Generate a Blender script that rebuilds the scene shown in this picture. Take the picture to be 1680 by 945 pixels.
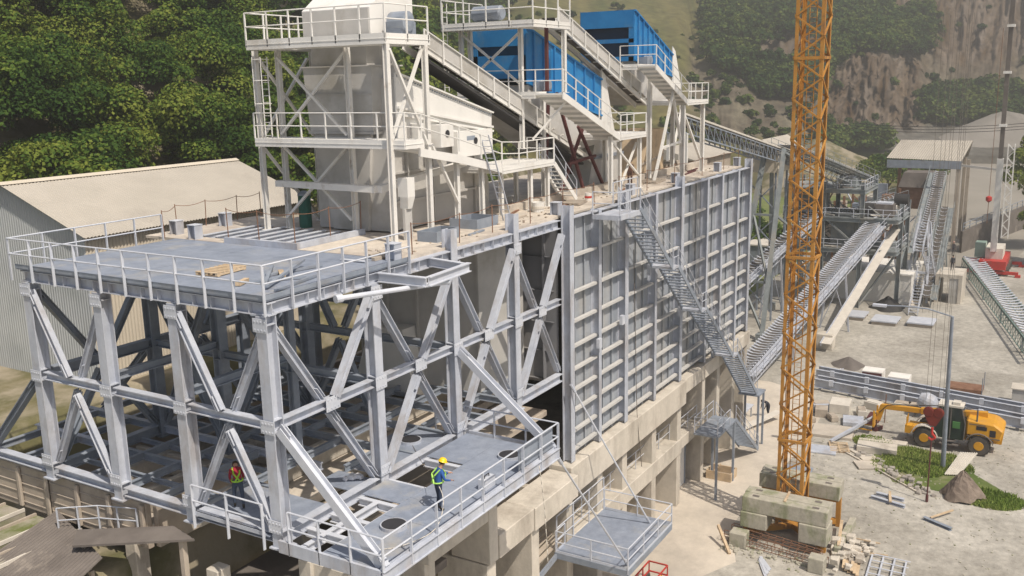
import bpy, math, random
import numpy as np
from mathutils import Vector, Matrix
random.seed(7); rng = np.random.default_rng(7)
for o in list(bpy.data.objects): bpy.data.objects.remove(o)
S = bpy.context.scene; COL = S.collection
R = math.radians
# ------------------------------------------------------------------ camera
cd = bpy.data.cameras.new('camera'); cam = bpy.data.objects.new('camera', cd); COL.objects.link(cam); S.camera = cam
cd.sensor_width = 36.0; cd.lens = 1561.58 / 1680 * 36.0; cd.clip_start = 0.1; cd.clip_end = 3000
_yaw, _pi, _ro = 0.5397, -0.21266, -0.02075
_f = Vector((math.cos(_pi)*math.cos(_yaw), math.cos(_pi)*math.sin(_yaw), math.sin(_pi)))
_r = Vector((math.sin(_yaw), -math.cos(_yaw), 0)); _u = _r.cross(_f)
_r2 = _r*math.cos(_ro) + _u*math.sin(_ro); _u2 = -_r*math.sin(_ro) + _u*math.cos(_ro)
CAM = Vector((-20.83, -21.466, 27.697))
cam.matrix_world = Matrix(((_r2.x, _u2.x, -_f.x, CAM.x), (_r2.y, _u2.y, -_f.y, CAM.y), (_r2.z, _u2.z, -_f.z, CAM.z), (0, 0, 0, 1)))
# ------------------------------------------------------------------ light
SUN = Vector((-0.39*0.56, -0.92*0.56, 0.83)).normalized()
elev = math.asin(SUN.z); azim = math.atan2(SUN.x, SUN.y)
W = bpy.data.worlds.new('World'); S.world = W; W.use_nodes = True
nt = W.node_tree; bg = nt.nodes['Background']; sk = nt.nodes.new('ShaderNodeTexSky')
sk.sky_type = 'NISHITA'; sk.sun_disc = False; sk.sun_elevation = elev; sk.sun_rotation = azim
sk.air_density = 1.0; sk.dust_density = 3.0; sk.ozone_density = 1.0
nt.links.new(sk.outputs[0], bg.inputs[0]); bg.inputs[1].default_value = 0.1
sl = bpy.data.lights.new('sun', 'SUN'); sl.energy = 4.9; sl.angle = R(0.6); sl.color = (1.0, 0.91, 0.79)
so = bpy.data.objects.new('sun', sl); COL.objects.link(so)
so.rotation_euler = SUN.to_track_quat('Z', 'Y').to_euler()
S.view_settings.view_transform = 'Standard'; S.view_settings.look = 'None'; S.view_settings.gamma = 1
S.view_settings.exposure = 0.2
S.cycles.volume_bounces = 0; S.cycles.max_bounces = 5; S.cycles.transparent_max_bounces = 6
# ------------------------------------------------------------------ materials
def mat(name, c1, c2=None, scale=1.0, rough=.7, metal=0.0, bump=0.0, bscale=None, stretch=(1, 1, 1), dirt=None, dscale=.25, dlo=.52, dhi=.7, wave=None, detail=4, spec=.3, grain=0, gscale=5):
    m = bpy.data.materials.new(name); m.use_nodes = True; n = m.node_tree.nodes; l = m.node_tree.links
    b = n['Principled BSDF']; b.inputs['Roughness'].default_value = rough; b.inputs['Metallic'].default_value = metal
    b.inputs['Specular IOR Level'].default_value = spec
    g = n.new('ShaderNodeNewGeometry'); mp = n.new('ShaderNodeMapping'); mp.inputs['Scale'].default_value = stretch
    l.new(g.outputs['Position'], mp.inputs[0])
    c2 = c2 or tuple(x*.75 for x in c1)
    nz = n.new('ShaderNodeTexNoise'); nz.inputs['Scale'].default_value = scale; nz.inputs['Detail'].default_value = detail
    nz.inputs['Roughness'].default_value = .62
    l.new(mp.outputs[0], nz.inputs[0])
    cr = n.new('ShaderNodeValToRGB'); cr.color_ramp.elements[0].position = .34; cr.color_ramp.elements[1].position = .66
    cr.color_ramp.elements[0].color = (*c1, 1); cr.color_ramp.elements[1].color = (*c2, 1)
    l.new(nz.outputs[0], cr.inputs[0]); out = cr.outputs[0]
    if dirt:
        n2 = n.new('ShaderNodeTexNoise'); n2.inputs['Scale'].default_value = dscale; n2.inputs['Detail'].default_value = 6; n2.inputs['Roughness'].default_value = .65
        l.new(mp.outputs[0], n2.inputs[0])
        mr = n.new('ShaderNodeMapRange'); mr.inputs[1].default_value = dlo; mr.inputs[2].default_value = dhi
        l.new(n2.outputs[0], mr.inputs[0]); mx = n.new('ShaderNodeMix'); mx.data_type = 'RGBA'
        l.new(mr.outputs[0], mx.inputs[0]); l.new(out, mx.inputs[6]); mx.inputs[7].default_value = (*dirt, 1); out = mx.outputs[2]
    if grain:
        n4 = n.new('ShaderNodeTexNoise'); n4.inputs['Scale'].default_value = gscale; n4.inputs['Detail'].default_value = 8; n4.inputs['Roughness'].default_value = .75
        l.new(g.outputs['Position'], n4.inputs[0]); m4 = n.new('ShaderNodeMapRange'); m4.inputs[1].default_value = .32; m4.inputs[2].default_value = .68; m4.inputs[3].default_value = 1-grain; m4.inputs[4].default_value = 1+grain
        l.new(n4.outputs[0], m4.inputs[0]); x4 = n.new('ShaderNodeMix'); x4.data_type = 'RGBA'; x4.blend_type = 'MULTIPLY'; x4.inputs[0].default_value = 1
        l.new(out, x4.inputs[6]); l.new(m4.outputs[0], x4.inputs[7]); out = x4.outputs[2]
    l.new(out, b.inputs['Base Color'])
    if bump:
        n3 = n.new('ShaderNodeTexNoise'); n3.inputs['Scale'].default_value = bscale or scale*4; n3.inputs['Detail'].default_value = 4
        l.new(g.outputs['Position'], n3.inputs[0])
        bp = n.new('ShaderNodeBump'); bp.inputs['Strength'].default_value = bump; bp.inputs['Distance'].default_value = .05
        l.new(n3.outputs[0], bp.inputs['Height']); l.new(bp.outputs[0], b.inputs['Normal'])
    return m
M = {}
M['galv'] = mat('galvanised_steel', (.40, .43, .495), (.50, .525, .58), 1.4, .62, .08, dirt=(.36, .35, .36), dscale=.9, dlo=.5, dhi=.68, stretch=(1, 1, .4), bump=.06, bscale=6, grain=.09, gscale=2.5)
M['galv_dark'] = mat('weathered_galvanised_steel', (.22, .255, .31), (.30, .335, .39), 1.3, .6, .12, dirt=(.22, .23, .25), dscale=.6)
M['galv_light'] = mat('bright_galvanised_steel', (.48, .51, .57), (.58, .60, .65), 1.6, .55, .08)
M['plate'] = mat('chequer_plate', (.225, .26, .33), (.28, .315, .385), .55, .5, .1, dirt=(.38, .37, .35), dscale=.5, dlo=.54, dhi=.72, bump=.15, bscale=14, grain=.12, gscale=2.2)
M['sheet'] = mat('wall_sheet_steel', (.25, .28, .325), (.36, .385, .42), .45, .7, .05, dirt=(.37, .365, .35), dscale=.5, dlo=.48, dhi=.66, stretch=(1, 1, .22), grain=.12, gscale=1.5)
M['shadesheet'] = mat('bunker_end_sheet', (.16, .165, .18), (.21, .21, .22), .4, .8, 0, dirt=(.28, .26, .24), dscale=.2)  # wall sheet darkened to carry the shadow on the end wall
M['white'] = mat('white_paint', (.68, .67, .64), (.76, .745, .71), .6, .55, 0, dirt=(.52, .48, .42), dscale=.45, dlo=.54, dhi=.78, stretch=(1, 1, .5))
M['whiteleg'] = mat('dusty_white_paint', (.66, .645, .61), (.74, .725, .69), .9, .6, 0, dirt=(.42, .36, .30), dscale=1.1, dlo=.58, dhi=.75)
M['greywhite'] = mat('dusty_grey_paint', (.43, .42, .40), (.53, .515, .49), .5, .7, 0, dirt=(.34, .32, .28), dscale=.35)
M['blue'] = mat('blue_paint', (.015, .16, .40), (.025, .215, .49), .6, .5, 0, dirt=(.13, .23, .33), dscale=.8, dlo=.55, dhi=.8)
M['bluedark'] = mat('dark_blue_rubber', (.01, .035, .075), (.02, .05, .10), .8, .7)
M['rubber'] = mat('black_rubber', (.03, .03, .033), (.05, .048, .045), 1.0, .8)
M['belt'] = mat('conveyor_belt_rubber', (.06, .055, .05), (.10, .09, .08), 1.0, .85, dirt=(.16, .14, .12), dscale=.8)
M['redox'] = mat('red_oxide_primer', (.09, .03, .03), (.12, .04, .04), 1.0, .7)
M['concrete'] = mat('cast_concrete', (.50, .46, .395), (.60, .55, .475), .7, .88, 0, .25, 9, dirt=(.36, .32, .27), dscale=.6, dlo=.5, dhi=.7, stretch=(1, 1, .35), grain=.1, gscale=2)
M['deckcon'] = mat('dusty_concrete_deck', (.47, .42, .36), (.58, .52, .44), .5, .9, 0, .2, 8, dirt=(.36, .31, .27), dscale=.4, dlo=.48, dhi=.68, grain=.14, gscale=2)
M['pave'] = mat('concrete_pavement', (.52, .465, .39), (.59, .53, .45), .18, .92, 0, .15, 12, dirt=(.40, .36, .31), dscale=.12, dlo=.48, dhi=.66, grain=.1, gscale=1.2)
M['ballast'] = mat('old_concrete_ballast', (.36, .34, .28), (.45, .42, .35), .8, .9, 0, .3, 8, dirt=(.24, .25, .16), dscale=.8, dlo=.48, dhi=.62, stretch=(1, 1, .5), grain=.18, gscale=3)
M['ground'] = mat('gravel_yard', (.335, .315, .275), (.45, .425, .375), .22, .95, 0, .6, 5, dirt=(.27, .25, .215), dscale=.075, dlo=.5, dhi=.66, detail=9, grain=.3, gscale=1.6)
M['crane'] = mat('crane_orange_paint', (.40, .185, .035), (.47, .235, .05), .9, .6, 0, dirt=(.24, .12, .05), dscale=1.3, dlo=.54, dhi=.72)
M['yellow'] = mat('machine_yellow_paint', (.62, .31, .02), (.56, .27, .025), 1.2, .45, 0, dirt=(.50, .30, .10), dscale=1.2, dlo=.56, dhi=.76)
M['wood'] = mat('raw_timber', (.48, .36, .23), (.60, .47, .32), 1.6, .85, stretch=(1, 1, 1), dirt=(.36, .28, .2), dscale=1.2)
M['rust'] = mat('rusty_steel', (.17, .085, .05), (.25, .14, .09), 2.0, .85)
M['brownboard'] = mat('old_shuttering', (.36, .31, .255), (.46, .40, .33), .7, .9, dirt=(.26, .21, .17), dscale=.5)
M['roofsheet'] = mat('dusty_roof_sheet', (.39, .36, .31), (.45, .415, .36), .25, .75, dirt=(.34, .31, .27), dscale=.15)
M['wallsheet'] = mat('beige_cladding', (.52, .465, .38), (.60, .54, .445), .3, .75, dirt=(.45, .39, .31), dscale=.3)
M['gablesheet'] = mat('shaded_cladding', (.36, .38, .39), (.43, .45, .45), .3, .7, dirt=(.31, .33, .33), dscale=.25)  # gable cladding with its blue shadow put into the colour
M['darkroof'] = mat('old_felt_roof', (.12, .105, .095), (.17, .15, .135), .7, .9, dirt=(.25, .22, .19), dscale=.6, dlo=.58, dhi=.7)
M['dark'] = mat('dark_opening', (.025, .025, .03), (.035, .035, .04), 1, .9)
M['glass'] = mat('dark_glass', (.02, .03, .03), (.03, .045, .04), 1, .12, spec=.6)
M['tyre'] = mat('dusty_tyre', (.06, .055, .05), (.12, .105, .09), 1.5, .9)
M['red'] = mat('red_paint', (.50, .035, .03), (.42, .04, .03), 1.2, .5, dirt=(.3, .09, .07), dscale=1.5)
M['silver'] = mat('plastic_film', (.6, .6, .62), (.72, .72, .75), 6, .3)
M['grass'] = mat('short_grass', (.075, .115, .025), (.13, .16, .045), .5, .95, dirt=(.26, .23, .15), dscale=.3, dlo=.5, dhi=.66, bump=.7, bscale=7)
M['bark'] = mat('bark', (.10, .075, .05), (.15, .12, .09), 3, .95)
M['galv_far'] = mat('dusty_dark_steelwork', (.19, .215, .225), (.27, .295, .30), 1.0, .7, .05, dirt=(.33, .31, .27), dscale=.4)
M['brownrock'] = mat('brown_rock', (.17, .135, .11), (.23, .185, .15), .9, .95, 0, .8, 3, grain=.2, gscale=2)
M['ledge'] = mat('sunlit_dusty_ledge', (.46, .455, .44), (.54, .53, .51), .8, .8)  # dusty ledge steel, lightened for the sun on its tops
M['rope'] = mat('wire_rope', (.16, .14, .12), (.2, .18, .16), 1, .8)
M['stone'] = mat('grey_stone', (.30, .27, .24), (.38, .35, .31), 1.2, .9, 0, .6, 5)
M['gravelpile'] = mat('crushed_stone', (.22, .205, .18), (.28, .26, .235), .08, .95, 0, .6, 2, detail=8)
M['yel2'] = mat('yellow_hydraulic_paint', (.75, .55, .03), (.7, .5, .03), 1.2, .5)
M['whitelight'] = mat('white_render', (.72, .70, .66), (.78, .76, .72), .5, .85, dirt=(.6, .57, .52), dscale=.5)
M['stoneash'] = mat('cement_bag_paper', (.55, .51, .45), (.64, .60, .53), 1.5, .9)
# ------------------------------------------------------------------ mesh builder
ORG = {}
class MB:
    def __init__(s): s.v = []; s.f = []; s.mi = []; s.m = 0
    def add(s, vs, fs):
        k = len(s.v); s.v += [tuple(v) for v in vs]; s.f += [tuple(i+k for i in f) for f in fs]; s.mi += [s.m]*len(fs); return s
    def box(s, x0, x1, y0, y1, z0, z1):
        vs = [(x0, y0, z0), (x1, y0, z0), (x1, y1, z0), (x0, y1, z0), (x0, y0, z1), (x1, y0, z1), (x1, y1, z1), (x0, y1, z1)]
        return s.add(vs, [(0, 3, 2, 1), (4, 5, 6, 7), (0, 1, 5, 4), (1, 2, 6, 5), (2, 3, 7, 6), (3, 0, 4, 7)])
    def frame(s, p, q, up=(0, 0, 1)):
        p = Vector(p); q = Vector(q); d = (q-p).normalized(); up = Vector(up)
        if abs(d.dot(up)) > .98: up = Vector((0, 1, 0)) if abs(d.y) < .9 else Vector((1, 0, 0))
        a = d.cross(up).normalized(); b = a.cross(d).normalized(); return p, q, d, a, b
    def bar(s, p, q, w, h=None, up=(0, 0, 1)):
        h = h or w; p, q, d, a, b = s.frame(p, q, up); a = a*w/2; b = b*h/2
        vs = [p-a-b, p+a-b, p+a+b, p-a+b, q-a-b, q+a-b, q+a+b, q-a+b]
        return s.add(vs, [(0, 3, 2, 1), (4, 5, 6, 7), (0, 1, 5, 4), (1, 2, 6, 5), (2, 3, 7, 6), (3, 0, 4, 7)])
    def ibeam(s, p, q, h, w, up=(0, 0, 1), tf=.035, tw=.025):
        """I section: h across the flanges along 'up', w the flange width"""
        p, q, d, a, b = s.frame(p, q, up)
        pts = [(-w/2, -h/2), (w/2, -h/2), (w/2, -h/2+tf), (tw/2, -h/2+tf), (tw/2, h/2-tf), (w/2, h/2-tf), (w/2, h/2), (-w/2, h/2), (-w/2, h/2-tf), (-tw/2, h/2-tf), (-tw/2, -h/2+tf), (-w/2, -h/2+tf)]
        vs = [p+a*x+b*y for x, y in pts]+[q+a*x+b*y for x, y in pts]; n = 12
        fs = [(i, (i+1) % n, (i+1) % n+n, i+n) for i in range(n)]
        for o in (0, n): fs += [(o+0, o+1, o+2, o+11), (o+11, o+2, o+3, o+10), (o+10, o+3, o+4, o+9), (o+9, o+4, o+5, o+8), (o+8, o+5, o+6, o+7)]
        return s.add(vs, fs)
    def tube(s, p, q, r, n=8, r2=None):
        r2 = r if r2 is None else r2
        p, q, d, a, b = s.frame(p, q)
        vs = []; 
        for c, rr in ((p, r), (q, r2)):
            for i in range(n):
                t = 2*math.pi*i/n; vs.append(c+a*math.cos(t)*rr+b*math.sin(t)*rr)
        return s.add(vs, [(i, (i+1) % n, (i+1) % n+n, i+n) for i in range(n)]+[tuple(range(n-1, -1, -1)), tuple(range(n, 2*n))])
    def path(s, pts, r, n=6):
        for a, b in zip(pts[:-1], pts[1:]): s.tube(a, b, r, n)
        return s
    def prism(s, poly, off):
        """poly: 3-D points of one face, off: thickness vector"""
        off = Vector(off); n = len(poly); vs = [Vector(p) for p in poly]; vs += [v+off for v in vs]
        return s.add(vs, [tuple(range(n-1, -1, -1)), tuple(range(n, 2*n))]+[(i, (i+1) % n, (i+1) % n+n, i+n) for i in range(n)])
    def lathe(s, c, prof, ax=(0, 0, 1), n=16):
        c = Vector(c); _, _, d, a, b = s.frame(c, c+Vector(ax)); vs = []
        for r, h in prof:
            for i in range(n):
                t = 2*math.pi*i/n; vs.append(c+d*h+a*math.cos(t)*r+b*math.sin(t)*r)
        fs = []
        for k in range(len(prof)-1):
            for i in range(n): fs.append((k*n+i, k*n+(i+1) % n, (k+1)*n+(i+1) % n, (k+1)*n+i))
        fs += [tuple(range(n-1, -1, -1)), tuple((len(prof)-1)*n+i for i in range(n))]
        return s.add(vs, fs)
    def corr(s, p0, p1, p2, p3, pitch=.25, depth=.05, th=None):
        """corrugated sheet between edge p0-p1 (across the ribs) and p3-p2"""
        p0, p1, p2, p3 = map(Vector, (p0, p1, p2, p3)); n = max(4, int((p1-p0).length/pitch)*4)
        nrm = (p1-p0).cross(p3-p0).normalized(); prof = [0, 1, 1, 0]; vs = []
        for i in range(n+1):
            t = i/n; o = nrm*depth*prof[i % 4]
            vs += [p0.lerp(p1, t)+o, p3.lerp(p2, t)+o]
        return s.add(vs, [(2*i, 2*i+2, 2*i+3, 2*i+1) for i in range(n)])
    def build(s, name, m, parent=None, smooth=False, solid=0):
        me = bpy.data.meshes.new(name); og = ORG.get(parent.name, Vector((0, 0, 0))) if parent else Vector((0, 0, 0))
        me.from_pydata([Vector(v)-og for v in s.v], [], s.f)
        for x in (m if isinstance(m, (list, tuple)) else [m]): me.materials.append(x)
        if any(s.mi): me.polygons.foreach_set('material_index', s.mi)
        if smooth: me.polygons.foreach_set('use_smooth', [True]*len(me.polygons))
        me.update(); o = bpy.data.objects.new(name, me); COL.objects.link(o)
        if parent: o.parent = parent; ORG[o.name] = og
        if solid:
            md = o.modifiers.new('s', 'SOLIDIFY'); md.thickness = solid
        return o
def tag(o, label=None, cat=None, group=None, kind=None):
    for k, v in (('label', label), ('category', cat), ('group', group), ('kind', kind)):
        if v: o[k] = v
    return o
def thing(name, label, cat, loc=(0, 0, 0), group=None):
    o = bpy.data.objects.new(name, None); COL.objects.link(o); o.location = loc; o.empty_display_size = .2
    ORG[o.name] = Vector(loc); return tag(o, label, cat, group)
def kids(o): return [c for c in bpy.data.objects if c.parent == o]
def copy_tree(o, loc=None, rz=None, parent=None, label=None):
    c = o.copy(); COL.objects.link(c)
    if parent: c.parent = parent
    if loc is not None: c.location = loc
    if rz is not None: c.rotation_euler = (0, 0, rz)
    if label: c['label'] = label
    for ch in kids(o): copy_tree(ch, parent=c)
    return c
def lerp(a, b, t): return tuple(x+(y-x)*t for x, y in zip(a, b))
def railing(parent, pts, m, h=1.1, gap=1.3, r=.028, post=(.07, .05), mids=1, drop=0.0, toe=0.0, closed=False, name='handrail'):
    """rails are a part of the platform, each post a sub-part of the rails"""
    mb = MB(); P = list(pts)+([pts[0]] if closed else [])
    for a, b in zip(P[:-1], P[1:]):
        for k in range(mids+1):
            z = h*(k+1)/(mids+1); mb.tube((a[0], a[1], a[2]+z), (b[0], b[1], b[2]+z), r, 6)
        if toe: mb.bar((a[0], a[1], a[2]+toe/2), (b[0], b[1], b[2]+toe/2), .012, toe)
    rl = mb.build(name, m, parent); n = 0; first = True
    for a, b in zip(P[:-1], P[1:]):
        d = math.dist(a, b); k = max(1, round(d/gap))
        for i in range(0 if first else 1, k+1):
            if closed and b == P[-1] and i == k and not first: continue
            p = lerp(a, b, i/k); q = MB(); q.bar((p[0], p[1], p[2]-drop), (p[0], p[1], p[2]+h), post[0], post[1], up=(b[0]-a[0], b[1]-a[1], 0.001))
            q.build('post', m, rl)
        first = False
    return rl
# ------------------------------------------------------------------ ground, hills
mb = MB(); mb.add([(-300, -500, 0), (900, -500, 0), (900, 700, 0), (-300, 700, 0)], [(0, 1, 2, 3)])
tag(mb.build('ground', M['ground']), kind='structure')
mb = MB()
mb.add([(18, -.9, .004), (29.5, -6.2, .004), (33.5, -4.6, .004), (38.0, -4.4, .004), (44, -4.8, .004), (50, -5.2, .004), (56, -4.8, .004), (62, -2.5, .004), (64, 1.5, .004), (64, 9, .004), (18, 9, .004)], [tuple(range(11))])
mb.add([(18, -.9, .004), (14, -.5, .004), (14, -9, .004), (27.2, -6.5, .004)], [(0, 1, 2, 3)])
tag(mb.build('pavement', M['pave']), kind='structure')

def fbm(x, y, seed=0):
    r = np.random.default_rng(seed); s = np.zeros_like(x); a = 1
    for k in range(5):
        for j in range(4):
            th = r.uniform(0, 6.28); f = (2**k)*r.uniform(.7, 1.4); s += a*np.sin((x*np.cos(th)+y*np.sin(th))*f+r.uniform(0, 6.28))*.35
        a *= .52
    return s
def sstep(a, b, t): t = np.clip((t-a)/(b-a), 0, 1); return t*t*(3-2*t)
def left_h(x, y):
    terr = 10.6*sstep(7.7, 8.1, y+0*x)+2.7*sstep(17.5, 19.0, y)
    f = np.maximum(30+0.06*x, .53*x-7)
    hill = np.clip(y-f, 0, 200)*(.74+.5*sstep(60, 130, x+0*y))+fbm(x*.06, y*.06, 3)*1.2*sstep(0, 12, y-f)
    fade = 1.0
    base_ = terr*(1-sstep(52, 60, x+0*y)); h = np.where(y < f, base_, np.where(x < 52, 13.3, np.maximum(13.3-(x-52)*.9, 0))+hill)
    return h*fade-.4*(1-fade)-.25
def grid_obj(name, X, Y, Z, m, kind='structure', smooth=True, cols=None):
    ny, nx = X.shape; v = np.stack([X, Y, Z], -1).reshape(-1, 3)
    i = np.arange(ny*nx).reshape(ny, nx); f = np.stack([i[:-1, :-1], i[:-1, 1:], i[1:, 1:], i[1:, :-1]], -1).reshape(-1, 4)
    me = bpy.data.meshes.new(name); me.from_pydata(v.tolist(), [], f.tolist())
    if cols is not None:
        ca = me.color_attributes.new('soil', 'FLOAT_COLOR', 'POINT')
        ca.data.foreach_set('color', np.concatenate([cols.reshape(-1, 3), np.ones((len(v), 1))], 1).astype('f').ravel())
    me.materials.append(m); me.polygons.foreach_set('use_smooth', [smooth]*len(me.polygons))
    o = bpy.data.objects.new(name, me); COL.objects.link(o); return tag(o, kind=kind)
ys = np.concatenate([np.linspace(7.6, 8.2, 5), np.arange(9, 17.5, 1.0), np.linspace(17.5, 19.2, 6), np.arange(20, 212, 2.5)])
X, Y = np.meshgrid(np.arange(-40, 301, 2.5), ys)
M['soil'] = mat('hillside_soil', (.10, .10, .045), (.16, .14, .07), .3, .95, dirt=(.30, .26, .19), dscale=.16, dlo=.46, dhi=.6, bump=.5, bscale=3)
mb = MB(); mb.add([(62, 13.5, .005), (125, 14.5, .005), (250, 24, .005), (260, 90, .005), (62, 60, .005)], [(0, 1, 2, 3, 4)]); M['field'] = mat('rough_meadow', (.12, .16, .045), (.19, .21, .07), .12, .95, dirt=(.27, .24, .17), dscale=.06, bump=.5, bscale=2, grain=.25, gscale=.8); tag(mb.build('meadow', M['field']), kind='structure')
grid_obj('terrain', X, Y, left_h(X, Y), M['soil'])

# far valley side: control profiles (distance, height, soil class) for a fan of bearings
GR, RK, FO, GV, SC = 0, 1, 2, 3, 4
def zc(v, D, u):   # height of a point D metres out seen v rows down (measured from the photo's horizon)
    return 27.7+(129.5-(u-1100)*.021-v)/1561*D*(1/math.sqrt(1+0*u))
PROF = {
 500: [(235, 260, FO), (200, 290, FO), (120, 320, FO), (60, 360, FO), (0, 420, FO), (-60, 500, FO), (-160, 640, FO)],
 760: [(235, 260, FO), (200, 290, FO), (120, 320, FO), (60, 360, FO), (0, 420, FO), (-60, 500, FO), (-160, 640, FO)],
 860: [(230, 230, GR), (190, 260, GR), (60, 300, GR), (30, 330, GR), (0, 400, GR), (-40, 470, FO), (-140, 640, FO)],
 1000: [(232, 240, GR), (190, 270, GR), (110, 310, GR), (60, 350, GR), (0, 430, GR), (-50, 500, FO), (-140, 640, FO)],
 1100: [(232, 245, GR), (200, 268, GR), (110, 330, GR), (40, 400, GR), (2, 470, GR), (-50, 540, FO), (-140, 680, FO)],
 1180: [(235, 250, GR), (215, 280, SC), (165, 310, SC), (135, 325, SC), (98, 350, FO), (14, 430, FO), (-120, 640, FO)],
 1140: [(235, 248, GR), (205, 275, GR), (165, 305, SC), (140, 325, SC), (70, 375, GR), (30, 430, GR), (-100, 640, FO)],
 1290: [(245, 280, GR), (200, 300, SC), (165, 325, SC), (150, 338, FO), (98, 352, RK), (18, 440, FO), (-110, 640, FO)],
 1400: [(240, 320, FO), (215, 330, SC), (190, 345, RK), (98, 362, RK), (80, 380, FO), (22, 440, FO), (-100, 640, FO)],
 1480: [(240, 320, GV), (212, 350, GV), (190, 362, RK), (105, 392, RK), (75, 405, FO), (22, 450, RK), (-60, 540, FO)],
 1560: [(240, 330, GV), (200, 365, GV), (185, 378, FO), (140, 400, SC), (85, 430, RK), (8, 462, RK), (-60, 560, FO)],
 1640: [(240, 330, GV), (200, 372, GV), (180, 385, FO), (130, 405, SC), (70, 440, RK), (-5, 480, RK), (-70, 580, FO)],
 1800: [(240, 330, GV), (200, 372, FO), (180, 385, FO), (130, 405, SC), (60, 440, RK), (-15, 480, RK), (-80, 580, FO)],
 2100: [(240, 330, GR), (200, 372, FO), (180, 385, FO), (130, 405, SC), (60, 440, FO), (-15, 480, FO), (-80, 580, FO)]}
us = sorted(PROF); NB, NR = 640, 340
ug = np.linspace(us[0], us[-1], NB); kg = np.linspace(0, 6, NR)
Dt = np.array([[k[1] for k in PROF[u]] for u in us], float); Zt = np.array([[zc(k[0], k[1], u) for k in PROF[u]] for u in us]); 
Wt = np.array([[[1.0 if k[2] == c else 0.0 for c in range(5)] for k in PROF[u]] for u in us])
def samp(T, u, k):
    iu = np.clip(np.searchsorted(us, u)-1, 0, len(us)-2); a = np.array(us, float); t = np.clip((u-a[iu])/(a[iu+1]-a[iu]), 0, 1)
    t = t*t*(3-2*t); ik = np.clip(k.astype(int), 0, 5); s = k-ik
    if T.ndim == 3: t = t[..., None]; s = s[..., None]
    return (T[iu, ik]*(1-t)+T[iu+1, ik]*t)*(1-s)+(T[iu, ik+1]*(1-t)+T[iu+1, ik+1]*t)*s
U, K = np.meshgrid(ug, kg)
wob = fbm(U*.035, K*1.3, 11); Uw = np.clip(U+wob*14, us[0], us[-1]); Kw = np.clip(K+fbm(U*.03, K*1.1, 12)*.16*sstep(0, .8, K), 0, 6)
Dd = samp(Dt, Uw, Kw); Zz = samp(Zt, Uw, Kw); Wt_ = samp(Wt, Uw, Kw)
AZ = _yaw-np.arctan((U-840)/1561.0)
gul = np.abs(fbm(U*.11, K*.25, 5)); rk = Wt_[..., 1]; sc = Wt_[..., 4]
Dd = Dd+rk*(gul*6-3+fbm(U*.2, K*6, 6)*2.2+np.abs(fbm(U*.45, K*9, 16))*3.0)+sc*(fbm(U*.08, K*.8, 8)*3+np.abs(fbm(U*.3, K*3, 18))*1.8)+Wt_[..., 0]*fbm(U*.02, K*.6, 9)*3
Zz = np.where(K < .05, -1.0, Zz+rk*fbm(U*.25, K*3, 7)*1.2)
HX = CAM.x+Dd*np.cos(AZ); HY = CAM.y+Dd*np.sin(AZ)
n1 = fbm(U*.09, K*3.2, 21)[..., None]; n2 = fbm(U*.3, K*9, 22)[..., None]; gq = gul[..., None]
pal = np.zeros(U.shape+(5, 3))
pal[..., 0, :] = np.array([.165, .155, .055])+n1*np.array([.035, .02, .012])
pal[..., 1, :] = np.array([.165, .125, .09])+(gq-.5)*np.array([.022, .02, .016])+n2*.03+n1*.03
pal[..., 2, :] = np.array([.05, .07, .022])
pal[..., 3, :] = np.array([.17, .16, .14])+n1*.02
pal[..., 4, :] = np.array([.165, .14, .10])+n1*np.array([.03, .03, .02])
ww = np.clip(Wt_+.10*np.stack([fbm(U*.15+i*9, K*4, 30+i) for i in range(5)], -1), 0, None)**2.2; ww /= ww.sum(-1, keepdims=True)+1e-9
cols = np.clip((pal*ww[..., None]).sum(-2), .02, .6)
cols = cols*.74
hm = mat('hill_ground', (.2, .2, .1), rough=.95, bump=1.0, bscale=.5); n = hm.node_tree.nodes; l = hm.node_tree.links
at_ = n.new('ShaderNodeVertexColor'); at_.layer_name = 'soil'; mx = n.new('ShaderNodeMix'); mx.data_type = 'RGBA'; mx.blend_type = 'MULTIPLY'
mx.inputs[0].default_value = 1; nz = n.new('ShaderNodeTexNoise'); nz.inputs['Scale'].default_value = .25; nz.inputs['Detail'].default_value = 8
gg = n.new('ShaderNodeNewGeometry'); l.new(gg.outputs['Position'], nz.inputs[0]); rr = n.new('ShaderNodeMapRange'); rr.inputs[3].default_value = .5; rr.inputs[4].default_value = 1.45
rr.inputs[1].default_value = .3; rr.inputs[2].default_value = .7; nz.inputs['Roughness'].default_value = .7; l.new(nz.outputs[0], rr.inputs[0]); l.new(at_.outputs[0], mx.inputs[6]); l.new(rr.outputs[0], mx.inputs[7]); l.new(mx.outputs[2], n['Principled BSDF'].inputs['Base Color'])
grid_obj('hills', HX, HY, Zz, hm, cols=cols)

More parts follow.
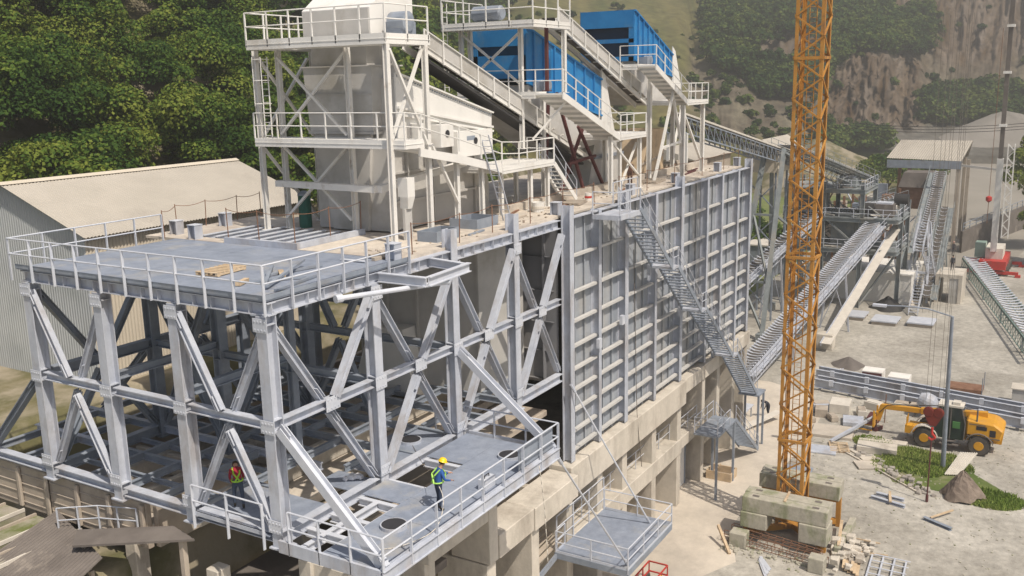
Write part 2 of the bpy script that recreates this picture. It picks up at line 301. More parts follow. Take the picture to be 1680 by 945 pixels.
# ------------------------------------------------------------------ vegetation
def leafmat(name, a, b, c):
    m = bpy.data.materials.new(name); m.use_nodes = True; n = m.node_tree.nodes; l = m.node_tree.links
    p = n['Principled BSDF']; p.inputs['Roughness'].default_value = .75; p.inputs['Specular IOR Level'].default_value = .15
    g = n.new('ShaderNodeNewGeometry'); z1 = n.new('ShaderNodeTexNoise'); z1.inputs['Scale'].default_value = .13; z1.inputs['Detail'].default_value = 6; z1.inputs['Roughness'].default_value = .6
    l.new(g.outputs['Position'], z1.inputs[0]); cr = n.new('ShaderNodeValToRGB'); e = cr.color_ramp.elements
    e[0].position = .38; e[0].color = (*a, 1); e[1].position = .64; e[1].color = (*c, 1); k = e.new(.5); k.color = (*b, 1)
    ad = n.new('ShaderNodeMath'); ad.operation = 'MULTIPLY_ADD'; ad.inputs[1].default_value = .22; ad.inputs[2].default_value = -.11
    l.new(g.outputs['Random Per Island'], ad.inputs[0]); a2 = n.new('ShaderNodeMath'); l.new(z1.outputs[0], a2.inputs[0]); l.new(ad.outputs[0], a2.inputs[1])
    l.new(a2.outputs[0], cr.inputs[0]); l.new(cr.outputs[0], p.inputs['Base Color'])
    t = n.new('ShaderNodeBsdfTranslucent'); l.new(cr.outputs[0], t.inputs[0]); ms = n.new('ShaderNodeMixShader'); ms.inputs[0].default_value = .28
    l.new(p.outputs[0], ms.inputs[1]); l.new(t.outputs[0], ms.inputs[2]); l.new(ms.outputs[0], n['Material Output'].inputs[0]); return m
M['leaf'] = leafmat('foliage', (.03, .07, .012), (.085, .145, .02), (.20, .235, .04))
M['leaf_far'] = leafmat('far_foliage', (.022, .055, .012), (.05, .095, .018), (.13, .17, .035))
def leaves(trees, per, size, seed=1):
    """trees: rows x,y,z(base),height,radius; returns quad soup in clumps through each crown"""
    r = np.random.default_rng(seed); out = []
    for (x, y, z, h, rad) in trees:
        nc = 16; ph = r.uniform(0, 6.283, nc); ct = r.uniform(-.55, 1, nc); st = np.sqrt(1-ct**2); rr = r.uniform(.45, .95, nc)
        cz = z+h*.60; c = np.stack([x+st*np.cos(ph)*rad*rr, y+st*np.sin(ph)*rad*rr, cz+ct*h*.36*rr], 1)
        cs = r.uniform(.28, .5, nc)*rad; w = r.integers(0, nc, per)
        d = r.normal(size=(per, 3)); d /= np.linalg.norm(d, axis=1)[:, None]; d[:, 2] = np.where(d[:, 2] < -.3, -d[:, 2], d[:, 2])
        p = c[w]+d*(cs[w]*r.uniform(.75, 1.12, per))[:, None]*np.array([1, 1, .8])
        nrm = d+r.normal(size=(per, 3))*.55+np.array([0, 0, .35]); nrm /= np.linalg.norm(nrm, axis=1)[:, None]
        t = np.cross(nrm, r.normal(size=(per, 3))); t /= np.linalg.norm(t, axis=1)[:, None]; b = np.cross(nrm, t)
        s = (size*r.uniform(.6, 1.35, per))[:, None]; t = t*s; b = b*s*.7
        out.append(np.stack([p-t-b*.3, p-b, p+t, p+b], 1))
    return np.concatenate(out).reshape(-1, 3)
def leaf_obj(name, V, m, parent=None, org=(0, 0, 0)):
    V = V-np.array(org); nq = len(V)//4; me = bpy.data.meshes.new(name); me.vertices.add(len(V)); me.vertices.foreach_set('co', V.astype('f').ravel())
    me.loops.add(len(V)); me.loops.foreach_set('vertex_index', np.arange(len(V), dtype='i')); me.polygons.add(nq)
    me.polygons.foreach_set('loop_start', np.arange(0, len(V), 4, dtype='i')); me.polygons.foreach_set('loop_total', np.full(nq, 4, dtype='i'))
    me.update(calc_edges=True); me.materials.append(m); o = bpy.data.objects.new(name, me); COL.objects.link(o)
    if parent: o.parent = parent
    return o
near = []
for gx in np.arange(-8, 78, 3.7):
    for gy in np.arange(31.5, 84, 3.9):
        x = gx+rng.uniform(-1.5, 1.5); y = gy+rng.uniform(-1.5, 1.5)
        if y < max(31.5+.06*x, .53*x-4): continue
        h = rng.uniform(4.5, 11.5); near.append((x, y, float(left_h(np.array(x), np.array(y)))-.8, h, h*rng.uniform(.32, .42)))
mid = []
for gx in np.arange(80, 292, 6.2):
    for gy in np.arange(36, 200, 6.6):
        x = gx+rng.uniform(-2, 2); y = gy+rng.uniform(-2, 2); h = rng.uniform(7, 12)
        if y < .53*x-3+h*.25 or y > .53*x+52: continue
        mid.append((x, y, float(left_h(np.array(x), np.array(y)))-1, h, h*rng.uniform(.34, .45)))
lv = [leaves(near, 5800, .15, 3), leaves(mid, 1400, .4, 4)]
o = leaf_obj('forest', np.concatenate(lv), M['leaf']); tag(o, 'dense green broadleaf forest covering the steep hillside behind the shed', 'forest', kind='stuff')
far = []; far_u = []
for i in range(24000):
    u = rng.uniform(us[0], us[-1]); k = rng.uniform(0.05, 5.95)
    Ua, Ka = np.array([u]), np.array([k]); uw = np.clip(Ua+fbm(Ua*.035, Ka*1.3, 11)*14, us[0], us[-1]); kw = np.clip(Ka+fbm(Ua*.03, Ka*1.1, 12)*.16*sstep(0, .8, Ka), 0, 6)
    w = samp(Wt, uw, kw)[0]; dens = w[2]**1.2 if w[2] > .28 else (.045 if w[4] > .3 else (.025 if w[1]+w[3] < .3 else .01*(w[3] < .3)))
    D = float(samp(Dt, uw, kw)[0]); 
    if rng.uniform() > dens*(D/330)**1: continue
    if u > 1720 and rng.uniform() < .6: continue
    z = float(samp(Zt, uw, kw)[0]); a = _yaw-math.atan((u-840)/1561); h = rng.uniform(4, 9)*(1 if w[2] > .28 else rng.uniform(.22, .6))
    far.append((CAM.x+D*math.cos(a), CAM.y+D*math.sin(a), z-1.2, h, h*.46))
print('far trees', len(far), 'near', len(near), 'mid', len(mid))
o = leaf_obj('hillside_wood', leaves(far, 260, .62, 5), M['leaf_far']); tag(o, 'dark wood and scrub spread over the quarry hills in the distance', 'wood', kind='stuff')
def tree(x, y, h, rad, label, per=2600, size=.3, z=0.0, group=None, seed=1):
    t = thing('tree', label, 'tree', (x, y, z), group)
    mb = MB(); mb.tube((x, y, z-.2), (x+.1, y, z+h*.45), h*.03, 8, h*.018)
    rr = random.Random(seed)
    for k in range(6):
        a = rr.uniform(0, 6.28); mb.tube((x+.1, y, z+h*rr.uniform(.25, .45)), (x+math.cos(a)*rad*.6, y+math.sin(a)*rad*.6, z+h*rr.uniform(.55, .8)), h*.012, 6, .02)
    mb.build('trunk', M['bark'], t); leaf_obj('crown', leaves([(x, y, z, h, rad)], per, size, seed), M['leaf'], t, (x, y, z)); return t
tree(152, -17.8, 19, 6.0, 'tall dense green tree at the right edge beside the access road', 14000, .24, seed=2)
tree(136, -18.7, 9, 3.8, 'low round green tree below the tall tree at the right edge', 9000, .2, seed=3)
tree(182, -17.0, 15, 6, 'broad tree on the far side of the access road at the right edge', 9000, .26, seed=4)
tree(218, 9.5, 11, 6.0, 'bright green tree behind the far end of the inclined gallery', 9000, .26, seed=5)
tree(200, 14.5, 12, 6.5, 'dark bushy tree left of the tower crane behind the galleries', 9000, .26, seed=6)
tree(92, 21, 8, 4.2, 'green tree beyond the corner of the upper deck', 6000, .2, seed=7)
tree(104, 25.5, 9, 5, 'leafy tree standing under the long covered conveyor', 6000, .2, seed=8)
tree(125, 25, 8, 5, 'bush like tree behind the beige conveyor house', 6000, .22, seed=9)
tree(120, 18, 6, 3.6, 'small tree beneath the beige conveyor house', 5000, .2, seed=10)
tree(-5.5, 12.2, 3.4, 2.0, 'dark leafy sapling on the lower ground at the left edge', 1800, .14, z=10.3, seed=11)
tree(2.2, 4.9, 6.6, 2.2, 'dark shrubby tree growing in the shade under the platform', 2600, .16, z=2.0, seed=12)
# ------------------------------------------------------------------ levels
L0, LM, LT, DK = 13.25, 17.12, 20.75, 21.27
XS = [0, 5.15, 10.2, 15.1, 19.72]; YS = [0, 4.1, 8.0, 12.1]
fr = thing('braced_steelwork', 'galvanised steel frame with tall columns and crossed braces under the open end of the building', 'steel frame', (0, 0, 0))
def column(x, y, z0, z1, up, w=.44, h=.46, par=None, m=None):
    b = MB(); b.ibeam((x, y, z0), (x, y, z1), h, w, up=up, tf=.04, tw=.03)
    for z in (L0+.25, LM-.2, LM+.2, LT-.3):
        if z0 < z < z1: b.box(x-.2, x+.2, y-.2, y+.2, z, z+.03)
    b.box(x-.32, x+.32, y-.32, y+.32, z0-.05, z0)
    return b.build('column', m or M['galv'], par or fr)
for y in YS: column(0, y, L0-.3, LT, (1, 0, 0))
for x in XS[1:4]: column(x, 0, L0-.3, DK+.75 if x > 6 else LT, (0, 1, 0), w=.42)
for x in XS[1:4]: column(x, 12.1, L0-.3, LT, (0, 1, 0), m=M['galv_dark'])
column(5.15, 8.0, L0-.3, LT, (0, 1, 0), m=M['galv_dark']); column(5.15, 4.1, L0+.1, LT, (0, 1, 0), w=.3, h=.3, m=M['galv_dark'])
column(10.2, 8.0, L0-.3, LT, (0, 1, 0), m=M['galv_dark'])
def beam(p, q, h=.42, w=.34, m=None, name='beam', par=None, up=(0, 0, 1), stiff=0):
    b = MB(); b.ibeam(p, q, h, w, up=up)
    if stiff:
        d = math.dist(p, q); k = int(d/stiff)
        for i in range(1, k):
            c = Vector(lerp(p, q, i/k)); dv = (Vector(q)-Vector(p)).normalized(); b.bar(c-dv*.012, c+dv*.012, w*.96, h-.07)
    return b.build(name, m or M['galv'], par or fr)
# face x = 0 (left face), beams between the columns
def seg(a, b, g=.26):
    return a+g, b-g
for a, b in zip(YS[:-1], YS[1:]):
    y0, y1 = seg(a, b)
    beam((0, y0, LM), (0, y1, LM), .30, .3); beam((0, y0, L0), (0, y1, L0), .34, .36)
for a, b in zip(XS[:-1], XS[1:]):
    x0, x1 = seg(a, b)
    beam((x0, 0, LM), (x1, 0, LM), .30, .3); beam((x0, 0, L0), (x1, 0, L0), .4, .36)
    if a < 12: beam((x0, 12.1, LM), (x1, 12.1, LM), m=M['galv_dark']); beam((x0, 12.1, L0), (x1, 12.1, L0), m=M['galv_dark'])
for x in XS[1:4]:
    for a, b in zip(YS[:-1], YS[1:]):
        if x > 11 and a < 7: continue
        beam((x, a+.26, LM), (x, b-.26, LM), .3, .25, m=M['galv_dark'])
for y in (4.1, 8.0): beam((.26, y, LM+.45), (XS[1]-.2, y, LM+.45), .3, .24, m=M['galv_dark'])
def brace(p, q, m=None, w=.30, h=.26, up=(0, 1, 0), trim=.35):
    p = Vector(p); q = Vector(q); d = (q-p).normalized(); b = MB(); b.ibeam(p+d*trim, q-d*trim, h, w, up=up, tf=.03, tw=.02)
    for c, s in ((p+d*trim, 1), (q-d*trim, -1)): b.bar(c, c+d*.55*s, w*1.25, .03, up=up)
    return b.build('brace', m or M['galv'], fr)
for x in (0, 2.6, 5.15, 7.7):
    beam((x, 12.4, L0-.01), (x, 17.2, L0-.01), .3, .26 if x else .34, m=M['galv'] if x < 3 else M['galv_dark'])
for y in (14.2, 16.4):
    for a, c in ((.2, 2.45), (2.75, 5.0), (5.3, 7.5)): beam((a, y, L0), (c, y, L0), .28, .2, m=M['galv_dark'])
brace((0, 12.2, LM), (0, 16.2, L0+.1), M['galv_dark'], up=(0, 1, .3)); brace((5.15, 12.2, LM), (5.15, 16.2, L0+.1), M['galv_dark'], up=(0, 1, .3))
# crossed braces, each diagonal two members meeting at the middle beam; webs turned so the wide side faces out
BW = [.28]
def xb(A0, A1, B0, B1, off, up, m=None, skip=()):
    """A0 top of first column, A1 its foot, B0 B1 the other; off pushes one diagonal aside"""
    off = Vector(off); mid = (Vector(A0)+Vector(A1)+Vector(B0)+Vector(B1))/4
    for i, (p, o) in enumerate(((A0, off), (B1, off), (B0, -off), (A1, -off))):
        if i in skip: continue
        brace(Vector(p)+o, mid+o, m, up=up, w=BW[0])
for i, (a, b) in enumerate(zip(XS[:-1], XS[1:])):
    xb((a, 0, LT), (a, 0, L0), (b, 0, LT), (b, 0, L0), (0, .15, 0), (1, 0, .3), skip=(3,) if i == 0 else ())
for a, b in ((0, 4.1), (8.0, 12.1)):
    BW[0] = .21
    xb((0, a, LT), (0, a, L0), (0, b, LT), (0, b, L0), (.15, 0, 0), (0, 1, .3))
BW[0] = .27
for a, b in ((0, 5.15), (5.15, 10.2), (10.2, 15.1)):
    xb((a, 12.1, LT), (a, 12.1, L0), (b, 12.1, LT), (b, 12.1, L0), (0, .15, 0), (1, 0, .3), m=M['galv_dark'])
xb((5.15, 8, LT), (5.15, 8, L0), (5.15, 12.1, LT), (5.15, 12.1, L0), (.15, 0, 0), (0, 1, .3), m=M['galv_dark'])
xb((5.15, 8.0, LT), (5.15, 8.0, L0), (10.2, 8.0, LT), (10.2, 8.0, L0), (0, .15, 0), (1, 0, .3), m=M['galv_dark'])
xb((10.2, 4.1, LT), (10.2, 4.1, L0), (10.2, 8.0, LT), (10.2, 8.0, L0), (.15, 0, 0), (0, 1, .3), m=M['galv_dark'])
def gusset(x, y, z, face, w=.62, h=.5):
    b = MB(); t = .02
    if face == 'y': b.box(x-w/2, x+w/2, y-.27-t, y-.27, z-h/2, z+h/2)
    else: b.box(x-.27-t, x-.27, y-w/2, y+w/2, z-h/2, z+h/2)
    for i in range(4):
        for j in (-1, 1):
            a = -w/2+.09+i*(w-.18)/3; c = z+j*(h/2-.09)
            if face == 'y': b.box(x+a-.022, x+a+.022, y-.27-t-.022, y-.27-t, c-.022, c+.022)
            else: b.box(x-.27-t-.022, x-.27-t, y+a-.022, y+a+.022, c-.022, c+.022)
    b.build('gusset_plate', M['galv_light'], fr)
for x in XS[1:4]:
    for z in (LM, LT-.28): gusset(x, 0, z, 'y')
    gusset(x, 0, L0+.5, 'y', .55, .4)
for y in YS:
    for z in (LM, LT-.28, L0+.45): gusset(0, y, z, 'x', .6, .45)
for x0_, x1_ in zip(XS[:-1], XS[1:]): gusset((x0_+x1_)/2, .05, LM, 'y', .7, .5)
# top ring beams below the deck
TB = LT+.21
beam((.05, -.25, TB), (.05, 12.5, TB), .42, .36, stiff=.8)
beam((.25, 0, TB), (19.4, 0, TB), .42, .36, stiff=.75)
beam((.25, 12.1, TB), (19.4, 12.1, TB), .42, .3, m=M['galv_dark'])
for x in (2.6, 5.15, 7.3, 10.2, 12.6, 15.1, 17.4): beam((x, .2, TB), (x, 12.0, TB), .40, .2, m=M['galv_dark'])
# floor grillage at the lower level
gr = thing('floor_grillage', 'open grid of grey steel floor beams at the foot of the frame', 'beam grid', (0, 0, L0))
for x in (2.6, 5.15, 7.7, 10.2, 12.7, 15.1, 17.4):
    y0 = .3 if x > 5.5 else 2.9; beam((x, y0 if x != 3.9 else 3, L0-.02), (x, 11.9, L0-.02), .30, .17, m=M['galv_dark'] if x != 5.15 else M['galv'], par=gr)
for x in (1.3, 3.9, 6.4, 9.0, 11.4, 13.9): beam((x, 4.3, L0-.1), (x, 11.9, L0-.1), .2, .13, m=M['galv_dark'], par=gr)
for y in (1.9, 4.1, 6.1, 8.0, 10.1):
    for a, b in zip(XS[:-1], XS[1:]):
        if y < 3 and a < 5: continue
        beam((a+.2, y, L0+.006), (b-.2, y, L0+.006), .30, .15, m=M['galv_dark'], par=gr)
# projecting pieces on the long side near the first bays
ob = thing('stub_bracket', 'projecting galvanised bracket of two short beams beside the deck corner', 'steel bracket', (7, -1.2, TB))
beam((5.4, -.2, TB+.02), (5.4, -2.3, TB+.02), .34, .2, m=M['galv_light'], par=ob); beam((8.6, -.2, TB+.02), (8.2, -2.0, TB+.02), .34, .2, m=M['galv_light'], par=ob)
beam((5.5, -2.3, TB+.02), (8.4, -2.1, TB+.02), .34, .2, m=M['galv_light'], par=ob)
b = MB(); b.tube((2.9, -.55, LT+.0), (6.9, -2.2, LT-.05), .09, 10); b.tube((2.7, -.5, LT), (2.95, -.57, LT), .14, 10)
b.build('tie_tube', M['galv_light'], ob)

# ------------------------------------------------------------------ upper deck
dk = thing('upper_deck', 'upper deck of dark chequer plate and dusty concrete slab on top of the building', 'deck', (0, 0, DK))
def slab(x0, x1, y0, y1, z0, z1, m, name, par): b = MB(); b.box(x0, x1, y0, y1, z0, z1); return b.build(name, m, par)
pl = None
b = MB()
for i in range(5):
    for j in range(5):
        b.box(-.2+i*1.49, -.2+i*1.49+1.482, -.2+j*2.56, -.2+j*2.56+2.55, DK-.05, DK-random.uniform(0, .006))
b.build('deck_plate', M['plate'], dk)
b = MB(); z0, z1 = DK-.10, DK+.012
b.box(7.25, 49.2, .18, 5.4, z0, z1); b.box(7.25, 14.2, 12.3, 14.6, z0, z1); b.box(11.6, 49.2, 5.4, 12.3, z0, z1); b.box(7.25, 8.0, 9.6, 12.3, z0, z1)
b.build('concrete_slab', M['deckcon'], dk)
b = MB(); b.box(7.25, 7.45, 5.42, 9.58, DK-.08, DK+.25); b.box(7.45, 11.58, 5.42, 5.62, DK-.08, DK+.25)
b.build('opening_curb', M['galv'], dk)
for y in (6.1, 6.9, 7.7, 8.5, 9.3, 10.2, 11.0, 11.8): beam((8.05 if y > 9.5 else 7.5, y, DK-.03), (11.55, y, DK-.03), .22, .2, m=M['galv_light'], name='opening_beam', par=dk)
b = MB()
b.ibeam((14.0, 5.1, DK+.2), (24.0, 5.2, DK+.2), .34, .3); b.build('edge_beam', M['greywhite'], dk)
b = MB(); b.box(20, 49.3, 3.0, 3.35, DK+.013, DK+.38); b.build('kerb_upstand', M['deckcon'], dk)
for p in ((1.25, 12.9), (9.6, 13.9)):
    pass
def stub(x, y, label, h=.62, w=.44):
    t = thing('column_stub', label, 'column stub', (x, y, DK), 'column stubs sticking out of the deck')
    b = MB(); b.ibeam((x, y, DK+.01), (x, y, DK+h), w, w, up=(0, 1, 0), tf=.035, tw=.03); b.build('shaft', M['galv'], t)
    b = MB(); b.box(x-w/2-.02, x+w/2+.02, y-w/2-.02, y+w/2+.02, DK+h, DK+h+.03); b.build('cap_plate', M['galv_light'], t)
stub(7.1, .42, 'column stub beside the timber heap near the deck plate corner'); stub(7.5, 11.6, 'column stub standing on the back corner of the chequer plate')
stub(10.9, 13.4, 'column stub against the shed roof furthest to the left'); stub(8.1, 13.5, 'column stub behind the chequer plate next to the rusty posts')
stub(20.3, .55, 'column stub above the first column of the ribbed wall'); stub(29.2, .5, 'column stub just beyond the stair landing')
stub(36.2, .5, 'column stub in the middle of the far deck'); stub(44.3, .5, 'column stub on the far deck near the end'); stub(49.0, .6, 'column stub at the far end corner of the deck')
for x in (15.1,):
    pass
# deck railings
rl = thing('deck_railing', 'galvanised handrail round the corner of the chequer plate deck', 'railing', (0, 0, DK))
railing(rl, [(6.7, 12.75, DK-.02), (-.32, 12.75, DK-.02), (-.32, -.32, DK-.02), (7.1, -.32, DK-.02)], M['galv_light'], h=1.15, gap=1.32, r=.03, post=(.10, .035), drop=.45, toe=0)
b = MB(); b.bar((-.22, 12.6, DK+.08), (-.22, -.22, DK+.08), .012, .15); b.bar((-.22, -.22, DK+.08), (7.2, -.22, DK+.08), .012, .15); b.build('toe_board', M['galv_dark'], rl)
# rusty rebar posts with wire
def rebar_rail(label, pts, h=1.25):
    t = thing('rebar_railing', label, 'rope barrier', pts[0], 'makeshift barriers of rusty rebar posts'); b = MB()
    for a, c in zip(pts[:-1], pts[1:]):
        n = 8
        for i in range(n):
            for hh in (h*.95,):
                s = lambda k: (*lerp(a, c, k/n)[:2], lerp(a, c, k/n)[2]+hh-.10*math.sin(math.pi*k/n))
                b.tube(s(i), s(i+1), .014, 5)
    w = b.build('wire', M['rust'], t)
    for p in pts:
        q = MB(); q.tube(p, (p[0]+random.uniform(-.05, .05), p[1]+random.uniform(-.04, .04), p[2]+h), .022, 6); q.build('post', M['rust'], t)
rebar_rail('rusty rebar posts with a line along the front edge of the dusty deck', [(x, .35+.1*math.sin(x), DK+.01) for x in (8.3, 11.3, 14.2, 17.2, 20.8, 24.0)])
rebar_rail('rusty rebar posts running on past the stair head to the far end of the deck', [(x, .45, DK+.01) for x in (27.5, 31.5, 36, 41, 45.5, 48.9)])
rebar_rail('rusty rebar posts along the shed side of the deck', [(x, y, DK+.01) for x, y in ((7.0, 13.0), (8.8, 14.3), (10.6, 14.4), (12.6, 14.4), (14.2, 14.4))])
rebar_rail('rusty rebar posts round the beam opening in the deck', [(x, y, DK+.25) for x, y in ((7.35, 9.4), (7.35, 7.6), (7.35, 5.6), (9.4, 5.52), (11.4, 5.52))])
# bunker walls seen inside the frame
bw = thing('bunker_wall', 'tall plain beige wall inside the frame behind the crossed braces', 'wall', (15.4, 5, 12.4))
slab(15.45, 19.4, 2.0, 9.2, 12.9, 20.6, M['greywhite'], 'wall_body', bw)
b = MB(); b.prism([(15.44, 5.2, 12.9), (15.44, 9.0, 12.9), (15.44, 7.8, 16.2), (15.44, 5.8, 16.2)], (-1.1, 0, 0)); b.build('chute', M['white'], bw)
b = MB()
for y in (2.05, 3.8, 5.6, 7.4, 9.1): b.box(15.3, 15.44, y-.06, y+.06, 13.0, 20.5)
b.build('rib', M['greywhite'], bw)
# ribbed steel wall -------------------------------------------------
rw = thing('ribbed_steel_wall', 'long galvanised steel bunker wall with a grid of ribs facing the yard', 'wall', (20, 0, 8.6))
SX = [19.95, 23.15, 26.55, 30.8, 35.05, 39.7, 42.7, 46.2, 49.15]; SZ = [19.3, 17.45, 15.95, 14.65, 13.45, 12.35, 11.25, 10.15, 9.15]
ZB = 8.68
for i, (a, c) in enumerate(zip(SX[:-1], SX[1:])):
    b = MB(); b.box(a+.03, c-.03, 0, .03, ZB, DK-.12)
    n = 2 if c-a < 3.6 else 3
    for k in range(1, n+1):
        xx = a+(c-a)*k/(n+1); b.box(xx-.015, xx+.015, -.11, -.002, ZB, DK-.15); b.box(xx-.05, xx+.05, -.125, -.112, ZB, DK-.15)
    b.build('panel', M['sheet'], rw)
for i, x in enumerate(SX):
    b = MB(); big = i in (0, 2, 4, 8); w = .42 if big else .30
    b.ibeam((x, -.25, ZB-.02), (x, -.25, DK+(.55 if big else .0)), .5, w, up=(0, 1, 0), tf=.035, tw=.03); b.build('upright', M['galv'], rw)
for z in SZ:
    for a, c in zip(SX[:-1], SX[1:]):
        b = MB(); b.box(a+.03, c-.03, -.34, -.13, z-.015, z+.015); b.box(a+.03, c-.03, -.355, -.34, z-.11, z+.015); b.build('ledge', M['ledge'], rw)
b = MB(); b.box(20.2, 49.3, -.42, -.02, DK-.12, DK-.07); b.build('top_angle', M['galv'], rw)
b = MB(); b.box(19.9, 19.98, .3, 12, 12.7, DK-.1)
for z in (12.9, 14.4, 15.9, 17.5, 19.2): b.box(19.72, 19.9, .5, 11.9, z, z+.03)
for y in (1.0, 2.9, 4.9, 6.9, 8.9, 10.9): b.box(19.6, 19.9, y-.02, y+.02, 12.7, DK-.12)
b.build('end_wall', M['shadesheet'], rw)
b = MB(); b.box(49.25, 49.35, .1, 12, ZB, DK-.1); b.build('far_end_wall', M['shadesheet'], rw)
b = MB(); b.box(20, 49.3, 12, 12.1, ZB, DK-.1); b.build('rear_wall', M['shadesheet'], rw)
b = MB(); b.box(20.3, 49, .25, 11.9, 19.9, 20.0); b.build('inner_floor', M['shadesheet'], rw)
for x, z in ((22.6, 14.0), (25.5, 14.6), (31.6, 16.4)):
    b = MB(); b.box(x, x+.35, -.7, -.52, z, z+.5); b.build('junction_box', M['galv_light'], rw)
# concrete substructure ---------------------------------------------
cs = thing('concrete_substructure', 'pale cast concrete frame of piers and beams carrying the steel building', 'concrete frame', (0, 0, 0))
def cbox(x0, x1, y0, y1, z0, z1, name, m='concrete'):
    b = MB(); b.box(x0, x1, y0, y1, z0, z1); o = b.build(name, M[m], cs); md = o.modifiers.new('b', 'BEVEL'); md.width = .03; md.segments = 1; return o
for i, x in enumerate((19.6, 23.2, 26.5, 30.9, 35.15)): cbox(x-.32, x+.32, -.45, 2.4, 0, 7.0, 'pier')
for x in (39.75, 42.9, 46.4, 49.3): cbox(x-.3, x+.3, -.45, 1.8, 0, 7.6 if x < 49 else 8.6, 'pier')
for x in (15.2, 11.3): cbox(x-.35, x+.35, -.9, 1.8, 0, 7.2, 'pier')
for x in (7.0, 2.6): cbox(x-.35, x+.35, -.75, 1.4, 0, 11.0, 'pier')
cbox(19.25, 35.55, -.75, .6, 7.0, 8.6, 'edge_beam'); cbox(35.6, 49.6, -.65, .6, 7.6, 8.6, 'edge_beam')
cbox(14.8, 19.2, -1.15, .5, 7.2, 8.35, 'edge_beam'); cbox(6.6, 11.6, -1.0, .5, 9.3, 11.0, 'edge_beam'); cbox(10.95, 11.65, -1.05, 1.0, 7.25, 12.6, 'pedestal')
cbox(11.7, 14.75, -1.1, .5, 7.25, 8.36, 'edge_beam')
cbox(19.9, 35.5, -.5, 3.0, 3.55, 4.6, 'floor_beam'); cbox(35.6, 40.1, -.4, 2.0, 3.7, 4.5, 'floor_beam')
cbox(19.3, 49.5, 6.0, 6.3, 0, 8.6, 'rear_wall', 'deckcon')
cbox(19.3, 49.4, .65, 12, 8.35, 8.6, 'bunker_floor'); cbox(.35, 19.2, 7.02, 12.6, 11.5, 11.9, 'bunker_floor', 'deckcon'); cbox(4.0, 19.2, 3.4, 6.98, 11.5, 11.9, 'bunker_floor', 'deckcon'); cbox(5.3, 19.2, .6, 3.35, 11.2, 11.5, 'bunker_floor', 'brownboard')
cbox(.1, .35, 7.0, 16.5, 11.0, 12.85, 'shutter_wall', 'brownboard'); [cbox(.06, .098, 7.05, 16.45, z, z+.07, 'shutter_board', 'brownboard') for z in (11.25, 11.65, 12.05, 12.45)]; cbox(.4, 4.8, 6.75, 7.0, 11.0, 12.8, 'shutter_wall', 'brownboard'); cbox(-.02, 20, 12.7, 13.0, 10, 12.9, 'shutter_wall', 'brownboard')
for y in (7.1, 9.0, 10.9, 12.8, 14.7): cbox(-.05, .08, y-.1, y+.1, 11.1, 12.8, 'shutter_strut', 'brownboard')
for y in (5.3, 7.9, 10.4):
    cbox(1.0, 18.8, y-.14, y+.14, 11.92, 12.9, 'plinth', 'concrete')
for x in (3.9, 6.6, 9.0, 11.6, 14.0): cbox(x-.12, x+.12, 5.45, 12.2, 11.93, 12.85, 'plinth', 'concrete')
for x, y in ((2.4, 1.2), (.3, 3.6), (.3, 8.0), (7, 6), (13, 6)): cbox(x-.3, x+.3, y-.3, y+.3, 0, 11.1, 'pier')
# low catwalk along the piers inside
wk = thing('inner_catwalk', 'thin handrail walkway set back between the concrete piers', 'walkway', (20, 0, 4.6))
railing(wk, [(20.2, .1, 4.62), (34.8, .1, 4.62)], M['galv_light'], h=1.1, gap=1.8, r=.022, post=(.04, .04), name='handrail')
railing(wk, [(35.9, -.1, 4.52), (39.4, -.1, 4.52)], M['galv_light'], h=1.1, gap=1.6, r=.022, post=(.04, .04), name='handrail')
dr = thing('white_panel_door', 'bright white door panel between two far concrete piers', 'door', (35.9, 0, 0)); b = MB(); b.box(36.3, 38.6, .45, .52, 0.02, 3.65); b.build('leaf', M['whitelight'], dr)
b = MB(); b.box(36.15, 36.3, .4, .56, 0.01, 3.68); b.box(38.6, 38.75, .4, .56, 0.01, 3.68); b.build('frame', M['galv_dark'], dr)
# ------------------------------------------------------------------ worker platform (lower, cantilevered)
PZ = 13.32
wp = thing('work_platform', 'cantilevered galvanised platform carrying the worker in the yellow helmet', 'platform', (5, -2.2, 13.3))
b = MB()
def plates(rects, z=PZ, nx=1.5):
    for (x0, x1, y0, y1) in rects:
        n = max(1, round((x1-x0)/nx))
        for i in range(n): b.box(x0+(x1-x0)*i/n+.004, x0+(x1-x0)*(i+1)/n-.004, y0, y1, z-.03, z+random.uniform(0, .004))
plates([(-.38, 10.6, -4.42, -2.0), (3.75, 5.2, -1.99, -.26), (7.75, 10.6, -1.99, -.26), (3.75, 5.0, .3, 1.9), (7.75, 10.0, .3, 2.5), (5.4, 7.7, .3, 1.5)])
b.build('deck_plate', M['plate'], wp)
b = MB(); b.bar((-.4, -4.5, 13.2), (10.7, -4.5, 13.2), .1, .42); b.bar((-.45, -4.45, 13.2), (-.45, -.3, 13.2), .1, .42); b.bar((10.75, -4.45, 13.2), (10.75, -.3, 13.2), .1, .42); b.box(-.5, 10.8, -4.62, -4.5, 12.97, 13.0)
b.box(-.5, 10.8, -4.62, -4.5, 13.38, 13.4); b.build('edge_beam', M['galv'], wp)
for x in (.9, 2.1, 3.6, 5.3, 7.6, 9.2): beam((x, -4.4, 13.12), (x, -.26, 13.12), .3, .2, m=M['galv_light'], name='joist', par=wp)
for y in (-2.02, -1.1):
    beam((-.35, y, 13.14), (3.55, y, 13.14), .28, .2, m=M['galv_light'], name='joist', par=wp)
railing(wp, [(-.45, -.75, PZ), (-.45, -4.56, PZ), (10.72, -4.56, PZ), (10.72, 1.4, PZ)], M['galv_light'], h=1.15, gap=1.42, r=.03, post=(.10, .035), drop=.35, toe=.0)
b = MB(); b.bar((-.4, -4.44, PZ+.08), (10.6, -4.44, PZ+.08), .012, .15); b.build('toe_board', M['galv'], wp)
